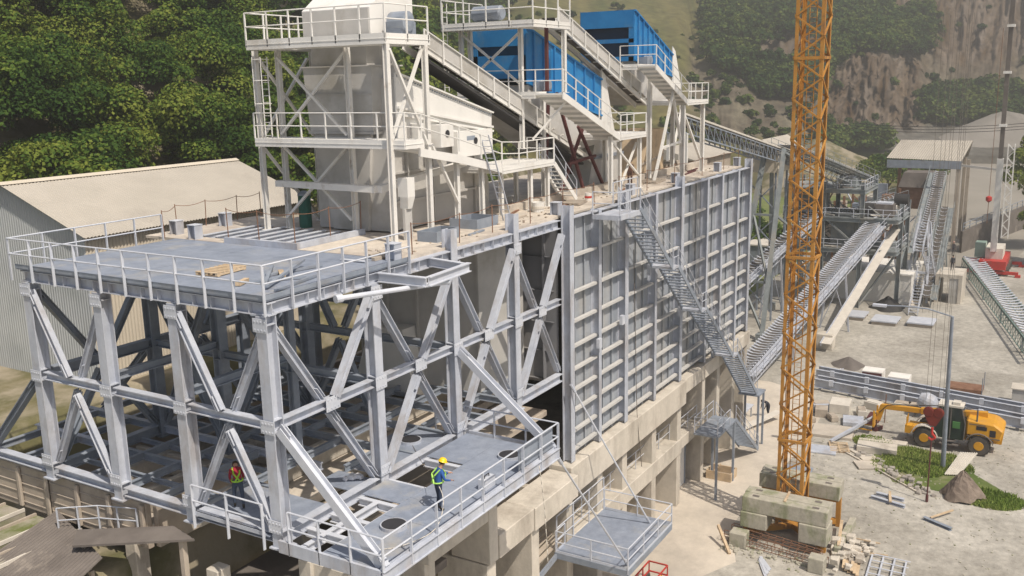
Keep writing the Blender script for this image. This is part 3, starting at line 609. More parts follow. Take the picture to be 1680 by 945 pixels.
b = MB(); b.box(7.9, 10.55, -4.40, -4.36, PZ+.15, PZ+1.05); b.build('infill_panel', M['galv_dark'], wp)
for (x, y) in ((8.7, 1.25), (2.2, -2.9), (9.2, -3.2)):
    b = MB(); b.lathe((x, y, PZ), [(.46, 0), (.46, .12), (.42, .12), (.42, .02)], n=20); b.m = 1; b.lathe((x, y, PZ), [(.41, .122), (.41, .126)], n=20); b.build('pipe_collar', [M['galv'], M['dark']], wp)
def strut(name, label, p, q, w=.3, h=.3, m=None):
    t = thing(name, label, 'brace', p); b = MB(); b.ibeam(p, q, h, w, up=(1, 0, 0), tf=.03, tw=.025); b.build('bar', m or M['galv_light'], t)
    d = (Vector(q)-Vector(p)).normalized(); b = MB(); b.bar(Vector(q)-d*.3, Vector(q)+d*.12, .2, .34); b.build('end_plate', M['galv'], t); b = MB(); b.bar(Vector(p)-d*.1, Vector(p)+d*.4, .05, .36); b.build('end_plate', M['galv'], t); return t
strut('hanger_brace', 'heavy sloping brace from the corner column down to the near corner of the work platform', (0, -.3, LM-.1), (-.15, -4.3, PZ+.1))
strut('hanger_brace', 'heavy sloping brace down to the far corner of the work platform', (10.25, -.3, LM-.1), (10.65, -4.3, PZ+.1))
lp = thing('inner_platform', 'short plate platform between the two corner columns with the worker in red', 'platform', (1, 2, 13.3))
b = MB(); plates([(-.3, 2.5, .3, 3.9)]); b.build('deck_plate', M['plate'], lp)
railing(lp, [(-.42, 3.72, PZ), (-.42, .42, PZ)], M['galv_light'], h=1.15, gap=1.5, r=.03, post=(.10, .035), drop=.45)
b = MB(); b.bar((-.36, 3.8, PZ+.08), (-.36, .4, PZ+.08), .012, .15); b.build('toe_board', M['galv'], lp)
# balcony hung on rods
bz_ = 4.55
bp = thing('hanging_balcony', 'square chequer plate balcony hung low on the concrete piers by two thin rods', 'balcony', (20.8, -2.4, bz_))
b = MB()
for i in range(3): b.box(17.95+i*1.87, 17.95+i*1.87+1.86, -4.4, -.5, bz_-.03, bz_+random.uniform(0, .004))
b.build('deck_plate', M['plate'], bp)
b = MB(); b.bar((17.9, -4.45, bz_-.15), (23.6, -4.45, bz_-.15), .08, .32); b.bar((17.9, -4.4, bz_-.15), (17.9, -.46, bz_-.15), .08, .32); b.bar((23.6, -4.4, bz_-.15), (23.6, -.46, bz_-.15), .08, .32)
b.bar((17.85, -.55, bz_-.2), (14.9, -.9, bz_-.2), .1, .3); b.build('edge_beam', M['galv_dark'], bp)
railing(bp, [(18.9, -.5, bz_), (17.9, -.52, bz_), (17.9, -4.45, bz_), (23.6, -4.45, bz_), (23.6, -.52, bz_)], M['galv_light'], h=1.15, gap=1.9, r=.03, post=(.06, .05), drop=.2, toe=.12)
railing(bp, [(18.0, -.52, bz_), (23.5, -.52, bz_)], M['galv_light'], h=1.9, gap=1.8, r=.028, post=(.05, .05), mids=2)
for p, q, lb in (((19.6, -.55, 12.9), (23.1, -3.4, bz_+.05), 'long thin hanger rod from the ribbed wall down to the far side of the balcony'), ((10.8, -4.5, 12.95), (18.4, -4.2, bz_+.05), 'long thin hanger rod from the work platform corner to the balcony near side')):
    t = thing('hanger_rod', lb, 'rod', p); b = MB(); b.tube(p, q, .045, 8); b.build('rod', M['galv_light'], t); b = MB(); d = (Vector(q)-Vector(p)).normalized(); b.tube(p, Vector(p)+d*.5, .08, 8); b.build('turnbuckle', M['galv'], t); b = MB(); b.tube(Vector(q)-d*.4, q, .07, 8); b.build('turnbuckle', M['galv'], t)
# small raised stand beneath the platform
# ------------------------------------------------------------------ main stair
st = thing('steel_staircase', 'long galvanised staircase running down the outside of the ribbed wall', 'staircase', (24, -1.4, 21.2))
def flight(par, p, q, y0, y1, m='galv', rail=True, n=None, tread=.25, name='flight'):
    """p,q = (x,z) ends; treads run between y0 and y1"""
    L = math.hypot(q[0]-p[0], q[1]-p[1]); b = MB()
    for y in (y0, y1): b.bar((p[0], y, p[1]), (q[0], y, q[1]), .05, .26)
    f = b.build(name, M[m], par); n = n or int(abs(q[1]-p[1])/.235); tr = MB()
    for i in range(1, n):
        c = lerp((p[0], 0, p[1]), (q[0], 0, q[1]), i/n); s = MB(); s.box(c[0]-tread/2, c[0]+tread/2, min(y0, y1)+.03, max(y0, y1)-.03, c[2]-.02, c[2]+.02); s.build('step', M[m], f)
    if rail:
        for y in (y0, y1):
            r_ = MB(); k = max(2, int(L/1.4))
            for hh in (.55, 1.05): r_.tube((p[0], y, p[1]+hh), (q[0], y, q[1]+hh), .022, 6)
            for i in range(k+1): c = lerp((p[0], y, p[1]), (q[0], y, q[1]), i/k); r_.bar(c, (c[0], y, c[2]+1.05), .04)
            r_.build('flight_rail', M['galv_light'], f)
    return f
LV = [(24.7, 21.2), (29.4, 17.25), (30.2, 17.25), (34.4, 13.65), (35.2, 13.65), (41.0, 9.0), (41.9, 9.0), (47.2, 4.4)]
for i in range(0, 8, 2): flight(st, LV[i], LV[i+1], -.8, -2.05, m='galv_dark')
for i in (1, 3, 5):
    b = MB(); a, c = LV[i], LV[i+1]; b.box(a[0]-.05, c[0]+.05, -2.1, -.6, a[1]-.14, a[1]); b.box(a[0]+.2, a[0]+.3, -.62, -.4, a[1]-.6, a[1]); lt = b.build('landing', M['galv'], st)
    b = MB()
    for hh in (.55, 1.05): b.tube((a[0], -2.08, a[1]+hh), (c[0], -2.08, a[1]+hh), .022)
    for x in (a[0], c[0]): b.bar((x, -2.08, a[1]), (x, -2.08, a[1]+1.05), .04)
    for x in (a[0]+.1,): b.bar((x, -.66, a[1]), (x, -.66, a[1]+1.6), .05)
    b.build('landing_rail', M['galv_light'], lt)
b = MB(); b.box(22.3, 24.75, -1.95, -.55, 21.04, 21.08); b.bar((22.3, -2.0, 20.98), (24.8, -2.0, 20.98), .08, .24); b.bar((22.25, -1.95, 20.98), (22.25, -.5, 20.98), .08, .24); lt = b.build('top_landing', M['galv'], st)
railing(st, [(24.75, -2.0, 21.1), (22.25, -2.0, 21.1), (22.25, -.5, 21.1)], M['galv_light'], h=1.15, gap=1.3, r=.026, post=(.05, .05), mids=1)
railing(st, [(24.8, -.45, 21.3), (28.0, -.45, 21.3)], M['galv_light'], h=1.15, gap=1.1, r=.026, post=(.05, .05), mids=1)
b = MB(); b.box(46.9, 48.6, -2.3, -.7, 4.25, 4.38)
b.bar((47.1, -2.2, 0), (47.1, -2.2, 4.25), .14); b.bar((48.4, -2.2, 0), (48.4, -2.2, 4.25), .14); b.bar((48.4, -.8, 0), (48.4, -.8, 4.25), .14); b.build('foot_stand', M['galv_dark'], st)
s2 = thing('lower_staircase', 'short dark steel staircase from a small landing down to the pavement', 'staircase', (39, -1.8, 0))
b = MB(); b.box(36.9, 40.8, -2.5, -.8, 4.42, 4.55); b.bar((37.0, -2.4, 0), (37.0, -2.4, 4.42), .14); b.bar((40.6, -2.4, 0), (40.6, -2.4, 4.42), .14); b.bar((40.6, -.9, 0), (40.6, -.9, 4.42), .14); b.build('landing', M['galv_dark'], s2)
railing(s2, [(40.7, -.85, 4.55), (36.95, -.85, 4.55), (36.95, -2.45, 4.55), (39.5, -2.45, 4.55)], M['galv_light'], h=1.1, gap=1.3, r=.026, post=(.05, .05))
flight(s2, (40.8, 4.5), (46.6, .25), -1.0, -2.45, m='galv_dark')
# ------------------------------------------------------------------ screening plant on the deck
def legs(par, L, m='whiteleg', w=.21, n='leg'):
    for (p, q) in L:
        b = MB(); b.ibeam(p, q, w, w, up=(0, 1, 0), tf=.025, tw=.02); b.box(p[0]-.2, p[0]+.2, p[1]-.2, p[1]+.2, p[2], p[2]+.03); b.build(n, M[m], par)
def ties(par, L, m='whiteleg', w=.13, n='brace'):
    for (p, q) in L: b = MB(); b.bar(p, q, w, w*.8); b.build(n, M[m], par)
def deckp(par, rects, z, m='white', th=.32, name='platform'):
    b = MB()
    for (x0, x1, y0, y1) in rects:
        b.box(x0+.05, x1-.05, y0+.05, y1-.05, z-.08, z-.03)
        b.bar((x0, y0, z-th/2), (x1, y0, z-th/2), .06, th); b.bar((x0, y1, z-th/2), (x1, y1, z-th/2), .06, th); b.bar((x0, y0, z-th/2), (x0, y1, z-th/2), .06, th); b.bar((x1, y0, z-th/2), (x1, y1, z-th/2), .06, th)
        b.box(x0-.03, x1+.03, y0-.05, y0-.03, z-th/2-.012, z-th/2+.012); b.box(x0-.05, x0-.03, y0, y1, z-th/2-.012, z-th/2+.012)
    return b.build(name, M[m], par)
D0 = DK+.012
t1 = thing('screen_tower', 'white steel tower with crossed braces and a handrailed top platform nearest the camera', 'steel tower', (11, 6, DK))
legs(t1, [((10.8, 10.55, D0), (10.8, 10.55, 29.3)), ((11.65, 10.0, D0), (11.65, 10.0, 29.3)), ((11.5, 5.87, D0), (11.5, 5.87, 29.3)), ((10.12, 2.68, D0), (10.12, 2.68, 29.3)), ((12.58, 2.58, D0), (12.58, 2.58, 29.3)), ((14.2, 10.3, D0), (14.2, 10.3, 29.3))])
ties(t1, [((11.5, 9.9, 29.0), (11.4, 6.0, 25.6)), ((11.5, 6.0, 29.1), (11.45, 9.9, 25.6)), ((11.5, 9.9, 25.1), (11.4, 6.0, 21.9)), ((11.5, 6.0, 25.2), (11.45, 9.9, 21.8)),
          ((10.2, 2.6, 29.1), (12.5, 2.55, 25.2)), ((12.5, 2.7, 29.1), (10.2, 2.75, 25.3)), ((10.9, 10.5, 29), (14.1, 10.4, 25.4)), ((14.1, 10.5, 29), (10.9, 10.6, 25.4)), ((10.9, 10.5, 25), (14.1, 10.4, 21.4)), ((12.7, 2.5, 25.2), (14.8, 2.6, 22.4))])
deckp(t1, [(10, 11.3, 2.6, 10.2), (11.36, 13.0, 2.6, 4.2), (11.36, 14.4, 9.0, 10.2)], 29.72, th=.42, name='top_platform')
railing(t1, [(14.4, 10.2, 29.7), (10, 10.2, 29.7), (10, 2.6, 29.7), (12.9, 2.6, 29.7)], M['white'], h=1.15, gap=1.25, r=.03, post=(.06, .06), drop=.3)
ties(t1, [((11.2, 10.1, 23.4), (10.75, 4.0, 23.4)), ((10.75, 3.9, 23.4), (17.0, 3.7, 24.0))], w=.34, n='cross_beam')
b = MB(); b.box(10.9, 11.4, 2.5, 3.0, 23.1, 23.9); b.prism([(10.9, 2.5, 23.1), (11.4, 2.5, 23.1), (11.3, 2.6, 22.6), (11.0, 2.6, 22.6)], (0, .4, 0)); b.build('counterweight_box', M['white'], t1)
b = MB(); b.bar((11.15, 2.75, D0), (11.15, 2.75, 22.6), .5, .12); b.build('take_up_channel', M['greywhite'], t1)
lad = thing('caged_ladder', 'white ladder with hoops hanging below the left end of the top platform', 'ladder', (10.6, 10.3, 25.5)); b = MB()
for y in (9.55, 9.95): b.tube((10.5, y, 25.4), (10.5, y, 29.0), .03, 6)
b.build('stile', M['white'], lad); b = MB()
for i in range(12): b.tube((10.5, 9.55, 25.6+i*.29), (10.5, 9.95, 25.6+i*.29), .015, 5)
b.build('rung', M['white'], lad); b = MB()
for z in (27.0, 28.0, 28.9): b.path([(10.5, 9.45, z), (10.1, 9.45, z), (9.95, 9.75, z), (10.1, 10.05, z), (10.5, 10.05, z)], .02)
for y in (9.5, 10.0): b.tube((10.05, y, 26.9), (10.05, y, 29.0), .018)
b.build('hoop', M['white'], lad)
# mid walkway
w1 = thing('screen_walkway', 'white sloping walkway with handrail along the cream screening machine', 'walkway', (14, 3, 24))
deckp(w1, [(10.2, 11.4, 2.0, 10.3)], 25.5, th=.36, name='front_platform')
b = MB(); b.prism([(11.4, 2.2, 25.12), (14.4, 2.2, 24.62), (18.0, 2.2, 23.85), (18.0, 2.2, 23.5), (14.4, 2.2, 24.25), (11.4, 2.2, 24.78)], (0, .06, 0)); b.prism([(11.4, 2.26, 25.06), (14.4, 2.26, 24.56), (18.0, 2.26, 23.79), (18.0, 2.26, 23.73), (14.4, 2.26, 24.5), (11.4, 2.26, 25.0)], (0, 1.2, 0)); b.build('sloping_deck', M['white'], w1)
deckp(w1, [(18.05, 23.2, 2.2, 4.6)], 23.75, th=.32, name='end_platform')
railing(w1, [(10.2, 10.3, 25.5), (10.2, 2.0, 25.5), (11.4, 2.05, 25.4), (14.4, 2.2, 24.75), (18.0, 2.2, 23.85), (19.6, 2.2, 23.75), (23.2, 2.2, 23.75), (23.2, 3.8, 23.75)], M['white'], h=1.1, gap=1.5, r=.028, post=(.055, .055))
legs(w1, [((14.8, 2.65, D0), (14.8, 2.65, 24.4)), ((16.87, 2.66, D0), (16.87, 2.66, 23.8)), ((19.0, 2.9, D0), (19.0, 2.9, 23.4)), ((21.2, 2.5, D0), (21.2, 2.5, 23.4)), ((23.0, 2.5, D0), (23.0, 2.5, 23.4)), ((23.0, 4.4, D0), (23.0, 4.4, 23.4))], w=.2)
sw = thing('short_stair', 'short white stair from the end of the walkway down to the dusty deck', 'stair', (24.5, 2.8, DK))
flight(sw, (23.35, 23.5), (25.9, D0+.05), 2.25, 3.15, m='white', n=9)
lad2 = thing('leaning_ladder', 'grey aluminium ladder leaning steeply against the walkway', 'ladder', (17.0, 1.6, DK)); b = MB()
for y in (1.5, 1.95): b.bar((17.6, y, D0), (16.2, y+.3, 25.4), .07, .03)
b.build('stile', M['galv_light'], lad2); b = MB()
for i in range(1, 15): p = lerp((17.6, 1.5, D0), (16.2, 1.8, 25.4), i/15); b.tube(p, (p[0], p[1]+.45, p[2]), .018, 5)
b.build('rung', M['galv_light'], lad2)
# white screening machine
s1 = thing('vibrating_screen', 'big cream white vibrating screen with a hopper head on the nearest tower', 'screening machine', (14, 6.5, DK))
def xz(par, name, m, poly, y0, y1): b = MB(); b.prism([(x, y0, z) for x, z in poly], (0, y1-y0, 0)); return b.build(name, M[m], par)
b = MB(); b.add([(11.9, 4.98, 25.75), (11.9, 8.55, 25.75), (11.9, 8.8, 28.5), (11.9, 4.9, 28.5), (13.9, 4.98, 25.75), (13.9, 8.55, 25.75), (13.9, 8.8, 28.5), (13.9, 4.9, 28.5)], [(0, 3, 2, 1), (4, 5, 6, 7), (0, 1, 5, 4), (1, 2, 6, 5), (2, 3, 7, 6), (3, 0, 4, 7)])
b.box(11.82, 14.0, 4.8, 8.9, 28.5, 28.56); b.box(12.1, 13.9, 5.3, 8.4, 28.56, 29.7); b.box(11.86, 13.95, 4.9, 8.65, 25.62, 25.74); b.build('feed_hopper', M['greywhite'], s1)
for z in (26.5, 27.3): b = MB(); b.box(11.84, 11.88, 5.0, 8.6, z, z+.06); b.build('hopper_rib', M['greywhite'], s1)
xz(s1, 'head_box', 'white', [(11.6, 29.75), (11.6, 30.9), (13.0, 31.9), (14.6, 31.9), (14.6, 29.75)], 4.6, 8.35)
b = MB(); b.box(11.55, 11.58, 4.65, 8.3, 29.8, 30.86); b.build('front_shade', M['greywhite'], s1)  # grey sheet over the white head box front, standing for its shade
b = MB(); b.lathe((12.6, 3.3, 30.3), [(.2, 0), (.42, .05), (.42, .9), (.2, 1.0)], (0, 1, 0), 14); b.box(12.3, 13.3, 3.5, 4.4, 29.75, 30.3); b.build('drive_motor', M['galv_dark'], s1)
xz(s1, 'side_plate', 'white', [(12.4, 25.35), (20.0, 24.95), (20.1, 26.25), (12.4, 28.2)], 4.02, 4.1); xz(s1, 'body', 'greywhite', [(12.5, 25.35), (19.95, 24.95), (20.0, 26.1), (13.95, 27.7), (13.95, 28.0), (12.5, 28.0)], 4.12, 8.8)
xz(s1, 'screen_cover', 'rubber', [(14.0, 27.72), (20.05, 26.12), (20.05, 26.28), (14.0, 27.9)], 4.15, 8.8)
for (a, c, h) in (((12.4, 26.75), (20.05, 25.55), .10), ((12.4, 26.45), (20.05, 25.35), .10), ((12.4, 28.2), (20.1, 26.25), .07)):
    b = MB(); b.bar((a[0], 3.95, a[1]), (c[0], 3.95, c[1]), .13, h); b.build('stiffener', M['white'], s1)
b = MB()
for i in range(42):
    p = lerp((12.5, 3.98, 28.08), (20.0, 3.98, 26.16), i/41); b.box(p[0]-.035, p[0]+.035, 3.97, 4.015, p[2]-.04, p[2]+.02)
b.build('bolt_row', M['galv_dark'], s1)
for (x0, x1, z0, z1, y) in ((14.6, 15.6, 24.9, 25.9, 3.3), (13.3, 14.1, 24.9, 26.0, 3.6), (16.5, 19.6, 24.3, 25.5, 3.7)):
    b = MB(); b.box(x0, x1, y, 4.01, z0, z1); b.m = 1; b.lathe(((x0+x1)/2, y-.01, (z0+z1)/2+.1), [(.16, 0), (.16, -.02)], (0, 1, 0), 14); b.build('drive_housing', [M['white'], M['dark']], s1)
b = MB(); b.box(17.3, 18.0, 3.69, 3.71, 25.05, 25.25); b.build('type_plate', M['galv_dark'], s1)
xz(s1, 'underpan', 'greywhite', [(12.2, 21.35), (20.4, 21.35), (20.4, 22.9), (19.5, 24.9), (12.2, 25.3)], 4.5, 8.6); 
b = MB(); b.add([(12.0, 5.2, 25.6), (12.0, 8.4, 25.6), (12.0, 7.6, 21.35), (12.0, 5.6, 21.35), (12.19, 5.2, 25.6), (12.19, 8.4, 25.6), (12.19, 7.6, 21.35), (12.19, 5.6, 21.35)], [(0, 1, 2, 3), (7, 6, 5, 4), (0, 3, 7, 4), (1, 5, 6, 2), (0, 4, 5, 1), (3, 2, 6, 7)]); b.build('funnel_plate', M['greywhite'], s1)
for z in (22.6, 23.9): b = MB(); b.bar((12.2, 4.42, z), (19.9, 4.42, z), .12, .1); b.build('stiffener', M['greywhite'], s1)
for x in (13.5, 15.5, 17.5, 19.0): b = MB(); b.bar((x, 4.43, 21.4), (x, 4.43, 24.8), .1, .12); b.build('skirt_post', M['greywhite'], s1)
# conveyors ---------------------------------------------------------
def conveyor(name, label, p, q, w=1.0, side=.32, hood=.0, m='white', pitch=1.2, legs_=(), rail=None, group=None, idm='white', cat='conveyor', truss=0, beltm='belt', idr=.055):
    p = Vector(p); q = Vector(q); t = thing(name, label, cat, p, group); d = (q-p).normalized(); a = d.cross(Vector((0, 0, 1))).normalized(); L = (q-p).length; up = a.cross(d)
    for s in (-1, 1): b = MB(); b.ibeam(p+a*w/2*s, q+a*w/2*s, side, .12, tf=.02, tw=.02); b.build('side_frame', M[m], t)
    b = MB(); b.bar(p+up*side*.62, q+up*side*.62, w*.8, .03); b.build('belt', M[beltm], t)
    k = min(95, int(L/pitch))
    for i in range(k+1):
        c = p.lerp(q, (i+.5)/(k+1)); b = MB(); e = w*.5
        b.tube(c-a*e+up*(side*.5+.22), c-a*e*.35+up*(side*.5+.03), idr, 6); b.tube(c-a*e*.35+up*(side*.5+.03), c+a*e*.35+up*(side*.5+.03), idr, 6); b.tube(c+a*e*.35+up*(side*.5+.03), c+a*e+up*(side*.5+.22), idr, 6)
        b.build('idler', M[idm], t)
    if truss:
        for s in (-1, 1):
            b = MB(); n = max(3, int(L/truss)); o = a*(w/2+.03)*s; b.bar(p+o-up*truss, q+o-up*truss, .09, .09)
            for i in range(n):
                c0 = p.lerp(q, i/n)+o; c1 = p.lerp(q, (i+1)/n)+o; b.bar(c0, c0-up*truss, .06); b.bar(c0-up*truss, c1, .05)
            b.build('truss', M[m], t)
    for (f, z0, wd) in legs_:
        c = p.lerp(q, f)
        for s in (-1, 1): b = MB(); b.bar((c.x+a.x*wd*s, c.y+a.y*wd*s, z0), c+a*w/2*s-up*side*.5, .18, .18); b.build('leg', M[m], t)
        b = MB(); h = c.z-z0
        if h > 1.5: b.bar((c.x+a.x*wd, c.y+a.y*wd, z0+.2), c-a*w/2-up*.6, .08); b.bar((c.x-a.x*wd, c.y-a.y*wd, z0+.2), c+a*w/2-up*.6, .08); b.build('leg_brace', M[m], t)
    if rail:
        for s in rail:
            o = a*(w/2+.75)*s; pp = p+o; qq = q+o; b = MB()
            b.bar(p+a*(w/2+.4)*s+up*.05, q+a*(w/2+.4)*s+up*.05, .62, .04); b.build('walk_plate', M[m], t); b = MB()
            for hh in (.55, 1.1): b.tube(pp+Vector((0, 0, hh)), qq+Vector((0, 0, hh)), .028, 6)
            n = min(90, max(2, int(L/1.5)))
            for i in range(n+1): c = pp.lerp(qq, i/n); b.bar(c-Vector((0, 0, .1)), c+Vector((0, 0, 1.1)), .05)
            b.build('handrail', M[m], t)
    return t
c1 = conveyor('belt_conveyor', 'sloping belt conveyor running down from the nearest white tower under the blue screen', (14.0, 4.3, 29.35), (31.0, 4.3, 23.05), .95, .28, m='white', pitch=1.15, idm='whiteleg')
b = MB(); p0, p1 = Vector((14.2, 3.72, 29.15)), Vector((25.6, 3.72, 24.95)); b.bar(p0+Vector((0, .06, .55)), p1+Vector((0, .06, .55)), .02, .62); b.build('skirt', M['greywhite'], c1)
b = MB(); b.tube(p0+Vector((0, 0, .9)), p1+Vector((0, 0, .9)), .035)
for i in range(9): c = p0.lerp(p1, i/8); b.bar(c-Vector((0, 0, .1)), c+Vector((0, 0, .9)), .06)
b.build('side_rail', M['white'], c1)
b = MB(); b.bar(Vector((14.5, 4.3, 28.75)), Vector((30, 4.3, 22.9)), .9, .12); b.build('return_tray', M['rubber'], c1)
c2 = conveyor('belt_conveyor', 'sloping belt conveyor from the second tower down between the two blue screens', (26.0, 4.0, 30.9), (39.5, 4.2, 26.0), .95, .28, m='white', pitch=1.2, idm='whiteleg')
b = MB(); p0, p1 = Vector((26.2, 3.42, 30.7)), Vector((37.6, 3.5, 26.65)); b.bar(p0+Vector((0, .06, .55)), p1+Vector((0, .06, .55)), .02, .6); b.build('skirt', M['greywhite'], c2)
b = MB(); b.tube(p0+Vector((0, 0, .9)), p1+Vector((0, 0, .9)), .035)
for i in range(8): c = p0.lerp(p1, i/7); b.bar(c-Vector((0, 0, .1)), c+Vector((0, 0, .9)), .06)
b.build('side_rail', M['white'], c2)
# second tower + blue screen ---------------------------------------
t2 = thing('screen_tower', 'second white tower standing in front of the near blue screen', 'steel tower', (23, 5, 27))
deckp(t2, [(21.9, 25.9, 2.6, 3.8), (21.9, 23.2, 3.86, 8.1)], 30.75, th=.36, name='top_platform')
railing(t2, [(25.9, 2.6, 30.75), (21.9, 2.6, 30.75), (21.9, 8.1, 30.75), (25.9, 8.1, 30.75)], M['white'], h=1.2, gap=1.3, r=.03, post=(.06, .06), closed=False, drop=.3)
legs(t2, [((22.8, 7.5, D0), (22.8, 7.5, 30.5)), ((22.8, 3.85, D0+3), (22.8, 3.85, 30.5)), ((25.4, 2.7, 27.1), (25.4, 2.7, 30.5)), ((22.9, 7.0, 27.1), (22.9, 7.0, 30.5))])
ties(t2, [((22.8, 7.4, 30.2), (22.8, 3.9, 27.6)), ((22.8, 3.9, 30.2), (22.8, 7.4, 27.6))])
b = MB(); b.lathe((22.5, 4.7, 31.2), [(.3, 0), (.38, .1), (.38, 1.7), (.3, 1.8)], (0, 1, 0), 14); b.build('drive_drum', M['galv_dark'], t2)
b = MB()
for x in (21.7, 22.1):
    b.tube((x, 7.9, 27.3), (x, 7.9, 31.8), .025, 6)
for i in range(13): b.tube((21.7, 7.9, 27.5+i*.3), (22.1, 7.9, 27.5+i*.3), .015, 5)
b.build('ladder', M['white'], t2)
M['blueshade'] = mat('shaded_blue_paint', (.012, .10, .22), (.02, .13, .27), .7, .7)  # blue darkened to stand for the shade on the near screen's front
def blue_unit(label, X0, zt0, zb0, X1, zt1, zb1, y0, y1, xw, wz, xe, ze, xend, wy, fy0, fy1):
    t = thing('blue_screen', label, 'screening machine', (X0, y0, DK))
    xz(t, 'side_plate', 'blue', [(X0, zb0), (X1, zb1), (X1, zt1), (X0, zt0)], y0-.05, y0); xz(t, 'far_side_plate', 'blue', [(X0, zb0), (X1, zb1), (X1, zt1), (X0, zt0)], y1, y1+.05)
    b = MB(); zt = zt0; h = zt0-zb0
    b.box(X0-.02, X0+.04, y0, y1, zb0+h*.66, zt-.02); b.box(X0, X0+.06, y0, y1, zb0+h*(.36 if X0 > 30 else .0), zb0+h*(.44 if X0 > 30 else .5)); b.box(X0, X0+.06, y0, y0+.35, zb0, zt-.03); b.box(X0, X0+.06, y1-.3, y1, zb0, zt-.03); b.box(X0, X0+.05, y0, y1, zb0, zb0+.3); b.build('front_frame', M['blue'], t)
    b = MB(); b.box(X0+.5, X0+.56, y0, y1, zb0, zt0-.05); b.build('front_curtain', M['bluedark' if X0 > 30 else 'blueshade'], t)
    b = MB(); b.prism([(X0, y0, zt0-.18), (X1, y0, zt1-.18), (X1, y0, zt1-.1), (X0, y0, zt0-.1)], (0, y1-y0, 0)); b.build('screen_deck', M['bluedark'], t)
    for f in (.08, .2, .33, .46, .6, .74, .88):
        x = X0+(X1-X0)*f; a = zb0+(zb1-zb0)*f; c = zt0+(zt1-zt0)*f; b = MB(); b.box(x-.05, x+.05, y0-.16, y0-.055, a+.05, c-.05); b.build('rib', M['blue'], t)
    for g in (.02, .98):
        b = MB(); b.bar((X0, y0-.1, zb0+h*g), (X1, y0-.1, zb1+(zt1-zb1)*g), .14, .09); b.build('flange', M['blue'], t)
    xe_ = X1+.03; b = MB(); b.prism([(xe_, y0-.08, zb1-.3), (xe_+1.9, y0-.08, zb1-1.0), (xe_+.5, y0-.08, zt1+.25), (xe_, y0-.08, zt1+.55)], (0, .07, 0)); b.build('discharge_cheek', M['white'], t)
    b = MB(); b.prism([(xe_+.05, y0, zb1-.5), (xe_+1.6, y0, zb1-1.1), (xe_+.5, y0, zt1), (xe_+.05, y0, zt1)], (0, y1-y0, 0)); b.build('discharge_hood', M['greywhite'], t)
    b = MB(); b.prism([(X0+.2, y0, zb0-.05), (X1, y0, zb1-.05), (X1, y0, zb1-1.6), (X0+(X1-X0)*.55, y0, zb1-1.9), (X0+.2, y0, zb0-1.6)], (0, y1-y0, 0)); b.build('underpan', M['greywhite'], t)
    b = MB(); b.box(X0+.4, X0+1.1, y0-.8, y0-.2, wz+.0, wz+.5); b.lathe((X0+1.3, y0-.75, wz+.3), [(.2, 0), (.3, .05), (.3, .5), (.2, .55)], (0, 1, 0), 14); b.build('vibrator_drive', M['galv_dark'], t)
    w = thing('screen_walkway', label.replace('screening machine', 'screen')+', its white handrailed walkway', 'walkway', (xw, wy, wz))
    deckp(w, [(xw, X0-.1, fy0, fy1)], wz, th=.34, name='front_platform')
    b = MB(); xs_ = xw; b.prism([(xs_, wy, wz), (xe, wy, ze), (xe, wy, ze-.36), (xs_, wy, wz-.36)], (0, .07, 0)); b.prism([(xs_, wy+.08, wz-.08), (xe, wy+.08, ze-.08), (xe, wy+.08, ze-.16), (xs_, wy+.08, wz-.16)], (0, fy0-.1-wy, 0)); b.build('sloping_deck', M['white'], w)
    b = MB(); n = 9
    for i in range(n): p = lerp((xs_, 0, wz-.2), (xe, 0, ze-.2), (i+.5)/n); b.bar((p[0], wy+.1, p[2]), (p[0], fy0-.1, p[2]), .1, .14)
    b.build('cross_bearer', M['greywhite'], w)
    deckp(w, [(xe+.02, xend, wy, y0-.3)], ze, th=.32, name='end_platform')
    railing(w, [(xw, fy1, wz), (xw, wy, wz), (xe, wy, ze), (xend, wy, ze), (xend, y0-.4, ze)], M['white'], h=1.1, gap=1.5, r=.028, post=(.055, .055))
    return t, w
u2, wk2 = blue_unit('near blue vibrating screening machine behind the second white tower', 23.9, 30.6, 27.6, 33.0, 27.8, 25.55, 4.2, 7.5, 22.6, 27.2, 29.6, 24.65, 33.3, 1.3, 2.95, 7.7)
u3, wk3 = blue_unit('far blue vibrating screening machine near the end of the deck', 38.0, 32.15, 28.9, 44.7, 29.4, 27.85, 4.2, 8.0, 34.8, 28.65, 40.5, 26.3, 44.3, 1.3, 2.6, 3.7)
legs(wk2, [((28.9, 1.6, D0), (28.9, 1.6, 24.6)), ((30.3, 1.7, D0), (30.3, 1.7, 24.2)), ((33.0, 1.6, D0), (33.0, 1.6, 24.3)), ((33.0, 3.9, D0), (33.0, 3.9, 24.3)), ((25.0, 3.8, D0), (25.0, 3.8, 26.8))], w=.22)
ties(wk2, [((23.5, 1.5, 26.8), (22.4, 3.0, 24.8)), ((29, 1.6, 24.3), (33, 1.6, 22.0)), ((33, 1.8, 24.0), (30.4, 1.7, 21.5))], w=.12)
legs(wk3, [((37.4, 2.8, D0), (37.4, 2.8, 28.4)), ((40.3, 1.6, D0), (40.3, 1.6, 26.0)), ((44.1, 1.6, D0), (44.1, 1.6, 26.0)), ((44.1, 3.8, D0), (44.1, 3.8, 26.0)), ((47.9, 4.6, D0), (47.9, 4.6, 26.0)), ((37.4, 7.6, D0), (37.4, 7.6, 28.4))], w=.26)
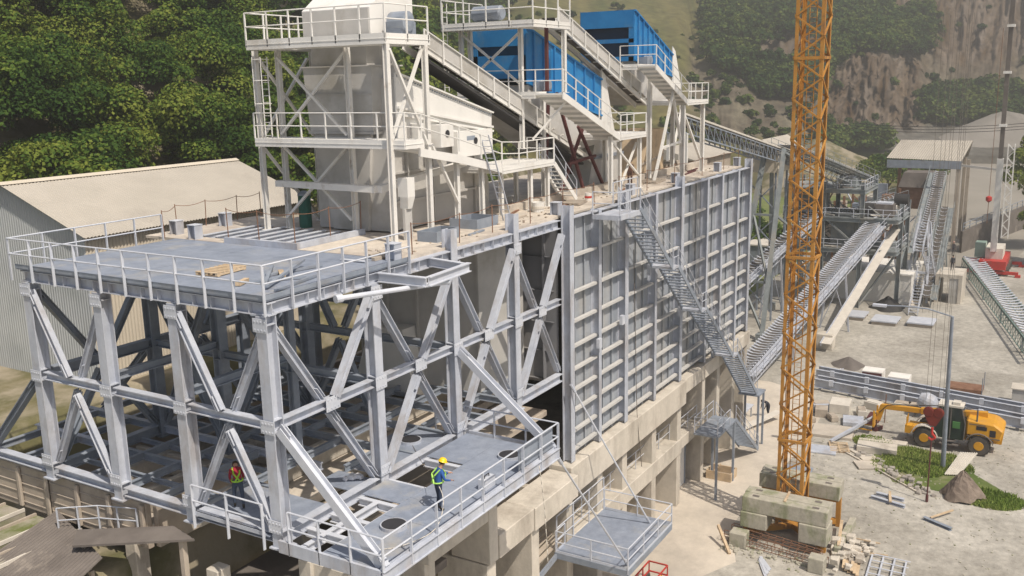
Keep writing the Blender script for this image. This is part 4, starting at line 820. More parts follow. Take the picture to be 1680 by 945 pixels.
ties(wk3, [((38.5, 1.6, 27.0), (36.8, 1.7, 23.4)), ((38.5, 1.7, 27.0), (40.2, 1.7, 23.6)), ((36.8, 1.7, 23.4), (40.2, 1.7, 23.6)), ((40.3, 1.7, 25.8), (44, 1.7, 22.2)), ((36.8, 1.7, 23.4), (35.8, 1.8, D0)), ((47.9, 4.6, 25.5), (44.2, 3.9, 22)), ((40.2, 1.7, 23.6), (41.0, 1.9, D0))], w=.16)
rf = thing('red_trestle', 'dark red primed steel trestle under the near blue screen', 'trestle', (28, 4, DK))
for p, q in (((25.8, 3.4, 27.1), (28.6, 3.1, D0)), ((25.8, 3.9, 26.6), (25.2, 3.9, D0)), ((28.9, 3.3, 25.2), (25.9, 3.4, D0)), ((28.0, 3.2, 25.2), (31.5, 3.2, D0)), ((26.6, 3.1, 23.2), (30.0, 3.1, 23.4)), ((29.5, 5.6, 25), (32.5, 5.6, D0))): b = MB(); b.bar(p, q, .15, .15); b.build('strut', M['redox'], rf)
b = MB(); b.bar((21.6, 2.5, 30.4), (21.6, 2.5, 30.5), .1); 
cp = thing('red_post', 'dark red steel post beside the near blue screen platform', 'post', (24.2, 2.3, 27.2)); b = MB(); b.bar((24.2, 3.1, 27.25), (24.2, 3.1, 30.5), .16, .16); b.build('shaft', M['redox'], cp); b = MB(); b.box(24.0, 24.4, 2.9, 3.3, 27.2, 27.25); b.build('foot', M['redox'], cp)
pb = thing('plywood_box', 'orange plywood shuttering box standing under the far blue screen', 'shuttering', (39, 3.8, DK)); b = MB(); b.prism([(37.9, 3.6, D0), (41.9, 3.6, D0), (41.9, 3.6, 24.4), (39.2, 3.6, 24.4)], (0, 2.5, 0)); b.build('board', M['wood'], pb)
b = MB(); b.bar((37.8, 3.55, 22.2), (41.9, 3.55, 22.6), .08, .12); b.build('batten', M['brownboard'], pb)
ch = thing('transfer_chute', 'grey concrete dusted chute block below the middle of the screens', 'chute', (33, 6, DK)); b = MB(); b.prism([(31.5, 4.3, D0), (36.5, 4.3, D0), (36.0, 4.3, 24.2), (32.5, 4.3, 24.2)], (0, 3.2, 0)); b.build('body', M['greywhite'], ch); b = MB(); b.box(32.2, 36.4, 4.15, 4.29, 23.0, 23.2); b.build('flange', M['galv_dark'], ch)
pump = thing('deck_machine', 'green painted pump standing under the nearest tower', 'pump', (11.6, 9.0, DK)); b = MB(); b.tube((12.1, 9.4, D0), (12.1, 9.4, D0+1.5), .3, 12); b.build('casing', mat('green_machine_paint', (.02, .12, .09), rough=.5), pump); b = MB(); b.lathe((12.1, 9.4, D0+1.5), [(.32, 0), (.3, .1), (.1, .2)], n=12); b.build('cap', M['galv_dark'], pump)
# ------------------------------------------------------------------ tower crane
tc = thing('tower_crane', 'orange lattice mast of the tower crane rising out of its concrete ballast blocks', 'tower crane', (35.05, -7.9, 0))
X0, X1, Y0, Y1 = 34.35, 35.95, -8.72, -7.12; H = 46; ch_ = .2
for (x, y) in ((X0, Y0), (X0, Y1), (X1, Y0), (X1, Y1)):
    b = MB(); sx = 1 if x == X0 else -1; sy = 1 if y == Y0 else -1
    b.box(min(x, x+sx*ch_), max(x, x+sx*ch_), min(y, y+sy*.022), max(y, y+sy*.022), .6, H); b.box(min(x, x+sx*.022), max(x, x+sx*.022), min(y+sy*.024, y+sy*ch_), max(y+sy*.024, y+sy*ch_), .6, H)
    b.bar((x+sx*.06, y+sy*.06, .6), (x+sx*.06, y+sy*.06, H), .11, .11); b.build('chord', M['crane'], tc)
pz = 1.13; z = 1.6; k = 0
faces = [((X0, Y0), (X0, Y1)), ((X1, Y0), (X1, Y1)), ((X0, Y0), (X1, Y0)), ((X0, Y1), (X1, Y1))]
for fi, (a, c) in enumerate(faces):
    n = int((H-1.6)/pz)
    for s0 in range(0, n, 4):
        b = MB()
        for i in range(s0, min(n, s0+4)):
            z0 = 1.6+i*pz; p, q = (a, c) if (i+fi) % 2 else (c, a)
            b.bar((p[0], p[1], z0), (q[0], q[1], z0+pz), .09, .09)
        b.build('lacing', M['crane'], tc)
for zz in (6.1, 17.4, 28.7, 40):
    b = MB()
    for a, c in faces: b.bar((a[0], a[1], zz), (c[0], c[1], zz), .13, .16)
    b.build('section_joint', M['crane'], tc)
b = MB()
for y in (-8.1, -7.7): b.tube((35.1, y, 1.5), (35.1, y, H), .028, 6)
b.build('ladder_stile', M['crane'], tc)
b = MB()
for i in range(150): b.tube((35.1, -8.1, 1.6+i*.29), (35.1, -7.7, 1.6+i*.29), .014, 4)
tag(b.build('ladder_rung', M['crane'], tc), kind='stuff')
b = MB(); b.tube((35.6, -8.4, 1.5), (35.6, -8.4, H), .03, 6); b.tube((34.7, -7.35, 1.5), (34.7, -7.35, H), .02, 6); b.build('cable_duct', M['rust'], tc)
b = MB()
for (x0, x1) in ((32.3, 34.0), (36.2, 37.8)):
    for y in (-10.35, -5.65): b.bar(((x0+x1)/2, y, 0), ((x0+x1)/2, y, 1.9), .28, .28)
    b.bar(((x0+x1)/2, -10.4, 1.75), ((x0+x1)/2, -5.6, 1.75), .25, .3)
b.bar((33.2, -10.2, .35), (37, -5.8, .35), .3, .34); b.bar((33.2, -5.8, .34), (37, -10.2, .34), .3, .33); b.build('base_frame', M['crane'], tc)
def block(name, label, x0, x1, y0, y1, z0, z1, cat='concrete block', grp=None, pk=True, m='ballast'):
    t = thing(name, label, cat, ((x0+x1)/2, (y0+y1)/2, z0), grp); b = MB(); b.box(x0, x1, y0, y1, z0, z1); o = b.build('body', M[m], t); md = o.modifiers.new('b', 'BEVEL'); md.width = .05; md.segments = 2
    if pk:
        b = MB()
        for y in (y0+.75, y1-.75): b.box((x0+x1)/2-.13, (x0+x1)/2+.13, y-.2, y+.2, z1+.002, z1+.008)
        b.build('lifting_pocket', M['darkroof'], t)
    return t
block('ballast_block', 'long front ballast slab of the crane, the side nearer the camera', 32.3, 33.05, -10.65, -5.6, 1.95, 2.9); block('ballast_block', 'long front ballast slab of the crane, the side nearer the mast', 33.07, 34.0, -10.6, -5.55, 1.95, 2.92)
block('ballast_block', 'long rear ballast slab of the crane just behind the mast', 36.25, 37.0, -10.5, -5.5, 1.95, 2.9); block('ballast_block', 'rearmost long ballast slab of the crane', 37.02, 37.8, -10.45, -5.45, 1.95, 2.92)
block('ballast_block', 'short ballast block hung under the left end of the front slab', 32.2, 33.6, -7.15, -5.55, .95, 1.94, pk=False); block('ballast_block', 'short ballast block hung under the right end of the front slab', 32.2, 33.6, -10.7, -9.05, .75, 1.94, pk=False)
block('concrete_cube', 'small rough concrete block at the left foot of the crane base', 31.2, 32.1, -6.2, -5.2, 0, .9, pk=False); block('concrete_cube', 'small rough concrete block at the bottom edge right of the cage', 30.3, 31.1, -11.0, -10.1, 0, .9, pk=False)
block('concrete_beam', 'low concrete beam lying along the right side of the crane base', 33.0, 37.6, -11.35, -10.95, 0, .55, pk=False)
# rebar cage, planks around the crane base
def cage(label, p, q, w=.5, h=.45, n=14):
    t = thing('rebar_cage', label, 'rebar cage', p); P, Q = Vector(p), Vector(q); d = (Q-P).normalized(); a = d.cross(Vector((0, 0, 1))).normalized(); b = MB(); U = Vector((0, 0, 1))
    for s in (-1, 1):
        for z in (.04, h): b.tube(P+a*w/2*s+U*z, Q+a*w/2*s+U*z, .025, 5)
    b.build('long_bar', M['rust'], t)
    for i in range(n+1):
        b = MB(); c = P.lerp(Q, i/n); r_ = [c-a*w/2+U*.04, c+a*w/2+U*.04, c+a*w/2+U*h, c-a*w/2+U*h]; b.path(r_+[r_[0]], .016, 4); b.build('stirrup', M['rust'], t)
cage('long rusty rebar cage lying along the near side of the crane base', (31.9, -4.6, .05), (31.2, -11.0, .15))
cage('second thinner rebar cage behind the first at the crane base', (32.6, -5.0, .5), (31.6, -10.6, .5), .3, .3, 12)
def plank(label, p, q, w=.2, h=.06, m='wood', name='plank', cat='plank', grp=None):
    b = MB(); b.bar(p, q, w, h); o = b.build(name, M[m]); return tag(o, label, cat, grp)
plank('thick timber post propped against the left end of the rebar cage', (31.6, -4.4, 1.0), (30.2, -5.6, .05), .16, .16)
plank('thin board laid across the top of the front ballast slab', (32.6, -8.1, 2.95), (34.1, -8.0, 2.96), .14, .05)
plank('long pale board leaning on the right end of the crane base', (33.2, -11.2, .6), (36.4, -10.7, .7), .18, .08)
plank('thin stick across the rubble right of the crane base', (34.8, -11.1, .5), (35.2, -13.2, .3), .07, .07); plank('grey bar across the ground right of the pallets', (33.6, -12.4, .3), (34.3, -13.8, .1), .06, .06)
for i in range(6):
    plank('pale yellow formwork board in the stack right of the crane base', (31.0-.05*i+i*.1, -12.7+i*.16, .10+.09*(i % 3)), (34.2, -12.1+i*.17-.2, .12+.09*(i % 3)), .17, .05, grp='formwork boards stacked at the crane base')
for i in range(5):
    plank('grey sheet pile bar in the bundle at the bottom edge', (28.6+i*.22, -8.2, .06+.03*(i % 2)), (30.2+i*.12, -7.4+.02*i, .08+.03*(i % 2)), .16, .06, m='galv_light', name='metal_bar', cat='metal bar', grp='grey bars bundled at the bottom edge')
def pallet(label, x, y, z, rz=0, w=1.2, d=.85, m='wood', tilt=0, grp=None):
    t = thing('pallet', label, 'pallet', (x, y, z), grp); c = MB()
    for i in range(7): xx = -w/2+.05+i*(w-.1)/6; c.box(xx-.06, xx+.06, -d/2, d/2, .12, .145)
    o1 = c.build('top_boards', M[m]); c = MB()
    for yy in (-d/2+.06, 0, d/2-.06): c.box(-w/2, w/2, yy-.05, yy+.05, .02, .118)
    o2 = c.build('runners', M[m]); c = MB()
    for i in range(3): xx = -w/2+.08+i*(w-.16)/2; c.box(xx-.06, xx+.06, -d/2, d/2, 0, .018)
    o3 = c.build('base_boards', M[m])
    for o in (o1, o2, o3): o.parent = t
    t.rotation_euler = (tilt, 0, rz); return t
pallet('pale wooden pallet lying near the front edge of the chequer plate deck', 2.5, 4.6, DK+.01, .1, 1.5, 1.0); pallet('broken grey pallet standing in the rubble right of the crane', 33.2, -12.2, .2, .4, 1.2, .9, 'stoneash', tilt=.5); pallet('pale pallet lying between the slabs and the yellow machine', 50.2, -7.6, .02, .3, 1.9, 1.4)
pallet('worn pallet on the far deck beyond the stair head', 36.0, 2.0, DK+.02, .1, 2.2, 1.2, 'brownboard'); pallet('small pallet with bars on the deck beside the stair head', 24.3, 1.6, DK+.02, .2, 1.4, 1.0, 'brownboard')
bx_ = thing('wooden_crate', 'open wooden crate lying on the pavement beside the concrete piers', 'crate', (40.9, -1.4, 0)); b = MB(); b.box(40.2, 40.28, -2.4, -.6, .02, .62); b.box(41.5, 41.58, -2.4, -.6, .02, .62); b.box(40.29, 41.49, -2.4, -2.32, .02, .62); b.box(40.29, 41.49, -.68, -.6, .02, .62); b.build('side_board', M['wood'], bx_); b = MB(); b.box(40.3, 41.48, -2.3, -.7, .06, .12); b.build('bottom_board', M['brownboard'], bx_)
b = MB(); b.box(40.2, 41.6, -1.25, -1.15, .63, .7); b.build('batten', M['wood'], bx_)
# rubble heap ------------------------------------------------------
def rocks(name, label, pts, m, cat, n=1, kind=None):
    b = MB()
    for (x, y, z, s) in pts:
        r = random.Random(int(x*97+y*31)); v = []; 
        for i in range(8): sx, sy, sz = (i & 1)*2-1, ((i >> 1) & 1)*2-1, ((i >> 2) & 1)*2-1; v.append((x+sx*s*r.uniform(.5, 1), y+sy*s*r.uniform(.5, 1), z+s*.6+sz*s*r.uniform(.35, .7)))
        b.add(v, [(0, 2, 3, 1), (4, 5, 7, 6), (0, 1, 5, 4), (1, 3, 7, 5), (3, 2, 6, 7), (2, 0, 4, 6)])
    o = b.build(name, M[m]); o.modifiers.new('b', 'BEVEL').width = .03; return tag(o, label, cat, kind=kind)
rocks('rubble', 'pale broken concrete rubble heaped at the right of the crane base', [(33.6+random.gauss(0, 1.0), -11.7+random.gauss(0, .45), random.uniform(-.05, .35), random.uniform(.12, .34)) for i in range(60)], 'concrete', 'rubble', kind='stuff')
rocks('rubble', 'small stones scattered along the near side of the crane base', [(31.0+random.gauss(0, .35), random.uniform(-11, -4.8), -.03, random.uniform(.06, .16)) for i in range(90)], 'ballast', 'rubble', kind='stuff')
rocks('gravel_scatter', 'loose stones scattered over the gravel yard', [(random.uniform(30, 70), random.uniform(-22, -5.5), -.02, random.uniform(.03, .075)) for i in range(900)], 'ballast', 'stones', kind='stuff')
gr_ = MB()
for i in range(26): x = 30.6+i*.0
fr2 = thing('steel_grid_frame', 'galvanised steel grid frame lying on the ground at the bottom right', 'steel frame', (32.2, -14.2, 0)); b = MB()
for i in range(4): b.bar((30.6, -13.2-i*.62, .12), (34.0, -13.0-i*.62, .12), .09, .12)
b.build('long_bar', M['galv_light'], fr2); b = MB()
for i in range(5): b.bar((30.7+i*.8, -13.1, .2), (30.7+i*.8, -15.1, .2), .08, .03)
b.build('cross_bar', M['galv_light'], fr2)
tb = thing('beam_offcut', 'short grey steel section with a timber across it lying on the gravel', 'steel section', (42.5, -12.6, 0)); b = MB(); b.ibeam((42.2, -11.4, .12), (41.6, -13.6, .12), .2, .25); b.ibeam((42.9, -11.6, .12), (42.6, -13.4, .12), .2, .25); b.build('section', M['galv'], tb); b = MB(); b.bar((41.6, -12.7, .28), (43.2, -12.4, .28), .16, .1); b.build('timber', M['wood'], tb)
tb = thing('beam_offcut', 'lone grey steel section with a pale strut by the red hook pole', 'steel section', (40.6, -15.9, 0)); b = MB(); b.ibeam((40.5, -14.9, .1), (39.6, -16.6, .1), .2, .25); b.build('section', M['galv_dark'], tb); b = MB(); b.bar((40.4, -15.3, .25), (42.2, -16.4, .25), .12, .08); b.build('strut', M['wood'], tb)
# ------------------------------------------------------------------ lamp post, hook line
lp_ = thing('street_lamp', 'tall grey lamp post with a bent arm standing in the grass patch', 'street lamp', (49.8, -14.9, 0)); b = MB(); b.tube((49.8, -14.9, 0), (47.6, -14.95, 11.7), .17, 12, .11); b.build('pole', M['galv_dark'], lp_)
b = MB(); b.path([(47.6, -14.95, 11.7), (47.5, -13.4, 12.1), (47.4, -11.9, 12.15), (47.3, -10.8, 12.1)], .05, 8); b.build('arm', M['galv_dark'], lp_); b = MB(); b.box(47.1, 47.5, -10.8, -9.9, 12.0, 12.15); b.build('lamp_head', M['galv_light'], lp_)
M['redhook'] = mat('worn_red_paint', (.17, .025, .015), (.13, .02, .015), 2, .6); hp = thing('crane_hook_block', 'heart shaped red hook block hanging on a cable in front of the lamp post', 'hook block', (45.5, -15.2, 4))
b = MB(); hx, hy = 43.3, -14.7
def disc(b, c, r, th, n=20): b.lathe(c, [(r*.8, 0), (r, .04), (r, th-.04), (r*.8, th)], (1, 0, 0), n)
disc(b, (hx, hy+.3, 6.2), .33, .25); disc(b, (hx, hy-.3, 6.2), .33, .25); b.prism([(hx+.03, hy-.6, 6.1), (hx+.03, hy+.6, 6.1), (hx+.03, hy+.2, 5.3), (hx+.03, hy-.2, 5.3)], (.2, 0, 0)); b.build('sheave_plate', M['redhook'], hp)
b = MB(); b.path([(hx, hy, 5.2), (hx, hy, 4.8), (hx, hy-.22, 4.55), (hx, hy, 4.35), (hx, hy+.2, 4.5)], .08, 8); b.build('hook', M['red'], hp)
b = MB(); b.path([(hx, hy, 4.35), (hx, hy, .05)], .05, 6); b.tube((hx, hy, 0.02), (hx, hy, .5), .09, 8); b.build('sling', M['redox'], hp)
b = MB()
for dy in (-.5, -.25, .25, .5): b.tube((hx, hy+dy, 6.5), (hx+.0, hy+dy*.9, 44), .011, 5)
b.build('hoist_rope', M['rope'], hp)
# ------------------------------------------------------------------ telescopic handler, heading +y
th = thing('telehandler', 'dusty yellow telescopic handler with black cab parked behind the lamp post', 'telehandler', (55, -15.0, 0))
def wheel(par, x, y, r, w):
    b = MB(); b.lathe((x, y, r), [(r*.5, -w/2), (r*.86, -w/2), (r, -w*.3), (r, w*.3), (r*.86, w/2), (r*.5, w/2)], (1, 0, 0), 22); 
    for i in range(20):
        a = i*math.pi/10; c = Vector((x, y+math.cos(a)*r, r+math.sin(a)*r)); b.bar(c+Vector((-w*.42, -math.sin(a)*.06, math.cos(a)*.06)), c+Vector((w*.1, 0, 0)), .07, .07)
    t = b.build('wheel', M['tyre'], par); b = MB(); b.lathe((x, y, r), [(.05, -w/2-.02), (r*.42, -w/2-.02), (r*.5, -w/2+.06), (r*.5, w/2-.06), (r*.42, w/2+.02), (.05, w/2+.02)], (1, 0, 0), 16); b.build('rim', M['yellow'], t)
for x in (53.55, 55.9):
    for y in (-13.1, -16.85): wheel(th, x, y, .78, .5)
b = MB(); b.prism([(54.2, -11.6, .75), (54.2, -18.3, .85), (54.2, -18.4, 1.9), (54.2, -17.9, 2.15), (54.2, -15.5, 2.2), (54.2, -15.4, 1.2), (54.2, -11.8, 1.25)], (1.3, 0, 0)); b.build('chassis', M['yellow'], th)
b = MB(); b.prism([(53.4, -15.9, 1.5), (53.4, -18.2, 1.25), (53.4, -18.45, 2.1), (53.4, -17.8, 2.55), (53.4, -15.9, 2.7)], (2.6, 0, 0)); o = b.build('engine_cover', M['yellow'], th); o.modifiers.new('b', 'BEVEL').width = .12
b = MB(); b.box(53.38, 53.4, -17.9, -17.5, 1.6, 2.1); b.box(53.38, 53.4, -17.3, -16.6, 2.0, 2.3); b.build('grille', M['dark'], th)
b = MB(); b.prism([(53.4, -13.75, 1.0), (53.4, -15.8, 1.0), (53.4, -15.85, 2.3), (53.4, -15.55, 3.45), (53.4, -14.0, 3.45), (53.4, -13.7, 2.2)], (1.15, 0, 0)); o = b.build('cab', M['glass'], th)
b = MB()
for p, q in (((53.37, -13.75, 1.0), (53.37, -13.7, 2.2)), ((53.37, -13.7, 2.2), (53.37, -14.0, 3.45)), ((53.37, -15.85, 2.3), (53.37, -15.55, 3.45)), ((53.37, -14.85, 1.0), (53.37, -14.85, 3.4)), ((53.37, -15.8, 1), (53.37, -15.85, 2.3))): b.bar(p, q, .09, .07)
b.build('cab_frame', M['darkroof'], th); b = MB(); b.box(53.35, 54.65, -15.65, -13.95, 3.46, 3.6); b.box(53.6, 54.3, -15.4, -14.9, 3.61, 3.8); b.build('roof', M['stoneash'], th)
for y in (-13.1, -16.85):
    for x in (53.55, 55.9):
        b = MB(); n = 8; pts = []
        for i in range(n+1): a = math.pi*(.08+.84*i/n); pts.append((y+math.cos(a)*.95, .78+math.sin(a)*.95))
        for (p, q) in zip(pts[:-1], pts[1:]): b.bar((x, p[0], p[1]), (x, q[0], q[1]), .6, .05, up=(0, 0, 1))
        b.build('mudguard', M['darkroof'] if y < -14 else M['stoneash'], th)
b = MB(); b.bar((54.95, -17.2, 2.75), (54.95, -12.6, 2.35), .42, .46); b.bar((54.95, -12.6, 2.35), (54.95, -9.7, 2.25), .32, .36); b.build('boom', M['yellow'], th)
b = MB(); b.bar((54.95, -9.8, 2.3), (54.95, -9.5, 1.1), .3, .4); b.bar((54.2, -9.3, 1.1), (55.7, -9.3, 1.1), .1, .9); b.bar((54.2, -9.3, .7), (54.2, -9.3, 2.0), .12, .12); b.bar((55.7, -9.3, .7), (55.7, -9.3, 2.0), .12, .12)
b.box(54.3, 54.42, -9.2, -8.2, .3, .37); b.box(55.4, 55.52, -9.2, -8.2, .3, .37); b.build('fork_carriage', M['yellow'], th)
b = MB(); b.box(53.5, 54.2, -12.2, -11.7, .9, 1.5); b.bar((53.5, -11.8, 1.5), (53.5, -11.8, 2.2), .06); b.bar((53.9, -11.8, 1.5), (53.9, -11.8, 2.2), .06); b.bar((54.3, -11.8, 1.5), (54.3, -11.8, 2.2), .06); b.build('headlight_guard', M['yellow'], th)
b = MB(); b.tube((53.5, -16.6, 2.6), (53.5, -16.6, 3.5), .06, 8); b.build('exhaust', M['darkroof'], th); b = MB(); b.bar((53.3, -13.8, 2.6), (52.95, -13.6, 2.7), .03); b.box(52.85, 52.95, -13.75, -13.45, 2.45, 2.95); b.build('mirror', M['dark'], th); b = MB(); b.box(53.2, 53.7, -15.5, -14.2, .55, .62); b.box(53.2, 53.7, -15.2, -14.5, .85, .9); b.build('step', M['darkroof'], th)
b = MB(); b.path([(54.6, -12.6, 2.7), (54.6, -11.5, 2.75), (54.65, -10.2, 2.5), (54.7, -9.6, 1.8)], .035, 6); b.path([(55.25, -16.5, 3.0), (55.25, -14.5, 2.95), (55.2, -12.4, 2.65)], .035, 6); b.build('hydraulic_hose', M['dark'], th); b = MB(); b.box(53.385, 53.395, -18.2, -16.0, 1.42, 1.5); b.box(53.385, 53.395, -17.2, -16.1, 2.35, 2.42); b.build('side_stripe', M['darkroof'], th)
b = MB(); b.box(53.3, 53.38, -15.5, -15.0, 1.9, 2.4); b.build('lit_window', mat('window_green', (.08, .22, .07), rough=.7), th)  # green light on the cab's rear window, put in as a coloured panel
b = MB(); b.tube((53.5, -13.75, .78), (55.95, -13.75, .78), .0001); 
mx_ = thing('cement_mixer', 'small grey mixer drum standing behind the boom of the yellow machine', 'cement mixer', (60, -12, 0)); b = MB(); b.lathe((60.4, -12.4, 1.35), [(.3, -.8), (.7, -.4), (.75, .2), (.5, .7), (.4, .75)], (0, .95, .3), 18); b.build('drum', M['galv'], mx_); b = MB(); b.bar((60.4, -13.3, 0), (60.4, -12.6, 1.0), .1); b.bar((60.0, -11.4, 0), (60.2, -12.2, 1.1), .1); b.bar((60.9, -11.4, 0), (60.6, -12.2, 1.1), .1); b.build('stand', M['darkroof'], mx_)
# ------------------------------------------------------------------ long box sections lying on the ground
for i, (lb, x, z, y0, y1, x2) in enumerate((('long grey conveyor gantry section lying on the yard, the one farther from the camera', 66.5, .1, -2.0, -24, 62.6), ('long grey conveyor gantry section lying on the yard, the one nearer the camera', 63.6, .1, -2.6, -24, 59.6))):
    t = thing('gantry_section', lb, 'steel section', (x, y0, 0)); b = MB()
    for s in (0, 1.1): b.ibeam((x+s, y0, z+.55), (x2+s, y1, z+.55), .8, .26)
    b.build('side_beam', M['galv'], t); b = MB()
    for k in range(16): f = (k+.5)/16; xx = x+(x2-x)*f; yy = y0+(y1-y0)*f; b.bar((xx, yy, .5), (xx+1.1, yy, .5), .15, .15)
    b.build('cross_member', M['galv_dark'], t)
    for k in range(7): f = (k+.5)/7; xx = x+(x2-x)*f-.2; yy = y0+(y1-y0)*f; b = MB(); b.box(xx-.15, xx+.1, yy-.15, yy+.2, .7, 1.2); b.build('bracket', M['galv_light'], t)
def heap(name, label, x, y, r, h, m, cat='heap', seed=1, ry=None):
    ry = ry or r; n = 26; k = 9; vs = []; r_ = np.random.default_rng(seed); ph = r_.uniform(0, 6, 6); b = MB(); vs.append((x, y, h))
    for i in range(1, k+1):
        t = i/k
        for j in range(n):
            a = 2*math.pi*j/n; w = 1+.12*math.sin(3*a+ph[0])+.08*math.sin(5*a+ph[1]); vs.append((x+math.cos(a)*r*t*w, y+math.sin(a)*ry*t*w, h*(1-t)**1.0+.04*h*math.sin(7*a+i+ph[2])*(1-t)-.02*t))
    fs = [(0, 1+j, 1+(j+1) % n) for j in range(n)]
    for i in range(k-1): fs += [(1+i*n+j, 1+(i+1)*n+j, 1+(i+1)*n+(j+1) % n, 1+i*n+(j+1) % n) for j in range(n)]
    b.add(vs, fs); o = b.build(name, M[m], smooth=True); return tag(o, label, cat)
heap('gravel_pile', 'big grey stockpile of crushed stone at the foot of the quarry face', 345, 2, 34, 15, 'gravelpile', 'gravel pile', 3, 42)
heap('gravel_pile', 'lower grey stockpile running off to the right edge below the quarry', 372, -58, 36, 10, 'gravelpile', 'gravel pile', 4, 46)
heap('gravel_pile', 'brown earth mound seen under the long covered conveyor', 235, 38, 26, 12, 'soil', 'earth mound', 5, 26)
heap('gravel_pile', 'small dark heap beside the long grey sections in the yard', 72.5, -3.7, 1.6, .9, 'darkroof', 'heap', 6); heap('gravel_pile', 'small dark heap against the white hut', 98.6, -2.9, 2.0, 1.6, 'rubber', 'heap', 7)
# boulders and grass
bo = heap('boulder', 'large brown pointed boulder in the grass patch right of the hook line', 45.1, -16.6, 1.15, 1.5, 'brownrock', 'boulder', 9, 1.35)
for p_, v_ in enumerate(bo.data.vertices):
    r_ = random.Random(p_); v_.co += Vector((r_.uniform(-.05, .05), r_.uniform(-.05, .05), r_.uniform(-.03, .05))); v_.co.z = min(v_.co.z, 1.45+.25*v_.co.x-11.2); v_.co.z += .45*max(0, 1-((v_.co.x-45.1)**2+(v_.co.y+16.8)**2)/2.2)
bo.data.polygons.foreach_set('use_smooth', [False]*len(bo.data.polygons))
M['blade'] = leafmat('grass_blades', (.16, .24, .04), (.24, .32, .07), (.38, .40, .14))
gv = leaves([(0, 0, 0, 1, 1)], 4, .1)
def grass(label, cx, cy, rx, ry, n=9000, seed=1):
    r = np.random.default_rng(seed); a = r.uniform(0, 6.283, n); q = np.sqrt(r.uniform(0, 1, n)); x = cx+np.cos(a)*q*rx; y = cy+np.sin(a)*q*ry
    k = fbm(x*1.1, y*1.1, 3)+r.uniform(-.3, .3, n) > -.05-.5*(q < .5); x, y = x[k], y[k]; n = len(x); th_ = r.uniform(0, 6.28, n); h = r.uniform(.08, .3, n); w = .06; p = np.stack([x, y, np.zeros(n)], 1); t = np.stack([np.cos(th_)*w, np.sin(th_)*w, 0*th_], 1); u_ = np.stack([r.normal(0, .07, n), r.normal(0, .07, n), h], 1)
    V = np.stack([p-t, p+t, p+t*.2+u_, p-t*.2+u_], 1).reshape(-1, 3); o = leaf_obj('grass', V, M['blade']); tag(o, label, 'grass', kind='stuff')
grass('ragged grass patch round the foot of the lamp post', 49.2, -13.6, 3.8, 3.4, 15000, 2); grass('thin grass right of the brown boulder', 45.6, -18.2, 1.6, 2.2, 3500, 3); grass('tufts of grass among the slabs left of the yellow machine', 52.6, -9.7, 1.3, 1.5, 3500, 4)
mb = MB(); mb.add([(45.6, -12.2, .006), (45.4, -15.5, .006), (44.8, -19, .006), (47.4, -19, .006), (49.6, -17.0, .006), (52.6, -16.0, .006), (53, -12, .006), (50.4, -10.0, .006)], [tuple(range(8))]); tag(mb.build('grass_ground', M['grass']), kind='structure')
# slabs and clutter between crane and gantry sections
def slab_(label, x0, x1, y0, y1, z0, z1, m='concrete', name='concrete_slab', cat='slab', rz=0, grp=None):
    b = MB(); cx, cy = (x0+x1)/2, (y0+y1)/2; b.box(x0-cx, x1-cx, y0-cy, y1-cy, 0, z1-z0); o = b.build(name, M[m]); o.location = (cx, cy, z0); o.rotation_euler = (0, 0, rz); o.modifiers.new('b', 'BEVEL').width = .02; return tag(o, label, cat, grp)
slab_('thick pale concrete slab lying left of the grass patch', 50.2, 51.6, -11.6, -8.8, .01, .5, rz=.12); slab_('thin concrete strip lying behind the thick pale slab', 52.4, 52.8, -12.0, -8.6, .01, .25, rz=.1); slab_('second thin concrete strip behind the thick pale slab', 53.0, 53.4, -12.0, -8.9, .01, .2, rz=.08)
slab_('broad flat pale slab beside the crane mast under the leaning post', 52.0, 54.6, -8.0, -4.9, .01, .22, 'pave', rz=.1); slab_('grey sheet lying between crane mast and pallet', 48.4, 50.0, -7.6, -5.4, .01, .14, 'galv', 'sheet_stack', 'metal sheet', .15)
slab_('dark grey sheet lying just beyond the crane ballast', 42.5, 45.2, -7.0, -5.0, .01, .12, 'galv_dark', 'sheet_stack', 'metal sheet', .1); slab_('thin kerb stone at the left of the broken concrete', 48.6, 49.2, -10.6, -9.4, .01, .18, 'pave', rz=.6)
slab_('broken pale concrete plate near the grass edge', 47.0, 48.4, -11.0, -9.3, .01, .15, 'pave', rz=.5); slab_('stack of pale boards beyond the slabs', 58.0, 60.0, -6.6, -5.0, .01, .8, 'stoneash', 'board_stack', 'board stack', .1)
slab_('pale crate beside the boards behind the crane mast', 56.4, 57.6, -5.2, -4.2, .01, .7, 'brownboard', 'crate', 'crate', .2); slab_('grey bundle of sheets to the right of the crane mast', 55.4, 57.2, -8.2, -6.6, .01, .35, 'galv', 'sheet_stack', 'metal sheet', .2)
cl = [(57.2, -8.8, 'redox', .7), (58.6, -7.6, 'stoneash', .6), (56.2, -5.8, 'brownboard', .5), (61.2, -5.6, 'galv_light', .4), (60.6, -8.2, 'stoneash', .7), (61.5, -10.4, 'stoneash', .7), (61.6, -11.4, 'brownboard', .7), (58.2, -4.4, 'galv', .8), (54.8, -4.2, 'brownboard', .5), (55.6, -9.4, 'redox', .4)]
nm = ['low red box', 'pale paper sack pile', 'brown board box', 'bright metal tray', 'pale sack heap', 'small pale block pair', 'brown block', 'grey steel crate', 'brown offcut box', 'small dark red tray']
wh = ['left of the fork carriage', 'among the clutter behind the crane mast', 'beside the mast foot', 'before the long grey sections', 'in the middle of the clutter', 'just left of the boom tip', 'beside the boom tip', 'nearest the stair foot clutter', 'near the pavement edge', 'below the fork carriage']
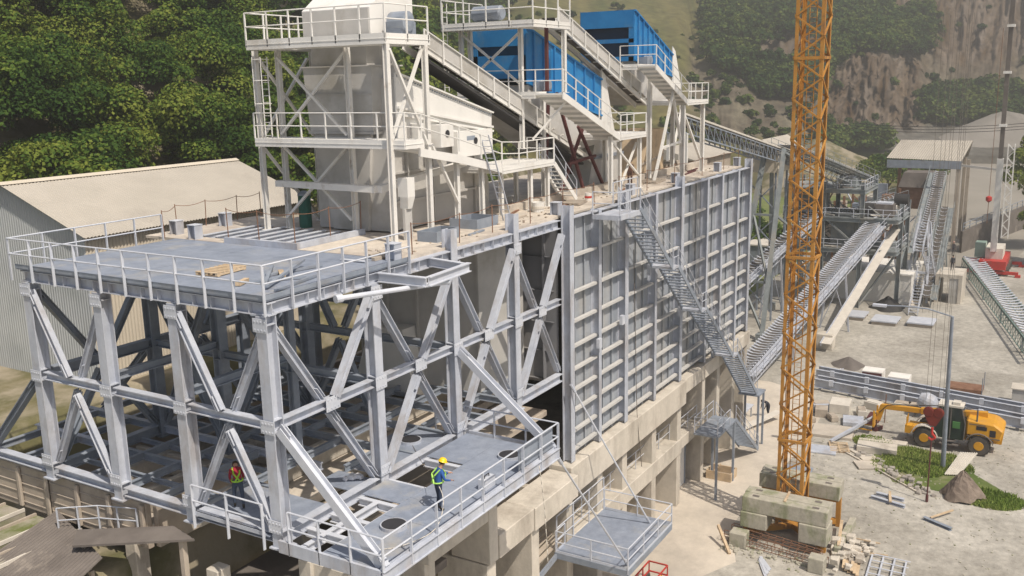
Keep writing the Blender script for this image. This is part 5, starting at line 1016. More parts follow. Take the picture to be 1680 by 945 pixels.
for i, (x, y, m, s) in enumerate(cl):
    t = thing('junk_box', nm[i]+' '+wh[i], 'box', (x, y, 0)); b = MB(); a = .3*i; c_, s_ = math.cos(a)*s, math.sin(a)*s
    P = [(x-c_+s_*.6, y-s_-c_*.6, 0.01), (x+c_+s_*.6, y+s_-c_*.6, 0.01), (x+c_-s_*.6, y+s_+c_*.6, 0.01), (x-c_-s_*.6, y-s_+c_*.6, 0.01)]; b.prism(P, (0, 0, s*.9)); o = b.build('body', M[m], t); o.modifiers.new('b', 'BEVEL').width = .04
    b = MB(); P2 = [Vector(p).lerp(Vector((x, y, p[2])), .18)+Vector((0, 0, s*.9+.003)) for p in P]; b.prism(P2, (0, 0, .05)); b.build('lid', M['brownboard' if i % 2 else m], t)
for i in range(7): plank('pale scaffold pole in the loose bundle left of the dark heap', (69.5+i*.25, -2.6-i*.15, .06+.05*(i % 2)), (65.6+i*.32, -3.4-i*.12, .25+.06*(i % 3)), .09, .09, m='galv_light', name='pole', cat='pole', grp='poles in a loose bundle beyond the crane mast')
for i in range(8): plank('thin pale post leaning in the bundle at the foot of the lamp', (48.4+i*.05, -15.2-i*.12, .1), (50.0+i*.05, -16.0-i*.14, 1.35), .09, .07, m='stoneash', name='post', cat='post', grp='posts leaning at the foot of the lamp')
plank('long grey post leaning diagonally over the flat slab beside the mast', (50.9, -6.8, .2), (55.2, -9.2, 1.2), .2, .2, m='galv', name='post', cat='post'); plank('dark red short post propping the leaning grey post', (55.2, -9.3, 0), (55.2, -9.3, 1.3), .18, .18, m='redox', name='post', cat='post')
plank('thin brown rod standing upright left of the boom', (57.6, -9.6, 0), (57.6, -9.6, 2.4), .07, .07, m='rust', name='rod', cat='rod'); plank('long thin kerb edge running out to the boulder', (49.8, -7.9, .06), (44.3, -14.2, .06), .12, .1, m='pave', name='kerb', cat='kerb')
plank('second kerb edge beside the first beyond the grass', (50.6, -8.2, .05), (46.6, -12.4, .05), .5, .1, m='concrete', name='kerb', cat='kerb')
rocks('rubble', 'broken stones along the edge of the grass patch', [(50.4-6*i/60+random.gauss(0, .25), -8.8-6*i/60+random.gauss(0, .3), -.03, random.uniform(.08, .26)) for i in range(60)], 'stone', 'rubble', kind='stuff')
for x, y, lb in ((92.5, -.2, 'leftmost of the three flat panel frames lying on the yard'), (91.5, -3.9, 'middle of the three flat panel frames lying on the yard'), (92.3, -7.6, 'rightmost of the three flat panel frames lying on the yard')):
    t = thing('panel_frame', lb, 'panel frame', (x, y, 0)); b = MB(); b.box(x-1.6, x+1.6, y-1.4, y+1.4, .35, .5); b.build('panel', M['galv_light'], t); b = MB()
    for dx in (-1.4, 0, 1.4): b.bar((x+dx, y-1.3, .15), (x+dx, y+1.3, .15), .15, .28)
    b.build('bearer', M['brownboard'], t)
# ------------------------------------------------------------------ shed with corrugated roof
sh = thing('corrugated_shed', 'large shed with a pale corrugated roof at the foot of the wooded hill', 'shed', (15, 23, 13))
Y0, Y1, YR, X0, X1, ZE, ZR, ZB_ = 20.0, 32.0, 26.0, 7.9, 23.4, 20.9, 23.15, 12.9
b = MB(); b.corr((X1+.3, Y0-.5, ZE-.12), (X0-.35, Y0-.5, ZE-.12), (X0-.35, YR, ZR), (X1+.3, YR, ZR), .2, .045); b.build('roof', M['roofsheet'], sh, solid=.02)
b = MB(); b.corr((X0-.35, Y1+.5, ZE-.12), (X1+.3, Y1+.5, ZE-.12), (X1+.3, YR, ZR), (X0-.35, YR, ZR), .2, .045); b.build('roof', M['roofsheet'], sh, solid=.02)
b = MB(); b.prism([(X0-.38, YR-.3, ZR-.04), (X0-.38, YR, ZR+.1), (X0-.38, YR+.3, ZR-.04)], (X1-X0+.7, 0, 0)); b.build('ridge_cap', M['wallsheet'], sh)
b = MB(); b.corr((X0, Y0, ZB_), (X1, Y0, ZB_), (X1, Y0, ZE-.05), (X0, Y0, ZE-.05), .2, .045); b.build('long_wall', M['wallsheet'], sh, solid=.02)
b = MB(); n = 60
for i in range(n*4):
    pass
def gable(x, flip):
    b = MB(); n = int((Y1-Y0)/.2)*4; vs = []
    for i in range(n+1):
        y = Y0+(Y1-Y0)*i/n; zt = ZE+(ZR-ZE)*(1-abs(y-YR)/(YR-Y0))-.04; o = [0, .045, .045, 0][i % 4]*flip; vs += [(x+o, y, ZB_), (x+o, y, zt)]
    b.add(vs, [(2*i, 2*i+2, 2*i+3, 2*i+1) for i in range(n)]); b.build('gable_wall', M['gablesheet'], sh, solid=.02)
gable(X0, -1); gable(X1, 1)
b = MB(); b.box(X0-.1, X1, Y0-.15, Y0-.06, 12.2, 13.0); b.build('plinth', M['brownboard'], sh)
b = MB(); b.box(16.0, 17.3, Y0-.1, Y0-.05, 14.6, 16.4); b.build('window', M['wallsheet'], sh)
# low ground clutter on the left
M['strip'] = mat('mossy_concrete', (.30, .27, .22), (.36, .33, .27), .8, .95, dirt=(.13, .15, .05), dscale=.5, dlo=.44, dhi=.6)
yd = thing('timber_track', 'long timber and steel rails edging the grassy strips at the lower left', 'track', (-3, 12, 10.6))
for y, w in ((10.6, .9), (12.3, 1.2), (14.3, 1.3), (16.6, 1.4)): b = MB(); b.box(-10, -.15, y, y+w, 10.4, 11.0); b.build('strip', M['strip'], yd); b = MB(); b.box(-10, -.15, y-.02, y+.06, 11.0, 11.14); b.build('kerb', M['stoneash'], yd); b = MB(); b.box(-10, -.15, y+w, y+w+.1, 10.4, 11.1); b.build('rail', M['brownboard'], yd); b = MB(); b.box(-10, -.15, y+w+.1, y+w+.5, 10.36, 10.42); b.build('slot_shade', M['rubber'], yd)  # black strips stand for the shade in the voids between slabs
rfp = thing('lean_to_roof', 'dark old corrugated roof of a lean-to at the bottom left corner', 'roof', (-2, 10, 11.2)); b = MB(); b.corr((.0, 12.3, 11.45), (-1.7, 7.2, 11.45), (-4.4, 6.6, 10.9), (-3.6, 11.8, 10.9), .2, .04); b.build('sheet', M['darkroof'], rfp, solid=.02)
b = MB()
for p in ((-.6, 11.8), (-1.8, 7.8), (-4, 7.2), (-3.4, 11.3)): b.bar((p[0], p[1], 8), (p[0], p[1], 10.85), .14)
b.build('post', M['brownboard'], rfp)
rfp = thing('lean_to_roof', 'flat dark board roof under the left face of the frame', 'roof', (1.5, 7, 10.8)); b = MB(); b.prism([(-1.9, 8.6, 11.6), (-.35, 3.9, 12.3), (.0, 5.4, 12.3), (-1.0, 9.6, 11.6)], (0, 0, .08)); b.build('sheet', M['darkroof'], rfp); b = MB(); b.bar((-.3, 4.6, 0), (-.3, 4.6, 12.2), .2); b.bar((-1.4, 8.6, 6), (-1.4, 8.6, 11.6), .2); b.build('post', M['brownboard'], rfp)
stn = thing('small_railing', 'thin handrail on the lower ground beside the flat dark roof', 'railing', (-.8, 9.5, 10.6)); railing(stn, [(-.9, 10.9, 11.2), (-.25, 9.3, 11.4), (.0, 7.4, 11.6)], M['galv_light'], h=1.0, gap=1.0, r=.025, post=(.05, .05))
for i in range(9): plank('weathered beam lying in the dark hollow below the platform', (-.8+i*.7, 1.0+.6*(i % 3), 8.6+.2*(i % 2)), (1.6+i*.6, 3.4, 8.2+.3*(i % 3)), .2, .16, m='brownboard' if i % 2 else 'darkroof', name='beam', cat='beam', grp='weathered beams in the hollow below the platform')
slab_('wide ledge of concrete coloured dark for the shade below the work platform', -3.0, 9.5, .2, 7.4, 7.6, 8.0, 'darkroof', 'ledge', 'ledge')  # roof felt colour darkens the ledge for the hollow's shade
for x, y in ((-2.4, 1), (-2.4, 6.5)): pass
# ------------------------------------------------------------------ conveyors and transfer towers behind the crane
conveyor('inclined_conveyor', 'big galvanised inclined conveyor with rollers rising past the crane to the hub tower', (60.5, 3.4, 1.4), (101.0, -1.2, 11.0), 1.7, .5, m='galv', pitch=.5, idm='galv_light', truss=1.2, rail=(1,), legs_=((.25, 0, 1.2), (.62, 0, 1.6)), idr=.085)
conveyor('inclined_conveyor', 'second roller conveyor rising to the left of the crane mast', (58.0, 12.5, .8), (98.5, 6.2, 11.2), 1.4, .45, m='galv', pitch=.7, idm='galv_light', truss=1.1, rail=(1,), legs_=((.4, 0, 1.3), (.72, 0, 1.5)), idr=.085)
sp = thing('cover_strip', 'long pale flat cover running up along the right side of the big inclined conveyor', 'cover', (78, -.3, 0)); b = MB(); b.bar((76.0, -.7, .9), (101.5, -3.1, 9.8), .95, .12); b.build('plate', M['stoneash'], sp); b = MB(); b.bar((76.0, -.15, .8), (101.5, -2.55, 9.7), .12, .4); b.build('edge', M['galv'], sp)
FAR = ['galv_far']
conveyor('inclined_conveyor', 'far inclined conveyor beyond the hub tower running towards the open roof', (104, -5.5, 6.0), (136, -3.4, 13.0), 1.6, .5, m='galv_far', pitch=.9, idm='galv_light', truss=1.2, rail=(-1,), legs_=((.5, 0, 1.6),))
lc = thing('covered_conveyor', 'long covered conveyor gallery sloping down from behind the screens to the leaning tower', 'conveyor', (62, 8, 22)); p, q = Vector((56.0, 8.2, 24.9)), Vector((90.5, 8.2, 19.3)); b = MB(); b.bar(p, q, 1.5, .16); b.build('cover', M['stoneash'], lc)
b = MB()
for s in (-.75, .75):
    o = Vector((0, s, 0)); b.bar(p+o-Vector((0, 0, .3)), q+o-Vector((0, 0, .3)), .1); b.bar(p+o-Vector((0, 0, 1.6)), q+o-Vector((0, 0, 1.6)), .12); 
    for i in range(22): a_ = p.lerp(q, i/22)+o; c_ = p.lerp(q, (i+1)/22)+o; b.bar(a_-Vector((0, 0, .3)), c_-Vector((0, 0, 1.6)), .07); b.bar(a_-Vector((0, 0, .3)), a_-Vector((0, 0, 1.6)), .06)
b.build('truss', M['galv_dark'], lc); b = MB(); b.bar(p-Vector((0, 0, .75)), q-Vector((0, 0, .75)), 1.2, .05); b.build('belt', M['belt'], lc)
b = MB(); b.bar((56.5, 7.4, 0), (56.5, 7.4, 23.2), .25); b.bar((56.5, 9.0, 0), (56.5, 9.0, 23.2), .25); b.build('leg', M['whiteleg'], lc)
cv = conveyor('gallery_conveyor', 'handrailed roller conveyor gallery sloping down right behind the crane mast', (86.0, 6.8, 20.0), (104.5, 1.6, 14.8), 2.2, .5, m='galv_far', pitch=.5, idm='galv_light', truss=1.3, rail=(1, -1))
lt_ = thing('leaning_tower', 'tall grey trestle with leaning legs left of the crane mast', 'trestle', (79, 7, 0))
for (p, q) in (((77.2, 6.3, 0), (84.5, 6.6, 20)), ((77.0, 9.9, 0), (84.5, 8.6, 20)), ((92, 5.5, 0), (87, 6.4, 19)), ((92, 9.5, 0), (87, 8.6, 19))): b = MB(); b.ibeam(p, q, .5, .42); b.box(p[0]-.5, p[0]+.5, p[1]-.5, p[1]+.5, 0, .9); b.build('leg', M['galv_far'], lt_)
for p, q in (((79.5, 6.4, 6), (79.5, 9.4, 6)), ((82, 6.5, 13), (82, 9.0, 13)), ((79.5, 6.4, 6), (82, 9, 13)), ((82, 6.5, 13), (89.5, 5.9, 10)), ((77.5, 6.3, 1), (79.5, 9.4, 6)), ((84.4, 6.4, 19.6), (87, 6.4, 19)), ((84.4, 8.6, 19.6), (87, 8.6, 19))): b = MB(); b.bar(p, q, .22); b.build('brace', M['galv_far'], lt_)
bh = thing('conveyor_house', 'beige boxy conveyor house on a thin trestle left of the crane', 'conveyor house', (80, 8, 0)); b = MB(); b.box(86, 96, 7.6, 11.2, 17.2, 19.4); b.build('body', M['wallsheet'], bh); b = MB(); b.prism([(85.7, 7.4, 19.4), (85.7, 11.5, 19.4), (85.7, 11.5, 20.3), (85.7, 9.4, 20.9)], (10.6, 0, 0)); b.build('roof', M['roofsheet'], bh); b = MB()
for x in (86.4, 91, 95.6):
    for y in (7.9, 10.9): b.bar((x, y, 0), (x, y, 17.2), .2)
for z in (4, 8, 12, 16): b.bar((86.4, 7.9, z), (86.4, 10.9, z-3), .12); b.bar((86.4, 10.9, z), (86.4, 7.9, z-3), .12)
b.build('trestle', M['galv_dark'], bh)
bh2 = thing('low_shed', 'low pale roofed shed directly behind the far end of the deck', 'shed', (68, 16, 0)); b = MB(); b.box(72, 84, 12.4, 19, 17.4, 19.6); b.build('body', M['brownboard'], bh2); b = MB(); b.prism([(71.6, 12.0, 19.6), (71.6, 19.5, 19.6), (71.6, 15.8, 20.8)], (12.8, 0, 0)); b.build('roof', M['roofsheet'], bh2); b = MB()
for p in ((72.4, 12.8), (83.6, 12.8), (72.4, 18.6), (83.6, 18.6)): b.bar((*p, 0), (*p, 17.4), .3)
b.build('leg', M['galv_dark'], bh2)
# hub tower
hb = thing('hub_tower', 'crowded galvanised transfer tower of decks, posts and handrails behind the crane', 'transfer tower', (101, 0, 0))
cols_ = [(97.5, 9.5), (97.5, 5.0), (97.5, .5), (100.5, -3.5), (105.5, -3.5), (105.5, .5), (105.5, 5.0), (105.5, 9.5)]
for x, y in cols_: b = MB(); b.ibeam((x, y, 0), (x, y, 15.2 if y > -3 else 12.5), .5, .4); b.build('column', M['galv_far'], hb)
for z in (7.2, 11.0, 14.4):
    b = MB(); y0 = -3.6 if z < 12 else .3
    b.box(97.3, 105.7, y0, 9.7, z-.06, z); b.build('floor_plate', M['galv_far'], hb)
    for x in (97.4, 105.6): b = MB(); b.ibeam((x, y0, z-.3), (x, 9.8, z-.3), .45, .3); b.build('floor_beam', M['galv_far'], hb)
    for y in (y0, 5, 9.8): b = MB(); b.ibeam((97.5, y, z-.3), (105.5, y, z-.3), .45, .3); b.build('floor_beam', M['galv_far'], hb)
    railing(hb, [(105.4, y0, z), (97.3, y0, z), (97.3, 9.8, z)], M['galv_light'], h=1.1, gap=1.6, r=.035, post=(.07, .07))
for (x0, x1, y0, y1, z0, z1, m) in ((98.5, 101.5, 1.5, 4.2, 7.3, 10.3, 'galv_far'), (99, 103, 5.5, 8.5, 11.1, 13.9, 'galv_far'), (98.6, 100.5, -2.8, -.6, 11.1, 12.6, 'darkroof'), (101.5, 104.5, -2.5, 1.5, 11.1, 12.0, 'stoneash'), (98.6, 102, 1.6, 3.6, 14.5, 15.6, 'galv_far')):
    b = MB(); b.box(x0, x1, y0, y1, z0, z1); b.m = 1; b.box(x0+.2, x1-.2, y0+.2, y1-.2, z1+.002, z1+.2); b.build('machine_casing', [M[m], M['galv_light']], hb)
for i, (p, q) in enumerate((((97.5, 5, 7), (97.5, 9.5, 0)), ((97.5, 9.5, 7), (97.5, 5, 0)), ((97.5, .5, 7), (97.5, 5, 0)), ((97.5, 5, 11), (97.5, .5, 7.2)), ((97.5, 9.5, 14), (97.5, 5, 11)), ((100.5, -3.5, 7), (97.5, .5, 0)), ((100.5, -3.5, 11), (105.5, -3.5, 7.2)), ((105.5, -3.5, 6.9), (100.5, -3.5, 3.9)))): b = MB(); b.bar(p, q, .2); b.build('brace', M['galv_far'], hb)
for i, (x, y, z, a, m, L) in enumerate([(98+random.uniform(-1, 6), random.uniform(-3.4, 9.4), random.choice((7.2, 11.0, 14.4)), random.uniform(0, 3.1), random.choice(('galv_light', 'galv_far', 'galv_far', 'galv', 'darkroof', 'stoneash')), random.uniform(1.2, 3.0)) for _ in range(98)]):
    if z > 12 and y < .5: z = 11.0
    b = MB(); dz = random.uniform(-.3, 1.6); b.bar((x, y, z+.2), (x+math.cos(a)*L, y+math.sin(a)*L, z+.3+dz), .09, .12); b.build('pipe_run', M[m], hb)
for x, y, z in ((99.2, .0, 11.9), (104.0, -2.9, 12.6)): b = MB(); b.lathe((x, y, z), [(.2, -.8), (.75, -.8), (.75, .8), (.2, .8)], (0, 1, 0), 16); b.build('head_pulley', M['rubber'], hb)
th2 = thing('truss_tower', 'galvanised trestle carrying the far conveyor in front of the open roof', 'trestle', (112, -6, 0))
for p, q in (((103.5, -6.6, 0), (106.5, -5.8, 9.5)), ((103.5, -3.9, 0), (106.5, -4.6, 9.5)), ((110, -6.6, 0), (108, -5.8, 9.5)), ((110, -3.9, 0), (108, -4.6, 9.5)), ((103.8, -6.5, 1), (107.6, -5.9, 8)), ((110, -6.5, 1), (106.6, -5.9, 8)), ((104, -6.5, 3.7), (104, -3.9, 3.7))): b = MB(); b.bar(p, q, .25); b.build('leg', M['galv'], th2)
hut = thing('white_hut', 'small white rendered hut with a dark doorway under the hub tower', 'hut', (106, -2, 0)); b = MB(); b.box(101.8, 111.5, -4.9, 5.0, 0, 3.6); b.box(101.6, 111.7, -5.05, 5.2, 3.6, 3.8); b.build('wall', M['whitelight'], hut); b = MB(); b.box(104.6, 106.2, -4.96, -4.9, .05, 2.6); b.build('doorway', M['dark'], hut)
b = MB(); b.box(101.0, 112, -5.9, -4.9, 0.0, .12); b.build('apron', M['pave'], hut)
cbk = thing('crusher_block', 'dark cluttered crusher station of rusty machinery between hub tower and open roof', 'crusher', (122, 5, 0))
for i in range(34):
    r_ = random.Random(i+50); x = r_.uniform(112, 132); y = r_.uniform(1.5, 12); z = r_.uniform(1, 9.5); b = MB(); sx, sy, sz = (r_.uniform(.5, 2.6) for _ in range(3))
    b.box(x, x+sx, y, y+sy, z, z+sz); b.build('machine_casing', M[r_.choice(('rust', 'darkroof', 'galv_dark', 'brownboard', 'galv', 'darkroof'))], cbk)
for i in range(40):
    r_ = random.Random(i+150); x = r_.uniform(110, 132); y = r_.uniform(0, 13); z = r_.uniform(0, 9); a = r_.uniform(0, 6.28); L = r_.uniform(2, 6); b = MB(); b.bar((x, y, z), (x+math.cos(a)*L, y+math.sin(a)*L, z+r_.uniform(-1, 4)), .14, .16); b.build('pipe_run', M[r_.choice(('galv_light', 'galv', 'rust', 'stoneash'))], cbk)
for x in (113, 119, 125, 131):
    for y in (1.5, 7, 12.5): b = MB(); b.bar((x, y, 0), (x, y, 11), .3, .3); b.build('post', M['rust'], cbk)
# open roof
conveyor('inclined_conveyor', 'thin far conveyor crossing below the hub tower towards the mobile crane', (101, -6.8, 1.0), (126, -5.4, 9.0), 1.0, .4, m='galv_far', pitch=1.2, idm='galv_light', truss=1.0, rail=(1,), legs_=((.4, 0, 1.0), (.8, 0, 1.2)))
conveyor('inclined_conveyor', 'short roller conveyor crossing between the hub decks', (98.0, 8.0, 9.0), (107, -2.4, 12.5), 1.3, .45, m='galv_far', pitch=.6, idm='galv_light', truss=1.1, rail=(1, -1))
sf = thing('access_stair', 'zigzag galvanised access stair on the yard side of the hub tower', 'stair', (98, -4.5, 0))
flight(sf, (96.0, .1), (101.5, 4.0), -5.6, -6.6, n=14); flight(sf, (101.4, 4.0), (96.4, 7.3), -6.7, -7.6, n=12); flight(sf, (96.4, 7.3), (101.0, 11.0), -5.6, -6.6, n=12)
orf = thing('open_roof', 'pale corrugated roof on tall posts over the hopper in the distance', 'open shed', (150, 0, 0)); b = MB(); b.corr((147.6, -5.0, 13.9), (147.6, 6.4, 14.2), (152.4, 5.0, 16.9), (152.4, -6.0, 16.9), .35, .07); b.build('roof', M['roofsheet'], orf, solid=.03); b = MB(); b.corr((157.2, 6.4, 14.2), (157.2, -5.0, 13.9), (152.4, -6.0, 16.9), (152.4, 5.0, 16.9), .35, .07); b.build('roof', M['roofsheet'], orf, solid=.03)
b = MB(); b.box(147.6, 147.8, -5, 6.3, 12.6, 13.9); b.build('fascia', M['galv_dark'], orf)
for x, y in ((148, -4.6), (148, 2.8), (156.6, -4.6), (156.6, 5.6), (152.4, -5.6)): b = MB(); b.bar((x, y, 0), (x, y, 13.8), .5, .5); b.build('post', M['rust'] if y > 0 else M['brownboard'], orf)
b = MB(); b.bar((148, -5, 13.2), (146.8, -12, 12.6), .3, .35); b.build('outrigger_beam', M['greywhite'], orf)
hp2 = thing('feed_hopper', 'dark rusty feed hopper below the open roof', 'hopper', (138, 0, 0)); b = MB(); b.add([(135, -1.6, 10.8), (140, -1.6, 10.8), (140, 2.4, 10.8), (135, 2.4, 10.8), (135.6, -2.4, 13.0), (140, -2.4, 13.0), (140, 1.8, 13.0), (135.6, 1.8, 13.0)], [(0, 3, 2, 1), (4, 5, 6, 7), (0, 1, 5, 4), (1, 2, 6, 5), (2, 3, 7, 6), (3, 0, 4, 7)]); b.build('bin', M['darkroof'], hp2)
b = MB(); b.box(135.4, 139.6, -1.4, 2.2, 7.5, 10.8); b.build('body', M['rust'], hp2); b = MB()
for x, y in ((135.6, -1.2), (139.4, -1.2), (135.6, 2.0), (139.4, 2.0)): b.bar((x, y, 0), (x, y, 7.5), .3)
b.build('leg', M['rust'], hp2)
rd = MB(); rd.add([(118, -12, .006), (300, -30, .006), (330, 20, .006), (118, 5, .006)], [(0, 1, 2, 3)]); M['road'] = mat('dusty_haul_road', (.27, .25, .215), (.33, .305, .265), .05, .95, 0, .3, 2); tag(rd.build('haul_road', M['road']), kind='structure')
rmp = thing('ramp_wall', 'dark retaining wall with a handrail beside the haul road', 'wall', (150, -10, 0)); b = MB(); b.prism([(142, -6.5, 0), (176, -14.5, 0), (176, -14.5, 4.2), (142, -6.5, 3.4)], (.6, .4, 0)); b.build('wall_body', M['darkroof'], rmp); railing(rmp, [(142, -6.5, 3.5), (176, -14.5, 4.3)], M['galv_dark'], h=1.2, gap=3, r=.05, post=(.1, .1))
# conveyor lying on the yard at right
rc = conveyor('ground_conveyor', 'long green sided roller conveyor section lying on the yard at the right edge', (128, -9.2, 1.7), (80, -20.3, 1.7), 2.4, .3, m='galv_far', pitch=1.35, idm='galv_light', truss=1.4, legs_=((.15, 0, 1.2), (.4, 0, 1.2), (.65, 0, 1.2), (.9, 0, 1.2)), idr=.1)
for o in kids(rc):
    if o.name.split('.')[0] == 'belt': bpy.data.objects.remove(o)
M['greenst'] = mat('faded_green_steel', (.16, .24, .22), (.22, .30, .27), 1, .6)
for o in kids(rc):
    if o.name.split('.')[0] in ('side_frame', 'truss'): o.data.materials[0] = M['greenst']
cb2 = thing('concrete_box', 'upright pale concrete culvert box standing on the yard', 'concrete box', (103, -8.5, 0)); b = MB(); b.box(104.5, 109.5, -7.7, -7.3, 0, 3.6); b.box(104.5, 109.5, -10.3, -9.9, 0, 3.6); b.box(104.5, 109.5, -9.9, -7.7, 3.2, 3.6); b.build('shell', M['concrete'], cb2); b = MB(); b.box(104.6, 104.7, -9.9, -8.9, 0.02, 3.1); b.build('end_panel', M['greywhite'], cb2)
pbx = thing('concrete_box', 'plain grey concrete box cut off by the right edge of the yard', 'concrete box', (66, -18.8, 0)); b = MB(); b.box(66.6, 68.2, -20.4, -18.2, 0, 1.5); b.build('shell', M['greywhite'], pbx); b = MB(); b.box(66.5, 68.3, -20.5, -18.1, 1.5, 1.6); b.build('lid', M['concrete'], pbx)
tro = thing('metal_trough', 'rusty trough with thin corner rods lying beside the gantry sections', 'trough', (69, -14.5, 0)); b = MB(); b.box(68.4, 70.4, -15.8, -13.0, .02, .4); b.build('tub', M['rust'], tro); b = MB(); [b.tube((x, y, .02), (x, y, 1.6), .04, 5) for x in (68.4, 70.4) for y in (-15.8, -13.0)]; b.build('rod', M['galv_dark'], tro)
for x, y, lb in ((68.4, -9.0, 'bright open metal box on the yard, the right one of two'), (69.2, -6.6, 'red sided open metal box on the yard, the left one of two')):
    t = thing('metal_box', lb, 'metal box', (x, y, 0)); b = MB(); b.box(x-.8, x+.8, y-.9, y+.9, .01, .9); b.build('shell', M['whitelight'], t); b = MB(); b.box(x-.82, x-.805, y-.85, y+.85, .1, .8); b.build('side_sheet', M['redox' if y > -8 else 'galv_light'], t)
for x, y, lb in ((77.9, -.3, 'pale concrete footing block under the big inclined conveyor'), (77.2, 11.4, 'pale footing block far left behind the ribbed wall')): block('footing_block', lb, x-.8, x+.8, y-.8, y+.8, 0, 1.6, pk=False, m='concrete')
gb = thing('grey_container', 'dark grey container standing behind the far end of the ribbed wall', 'container', (110, 18, 0)); b = MB(); b.box(112, 118, 14.5, 21, 0, 4.2); b.build('shell', M['galv_dark'], gb); b = MB(); b.box(111.8, 118.2, 14.3, 21.2, 4.2, 4.4); b.build('roof', M['stoneash'], gb)
# mobile crane ------------------------------------------------------
mc = thing('mobile_crane', 'red mobile crane with a white telescopic boom raised at the right', 'mobile crane', (129, -12, 0))
b = MB(); b.box(124.5, 134, -13.8, -10.4, .9, 2.1); b.build('chassis', M['red'], mc); b = MB(); b.box(126.5, 131.5, -13.2, -11.0, 2.1, 3.6); b.build('superstructure', M['stoneash'], mc); b = MB(); b.box(127.0, 129.2, -10.95, -9.6, 2.15, 4.2); b.build('cab', mat('pale_green_glass', (.3, .42, .36), rough=.3), mc)
for x in (125, 133.5): b = MB(); b.bar((x, -15.4, .5), (x, -8.6, .5), .4, .4); b.box(x-.4, x+.4, -15.7, -15.0, 0, .3); b.box(x-.4, x+.4, -9.0, -8.3, 0, .3); b.build('outrigger', M['red'], mc)
for x in (126, 128, 131, 133):
    for y in (-13.9, -10.3): b = MB(); b.lathe((x, y, .65), [(.3, -.2), (.65, -.2), (.65, .2), (.3, .2)], (0, 1, 0), 16); b.build('wheel', M['tyre'], mc)
b = MB(); b.bar((126.5, -12.0, 3.2), (125.6, -11.95, 16.2), .7, .8); b.build('boom_base', M['white'], mc); b = MB(); b.bar((125.6, -11.95, 16.2), (112.5, -12.0, 36.2), .62, .75)
b = MB(); b.bar((125.6, -11.95, 16.2), (124.0, -11.9, 40), .46, .55); b.build('boom_telescope', M['darkroof'], mc)
for z in (20.5, 27.5, 33.5): f = (z-16.2)/(40-16.2); b = MB(); b.box(125.6-1.6*f-.5, 125.6-1.6*f+.5, -12.4, -11.45, z, z+.35); b.build('boom_collar', M['white'], mc)
b = MB(); q0, q1 = Vector((125.2, -13.3, 5.4)), Vector((125.0, -13.2, 18.2))
for dx, dy in ((-.4, -.4), (.4, -.4), (.4, .4), (-.4, .4)): b.bar(q0+Vector((dx, dy, 0)), q1+Vector((dx, dy, 0)), .1)
for i in range(14):
    z0 = q0.lerp(q1, i/14); z1 = q0.lerp(q1, (i+1)/14)
    for (a_, c_) in (((-.4, -.4), (-.4, .4)), ((.4, -.4), (.4, .4)), ((-.4, -.4), (.4, -.4)), ((-.4, .4), (.4, .4))):
        s_, e_ = (a_, c_) if i % 2 else (c_, a_); b.bar(z0+Vector((*s_, 0)), z1+Vector((*e_, 0)), .07)
b.build('jib_lattice', M['white'], mc)
b = MB()
for y in (-2.2, -3.3, -5.2, -6.3): pass
cb_ = thing('hanging_cables', 'bundle of thin crane ropes hanging straight down over the yard', 'crane rope', (96, -7.5, 0)); 
for x, y in ((98, -7.6), (98, -6.9), (99.5, -8.6), (99.5, -9.4), (97, -10.1)): b = MB(); b.tube((x, y, .1), (x, y, 34), .022, 5); b.build('rope', M['rope'], cb_)
hk = thing('red_hook', 'small red hook hanging beside the white boom', 'hook', (140, -9, 8)); b = MB(); b.tube((140, -9.9, 9.3), (140, -9.9, 34), .04, 5); b.build('rope', M['rust'], hk); b = MB(); b.lathe((140, -9.9, 8.4), [(.1, 0), (.45, .3), (.45, .8), (.1, 1.0)], n=10); b.build('block', M['red'], hk); b = MB(); b.tube((140, -9.9, 5.2), (140, -9.9, 8.4), .05, 5); b.build('sling', M['rust'], hk)
b = MB()
ln = thing('power_line', 'thin dark cables strung across behind the open roof', 'cable', (160, 0, 14))
for k in range(3): b = MB(); P = [(165+i*1.0, 16-i*3.2, 17.2+.5*k+.9*((i-5)/5)**2) for i in range(11)]; b.path(P, .05, 5); b.build('wire', M['dark'], ln)
# ------------------------------------------------------------------ small things on the decks
def bars(label, L, m='galv_dark', name='steel_bar', cat='steel bar', w=.12, h=.08):
    for lb, p, q in L: b = MB(); b.bar(p, q, w, h); tag(b.build(name, M[m]), lb, cat)
z = DK+.06
bars('', [('dark steel bar lying slanted on the chequer plate behind the corner railing', (1.2, 1.2, z), (3.6, 3.2, z+.1)), ('dark steel bar crossing the slanted bar near the deck corner', (1.0, .9, z+.06), (4.6, 2.6, z+.2)), ('short dark bar pointing along the deck edge', (2.6, 2.5, z), (4.9, 2.0, z)), ('thin bar lying beside the timber blocks on the plate', (1.6, 2.3, z), (3.0, 1.0, z)), ('long thin bar lying parallel to the front railing', (.9, .4, z), (3.4, .9, z))])
bars('', [('orange timber block under the crossed bars on the deck plate', (2.5, 1.6, z+.02), (3.3, 2.5, z+.02)), ('second orange timber block at the near end of the crossed bars', (1.0, 2.2, z+.02), (1.7, 2.5, z+.02))], 'wood', 'timber_block', 'timber', .18, .12)
bars('', [('timber offcut in the small heap beside the first column stub', (6.6, 1.0, z), (7.6, .9, z)), ('second timber offcut across the heap beside the first column stub', (7.0, .7, z+.1), (7.6, 1.5, z+.1)), ('third timber offcut on the heap beside the first column stub', (6.9, 1.4, z+.05), (7.9, 1.2, z+.12))], 'brownboard', 'timber_offcut', 'timber', .16, .12)
tag(MB().box(6.1, 6.3, 1.0, 2.2, DK+.03, DK+.06).build('metal_strip', M['galv_light']), 'short bright metal strip lying on the deck plate', 'metal strip')
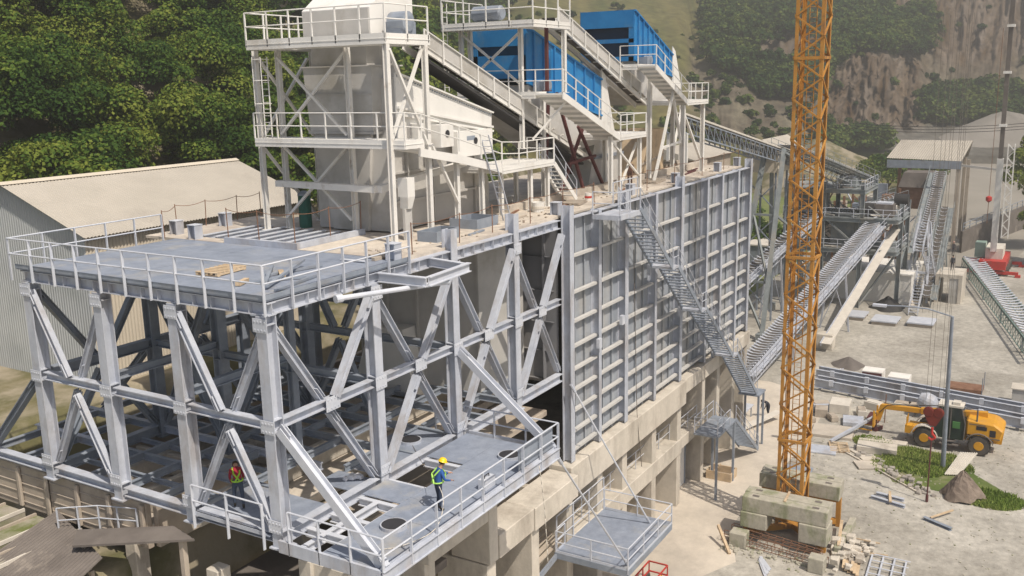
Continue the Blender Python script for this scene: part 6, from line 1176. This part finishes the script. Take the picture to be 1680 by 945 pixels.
for x, y, r, h, m, lb in ((20.9, 1.9, .34, .5, 'white', 'big white bucket on the deck below the walkway end'), (26.0, 1.6, .2, .42, 'whitelight', 'small white and red can near the foot of the short stair')):
    t = thing('bucket', lb, 'bucket', (x, y, DK)); b = MB(); b.lathe((x, y, DK+.015), [(r*.85, 0), (r, h), (r*.92, h), (r*.8, .04)], n=18); b.build('pail', M[m], t); b = MB(); b.lathe((x, y, DK+.015), [(r*.97, h*.35), (r*.985, h*.36), (r*.99, h*.6), (r*.97, h*.61)], n=18); b.build('band', M['red' if r < .3 else 'stoneash'], t)
def openbox(label, x0, x1, y0, y1, h=.45, m='galv_dark'):
    t = thing('hatch_frame', label, 'hatch frame', ((x0+x1)/2, (y0+y1)/2, DK)); b = MB(); z0, z1 = DK+.013, DK+h; b.box(x0, x1, y0, y0+.06, z0, z1); b.box(x0, x1, y1-.06, y1, z0, z1); b.box(x0, x0+.06, y0+.07, y1-.07, z0, z1); b.box(x1-.06, x1, y0+.07, y1-.07, z0, z1); b.build('upstand', M[m], t); b = MB(); b.box(x0+.07, x1-.07, y0+.07, y1-.07, z0, z0+.03); b.build('opening', M['dark'], t)
openbox('dark steel hatch frame beside the leg under the first tower', 10.9, 12.6, 1.1, 2.1); openbox('larger dark steel hatch frame beyond the second leg', 14.6, 16.4, 1.5, 3.0)
for i, (x, y, L, a, m) in enumerate([(17.5, 1.5, 1.8, .1, 'brownboard'), (19.4, 2.6, 2.0, .3, 'rust'), (22.2, 2.0, 1.6, -.2, 'rust'), (27, 2.0, 2.4, .1, 'brownboard'), (31, 1.8, 2.6, .2, 'rust'), (33.6, 2.2, 2.0, 0, 'brownboard'), (41, 1.7, 3.0, .1, 'redox'), (43, 2.2, 2.6, .1, 'redox'), (13.0, .9, 1.4, .1, 'galv_dark')]):
    lb = ['brown board lying before the leaning ladder', 'rusty bar lying behind the white bucket', 'rusty bar lying under the walkway end platform', 'brown board lying just past the foot of the short stair', 'rusty bar lying across the deck beyond the stair head', 'brown board lying beyond the stair head stub', 'dark red bar lying on the far deck, the nearer one', 'dark red bar lying on the far deck, the farther one', 'thin grey bar lying near the edge above the open bays'][i]
    b = MB(); b.bar((x, y, DK+.05), (x+L*math.cos(a), y+L*math.sin(a), DK+.06), .12, .07); tag(b.build('loose_bar', M[m]), lb, 'bar')
rocks('deck_debris', 'small bits of rubble and dust scattered over the concrete deck', [(random.uniform(8, 48), random.uniform(.4, 2.9), DK, random.uniform(.02, .07)) for i in range(260)], 'brownboard', 'debris', kind='stuff')
rocks('stone_pile', 'heap of dusty stones at the foot of the far legs on the deck', [(random.gauss(44.5, 1.2), random.gauss(4.4, .3), DK+random.uniform(0, .3), random.uniform(.1, .3)) for i in range(40)], 'brownboard', 'stones', kind='stuff')
bag = rocks('plastic_bag', 'crumpled shiny plastic bag lying on the work platform plates', [(4.55, .85, PZ, .2), (4.75, .65, PZ, .16), (4.4, 1.05, PZ, .13), (4.9, .9, PZ, .1)], 'silver', 'plastic bag')
# hose / cable on platform and welding clutter
def cable(label, pts, r=.015, m='stoneash', name='cable'):
    b = MB(); P = [Vector(p) for p in pts]; out = []
    for i in range(len(P)-1):
        p0 = P[max(i-1, 0)]; p1 = P[i]; p2 = P[i+1]; p3 = P[min(i+2, len(P)-1)]
        for k in range(6): t = k/6; out.append(.5*((2*p1)+(p2-p0)*t+(2*p0-5*p1+4*p2-p3)*t*t+(3*p1-p0-3*p2+p3)*t**3))
    b.path(out+[P[-1]], r, 6); return tag(b.build(name, M[m], smooth=True), label, 'cable')
cable('pale safety rope running from the worker down over the platform rail', [(4.0, -3.4, PZ+1.05), (3.4, -4.1, PZ+.7), (2.3, -4.5, PZ+.25), (1.2, -4.0, PZ+.05), (.6, -3.4, PZ+.03)])
cable('thin dark cable curving over the plate behind the worker', [(4.4, -3.2, PZ+1.3), (6.0, -1.5, PZ+.4), (8.0, .5, PZ+.03), (9.0, 1.6, PZ+.03)], .012, 'darkroof')
cable('thin cable hanging down the ribbed wall to the lower beam', [(27.3, -.56, 18.5), (27.5, -.6, 14), (27.6, -.7, 9), (27.9, -.9, 5.5)], .02, 'darkroof')
cable('thin white cable hanging from the work platform edge', [(9.0, -4.65, 13.3), (9.1, -4.8, 11.5), (9.5, -4.7, 9.0)], .015)
tv = thing('tool_box', 'grey tool case standing against the platform rail by the worker', 'tool case', (6.3, -3.9, PZ)); b = MB(); b.box(6.0, 6.7, -4.1, -3.8, PZ+.01, PZ+.4); b.build('case', M['galv_light'], tv); b = MB(); b.path([(6.2, -3.95, PZ+.4), (6.2, -3.95, PZ+.5), (6.5, -3.95, PZ+.5), (6.5, -3.95, PZ+.4)], .02); b.build('handle', M['dark'], tv)
# red and yellow lifting cart below the balcony
sc = thing('lifting_cart', 'red framed cart with a yellow arm standing on the pavement under the balcony', 'cart', (25.2, -3.1, 0)); b = MB()
for y in (-3.6, -2.5):
    b.bar((22.6, y, .5), (25.3, y, .5), .07); b.bar((22.6, y, 1.1), (25.3, y, 1.1), .07)
    for x in (22.6, 23.5, 24.4, 25.3): b.bar((x, y, .3), (x, y, 1.1), .06)
for x in (22.6, 25.3): b.bar((x, -3.6, 1.1), (x, -2.5, 1.1), .07); b.bar((x, -3.6, .5), (x, -2.5, .5), .07)
b.build('frame', M['red'], sc); b = MB(); b.bar((22.2, -3.6, .4), (24.2, -3.7, 1.0), .1); b.bar((22.4, -3.3, .8), (24.6, -3.6, .5), .08); b.build('arm', M['yel2'], sc)
for x, y in ((22.8, -3.6), (25.1, -3.6), (22.8, -2.5), (25.1, -2.5)): b = MB(); b.lathe((x, y, .22), [(.08, -.07), (.22, -.07), (.22, .07), (.08, .07)], (0, 1, 0), 14); b.build('wheel', M['tyre'], sc)
sc = thing('red_stand', 'small red and yellow frame in the shade just left of the balcony', 'stand', (18.5, -3.6, 0)); b = MB()
for x, y in ((18.0, -4.4), (19.2, -4.4), (18.0, -3.4), (19.2, -3.4)): b.bar((x, y, 0), (x, y, 1.8), .08)
b.bar((18.0, -4.4, 1.8), (19.2, -4.4, 1.8), .08); b.bar((18, -3.4, 1.8), (19.2, -3.4, 1.8), .08); b.build('frame', M['red'], sc); b = MB(); b.bar((17.9, -4.0, .5), (19.4, -3.8, 1.2), .1); b.build('bar', M['yel2'], sc)
for i in range(7): plank('grey board stacked in the bay behind the balcony', (15.6+i*.1, -.3+.3*i, 4.6+.1*i), (19.0, -.2+.3*i, 4.7+.1*i), .25, .06, m='brownboard', name='board', cat='board', grp='boards stacked in the bay behind the balcony')
wb = thing('work_bench', 'grey steel bench on the pavement beside the bending person', 'bench', (52.5, .4, 0)); b = MB(); b.box(51.0, 54.2, .2, 1.6, .95, 1.05); b.build('top', M['galv_light'], wb); b = MB(); [b.bar((x, y, 0), (x, y, .95), .08) for x in (51.2, 54.0) for y in (.35, 1.45)]; b.build('leg', M['galv_dark'], wb)
tag(MB().bar((50.2, .2, .15), (54.4, -1.9, .7), .75, .06).build('ramp_board', M['stoneash']), 'pale board sloping from the bench to the pavement', 'board')
# ------------------------------------------------------------------ people
SKIN = mat('skin', (.42, .24, .16), (.38, .21, .14), 5, .6)
def cloth(n, c): return mat(n, c, tuple(x*.8 for x in c), 6, .85)
def person(label, loc, rz, mats, pose='stand', scale=1.0, helmet=None, vest=None, hair=(.03, .02, .015), fingers=False):
    """mats: shirt, trousers, boots. local +x is forward"""
    J = dict(pel=(0, 0, .96, .135), sp=(.0, 0, 1.12, .125), ch=(.0, 0, 1.32, .145), nk0=(0, 0, 1.47, .085), nk=(.015, 0, 1.535, .058), hd0=(.025, 0, 1.60, .075), hd=(.03, 0, 1.68, .098), hd1=(.02, 0, 1.755, .075),
        hipL=(0, .095, .90, .10), knL=(.02, .10, .50, .062), anL=(0, .105, .10, .045), toL=(.15, .115, .04, .04), hipR=(0, -.095, .90, .10), knR=(.02, -.10, .50, .062), anR=(0, -.105, .10, .045), toR=(.15, -.115, .04, .04),
        shL=(0, .17, 1.42, .07), elL=(.0, .23, 1.15, .047), wrL=(.06, .24, .91, .032), haL=(.08, .235, .83, .035), shR=(0, -.17, 1.42, .07), elR=(.0, -.23, 1.15, .047), wrR=(.06, -.24, .91, .032), haR=(.08, -.235, .83, .035))
    def st(**k):
        for n, v in k.items(): J[n] = (*v, J[n][3])
    if pose == 'work':      # looking down, both forearms forward over the rail
        st(ch=(.04, 0, 1.31), nk0=(.09, 0, 1.45), nk=(.125, 0, 1.515), hd0=(.16, 0, 1.575), hd=(.195, 0, 1.65), hd1=(.215, 0, 1.73), shL=(.07, .17, 1.40), shR=(.07, -.17, 1.40), elL=(.22, .24, 1.17), wrL=(.45, .17, 1.16), haL=(.53, .14, 1.17), elR=(.12, -.26, 1.14), wrR=(.34, -.20, 1.05), haR=(.42, -.17, 1.04), knL=(.06, .11, .50), toL=(.15, .13, .04))
    if pose == 'lean':      # bent at the waist, arms down in front
        st(sp=(.10, 0, 1.10), ch=(.27, 0, 1.22), nk0=(.40, 0, 1.28), nk=(.46, 0, 1.30), hd0=(.52, 0, 1.32), hd=(.60, 0, 1.33), hd1=(.67, 0, 1.33), shL=(.37, .17, 1.24), shR=(.37, -.17, 1.24), elL=(.45, .22, .98), wrL=(.56, .18, .76), haL=(.60, .16, .69), elR=(.44, -.22, .98), wrR=(.54, -.18, .76), haR=(.58, -.16, .69), knL=(.08, .13, .50), knR=(-.04, -.13, .49), anL=(.10, .13, .1), toL=(.25, .14, .04), anR=(-.16, -.13, .1), toR=(-.01, -.14, .04))
    E_ = [('pel', 'sp'), ('sp', 'ch'), ('ch', 'nk0'), ('nk0', 'nk'), ('nk', 'hd0'), ('hd0', 'hd'), ('hd', 'hd1')]
    for s in 'LR': E_ += [('pel', 'hip'+s), ('hip'+s, 'kn'+s), ('kn'+s, 'an'+s), ('an'+s, 'to'+s), ('ch', 'sh'+s), ('sh'+s, 'el'+s), ('el'+s, 'wr'+s), ('wr'+s, 'ha'+s)]
    if fingers:
        for s in 'LR':
            w_, h_ = Vector(J['wr'+s][:3]), Vector(J['ha'+s][:3]); d = (h_-w_).normalized(); side = Vector((0, 0, 1)).cross(d); side = side.normalized() if side.length > .1 else Vector((0, 1, 0)); dn = Vector((0, 0, -1)) if abs(d.z) < .7 else Vector((1, 0, 0))
            for i, L in enumerate((.065, .078, .072, .055)):
                o = side*(i-1.5)*.021; J[f'f{s}{i}a'] = (*(h_+d*.03+o), .0095); J[f'f{s}{i}b'] = (*(h_+d*(.03+L*.6)+o+dn*L*.3), .009); J[f'f{s}{i}c'] = (*(h_+d*(.03+L*.75)+o+dn*L*.75), .008); E_ += [('ha'+s, f'f{s}{i}a'), (f'f{s}{i}a', f'f{s}{i}b'), (f'f{s}{i}b', f'f{s}{i}c')]
            sg = -1 if s == 'L' else 1; J[f't{s}a'] = (*(h_-d*.02+side*sg*.035), .011); J[f't{s}b'] = (*(h_+d*.025+side*sg*.055+dn*.02), .0095); E_ += [('ha'+s, f't{s}a'), (f't{s}a', f't{s}b')]
    N = list(J); V = [Vector(J[n][:3]) for n in N]; me = bpy.data.meshes.new('body'); me.from_pydata(V, [(N.index(a), N.index(b)) for a, b in E_], []); o = bpy.data.objects.new('body_tmp', me); COL.objects.link(o)
    sk_ = o.modifiers.new('skin', 'SKIN'); sk_.use_smooth_shade = True
    for i, n in enumerate(N): r = J[n][3]; me.skin_vertices[0].data[i].radius = (r, r*(1.25 if n in ('ch', 'sp', 'pel') and pose != 'lean' else 1)); me.skin_vertices[0].data[i].use_root = (n == 'pel')
    sb = o.modifiers.new('sub', 'SUBSURF'); sb.levels = sb.render_levels = 2
    dg = bpy.context.evaluated_depsgraph_get(); dg.update(); m2 = bpy.data.meshes.new_from_object(o.evaluated_get(dg)); bpy.data.objects.remove(o)
    m2.name = 'person_body'; m2.materials.clear(); [m2.materials.append(x) for x in (mats[0], mats[1], mats[2], SKIN)]
    cls = {'pel': 1, 'sp': 0, 'ch': 0, 'nk0': 0, 'nk': 3, 'hd0': 3, 'hd': 3, 'hd1': 3, 'hip': 1, 'kn': 1, 'an': 2, 'to': 2, 'sh': 0, 'el': 0, 'wr': 0, 'ha': 3}
    pts = []; 
    for a, b_ in E_:
        ka, kb = a.rstrip('LR'), b_.rstrip('LR')
        for t in np.linspace(0, 1, 7):
            k = ka if t < .5 else kb; c = cls.get(k, 3)
            if ka == 'kn' and kb == 'an': c = 1 if t < .8 else 2
            if ka == 'wr': c = 0 if t < .2 else 3
            pts.append((*(Vector(J[a][:3]).lerp(Vector(J[b_][:3]), float(t))), c))
    P = np.array(pts); C_ = np.array([p.center[:] for p in m2.polygons]); dd = ((C_[:, None, :]-P[None, :, :3])**2).sum(-1); idx = P[dd.argmin(1), 3].astype('i'); m2.polygons.foreach_set('material_index', idx); m2.polygons.foreach_set('use_smooth', [True]*len(m2.polygons))
    body = bpy.data.objects.new('person', m2); COL.objects.link(body); body.location = loc; body.rotation_euler = (0, 0, rz); body.scale = (scale,)*3
    tag(body, label, 'person'); ORG[body.name] = Vector((0, 0, 0))
    hc = Vector(J['hd'][:3]); up = (Vector(J['hd1'][:3])-Vector(J['hd0'][:3])).normalized(); fw = (Vector((1, 0, 0))-up*up.x).normalized() if pose != 'lean' else Vector((0, 0, -1)); sd = up.cross(fw)
    b = MB(); b.lathe(hc+fw*.085-up*.01, [(.006, -.02), (.016, 0), (.004, .02)], fw, 8)
    b.lathe(hc+sd*.092-up*.01, [(.018, -.01), (.024, 0), (.012, .015)], sd, 8); b.lathe(hc-sd*.092-up*.01, [(.018, -.01), (.024, 0), (.012, .015)], -sd, 8); b.build('nose_and_ears', SKIN, body, smooth=True)
    b = MB(); b.lathe(hc+fw*.086+sd*.032+up*.012, [(.004, 0), (.011, .004), (.004, .009)], fw, 8); b.lathe(hc+fw*.086-sd*.032+up*.012, [(.004, 0), (.011, .004), (.004, .009)], fw, 8); b.build('eyes', M['dark'], body)
    b = MB(); b.bar(hc+fw*.09-up*.05+sd*.022, hc+fw*.09-up*.05-sd*.022, .008, .008); b.build('mouth', mat('lips', (.3, .12, .1)), body)
    hm_ = mat('hair', hair); b = MB(); b.lathe(hc-fw*.018-up*.005, [(.103, -.03), (.111, .02), (.10, .065), (.06, .10), (.02, .112)], up, 16); b.build('hair', hm_, body, smooth=True)
    if helmet:
        hmm = mat('helmet_shell', helmet, helmet, 3, .35, spec=.5); b = MB(); b.lathe(hc+up*.035-fw*.0, [(.155, -.012), (.16, 0), (.135, .012), (.132, .05), (.112, .095), (.06, .128), (.01, .135)], up, 20)
        b.lathe(hc+up*.035+fw*.05, [(.12, -.012), (.135, 0), (.12, .006)], up, 20); b.build('hard_hat', hmm, body, smooth=True)
    if vest:
        vm = mat('harness_webbing', vest, vest, 3, .7); b = MB(); ch, n0, pel = Vector(J['ch'][:3]), Vector(J['nk0'][:3]), Vector(J['pel'][:3]); f = Vector((1, 0, 0)); S_ = Vector((0, 1, 0))
        dchest = .205
        for s in (-1, 1):
            for ff in (-1, 1): b.bar(n0+S_*.11*s+Vector((0, 0, .02))+f*.05*ff, ch+f*ff*dchest*.98+S_*.10*s, .05, .02); b.bar(ch+f*ff*dchest*.98+S_*.10*s, pel+f*ff*.19+(-S_ if ff < 0 else S_)*.09*s+Vector((0, 0, .06)), .05, .02)
        b.path([pel+Vector((math.cos(a)*.19, math.sin(a)*.185, .07)) for a in np.linspace(0, 2*math.pi, 17)], .025, 6); b.build('harness', vm, body)
    return body
w = person('worker in blue with a yellow helmet and green harness working at the platform rail', (3.95, -3.5, PZ), R(-28), (cloth('blue_shirt', (.03, .10, .32)), cloth('navy_trousers', (.03, .045, .08)), cloth('boots', (.03, .025, .02))), 'work', 1.04, helmet=(.85, .55, .01), vest=(.35, .62, .12), fingers=True)
person('worker in a red shirt with a green harness bending on the inner platform', (.75, 2.75, PZ), R(50), (cloth('red_shirt', (.34, .02, .04)), cloth('slate_trousers', (.05, .07, .11)), cloth('boots2', (.03, .025, .02))), 'lean', 1.05, vest=(.35, .62, .05), fingers=True, hair=(.05, .03, .02))
person('person in dark clothes bending over the ramp board near the stair foot', (54.6, -.9, .01), R(150), (cloth('dark_jacket', (.05, .055, .07)), cloth('dark_trousers', (.04, .045, .06)), cloth('boots3', (.03, .025, .02))), 'lean', 1.12)
person('person in brown work clothes standing on the deck near the stair head', (33.0, 2.2, DK+.015), R(200), (cloth('brown_jacket', (.14, .07, .05)), cloth('brown_trousers', (.10, .06, .05)), cloth('boots4', (.03, .025, .02))), 'stand', .95)
person('person in dark overalls standing beside the red mobile crane', (139.5, -5.6, .01), R(180), (cloth('overall', (.05, .05, .07)), cloth('overall_legs', (.04, .04, .06)), cloth('boots5', (.03, .025, .02))), 'stand', 1.2, helmet=(.5, .3, .25))
person('person in dark clothes standing on the concrete box', (107.5, -8.8, 3.61), R(170), (cloth('dark_coat', (.04, .05, .07)), cloth('dark_legs', (.04, .04, .06)), cloth('boots6', (.03, .025, .02))), 'stand', 1.1)
# ------------------------------------------------------------------ haze
hz = MB(); hz.box(-45, 800, -420, 560, -1.5, 300); hm2 = bpy.data.materials.new('haze'); hm2.use_nodes = True; n = hm2.node_tree.nodes; n.remove(n['Principled BSDF'])
vp = n.new('ShaderNodeVolumePrincipled'); vp.inputs['Color'].default_value = (.92, .90, .84, 1); vp.inputs['Density'].default_value = .0011; vp.inputs['Anisotropy'].default_value = .3
hm2.node_tree.links.new(vp.outputs[0], n['Material Output'].inputs['Volume'])
ho = hz.build('haze', hm2); tag(ho, kind='stuff')
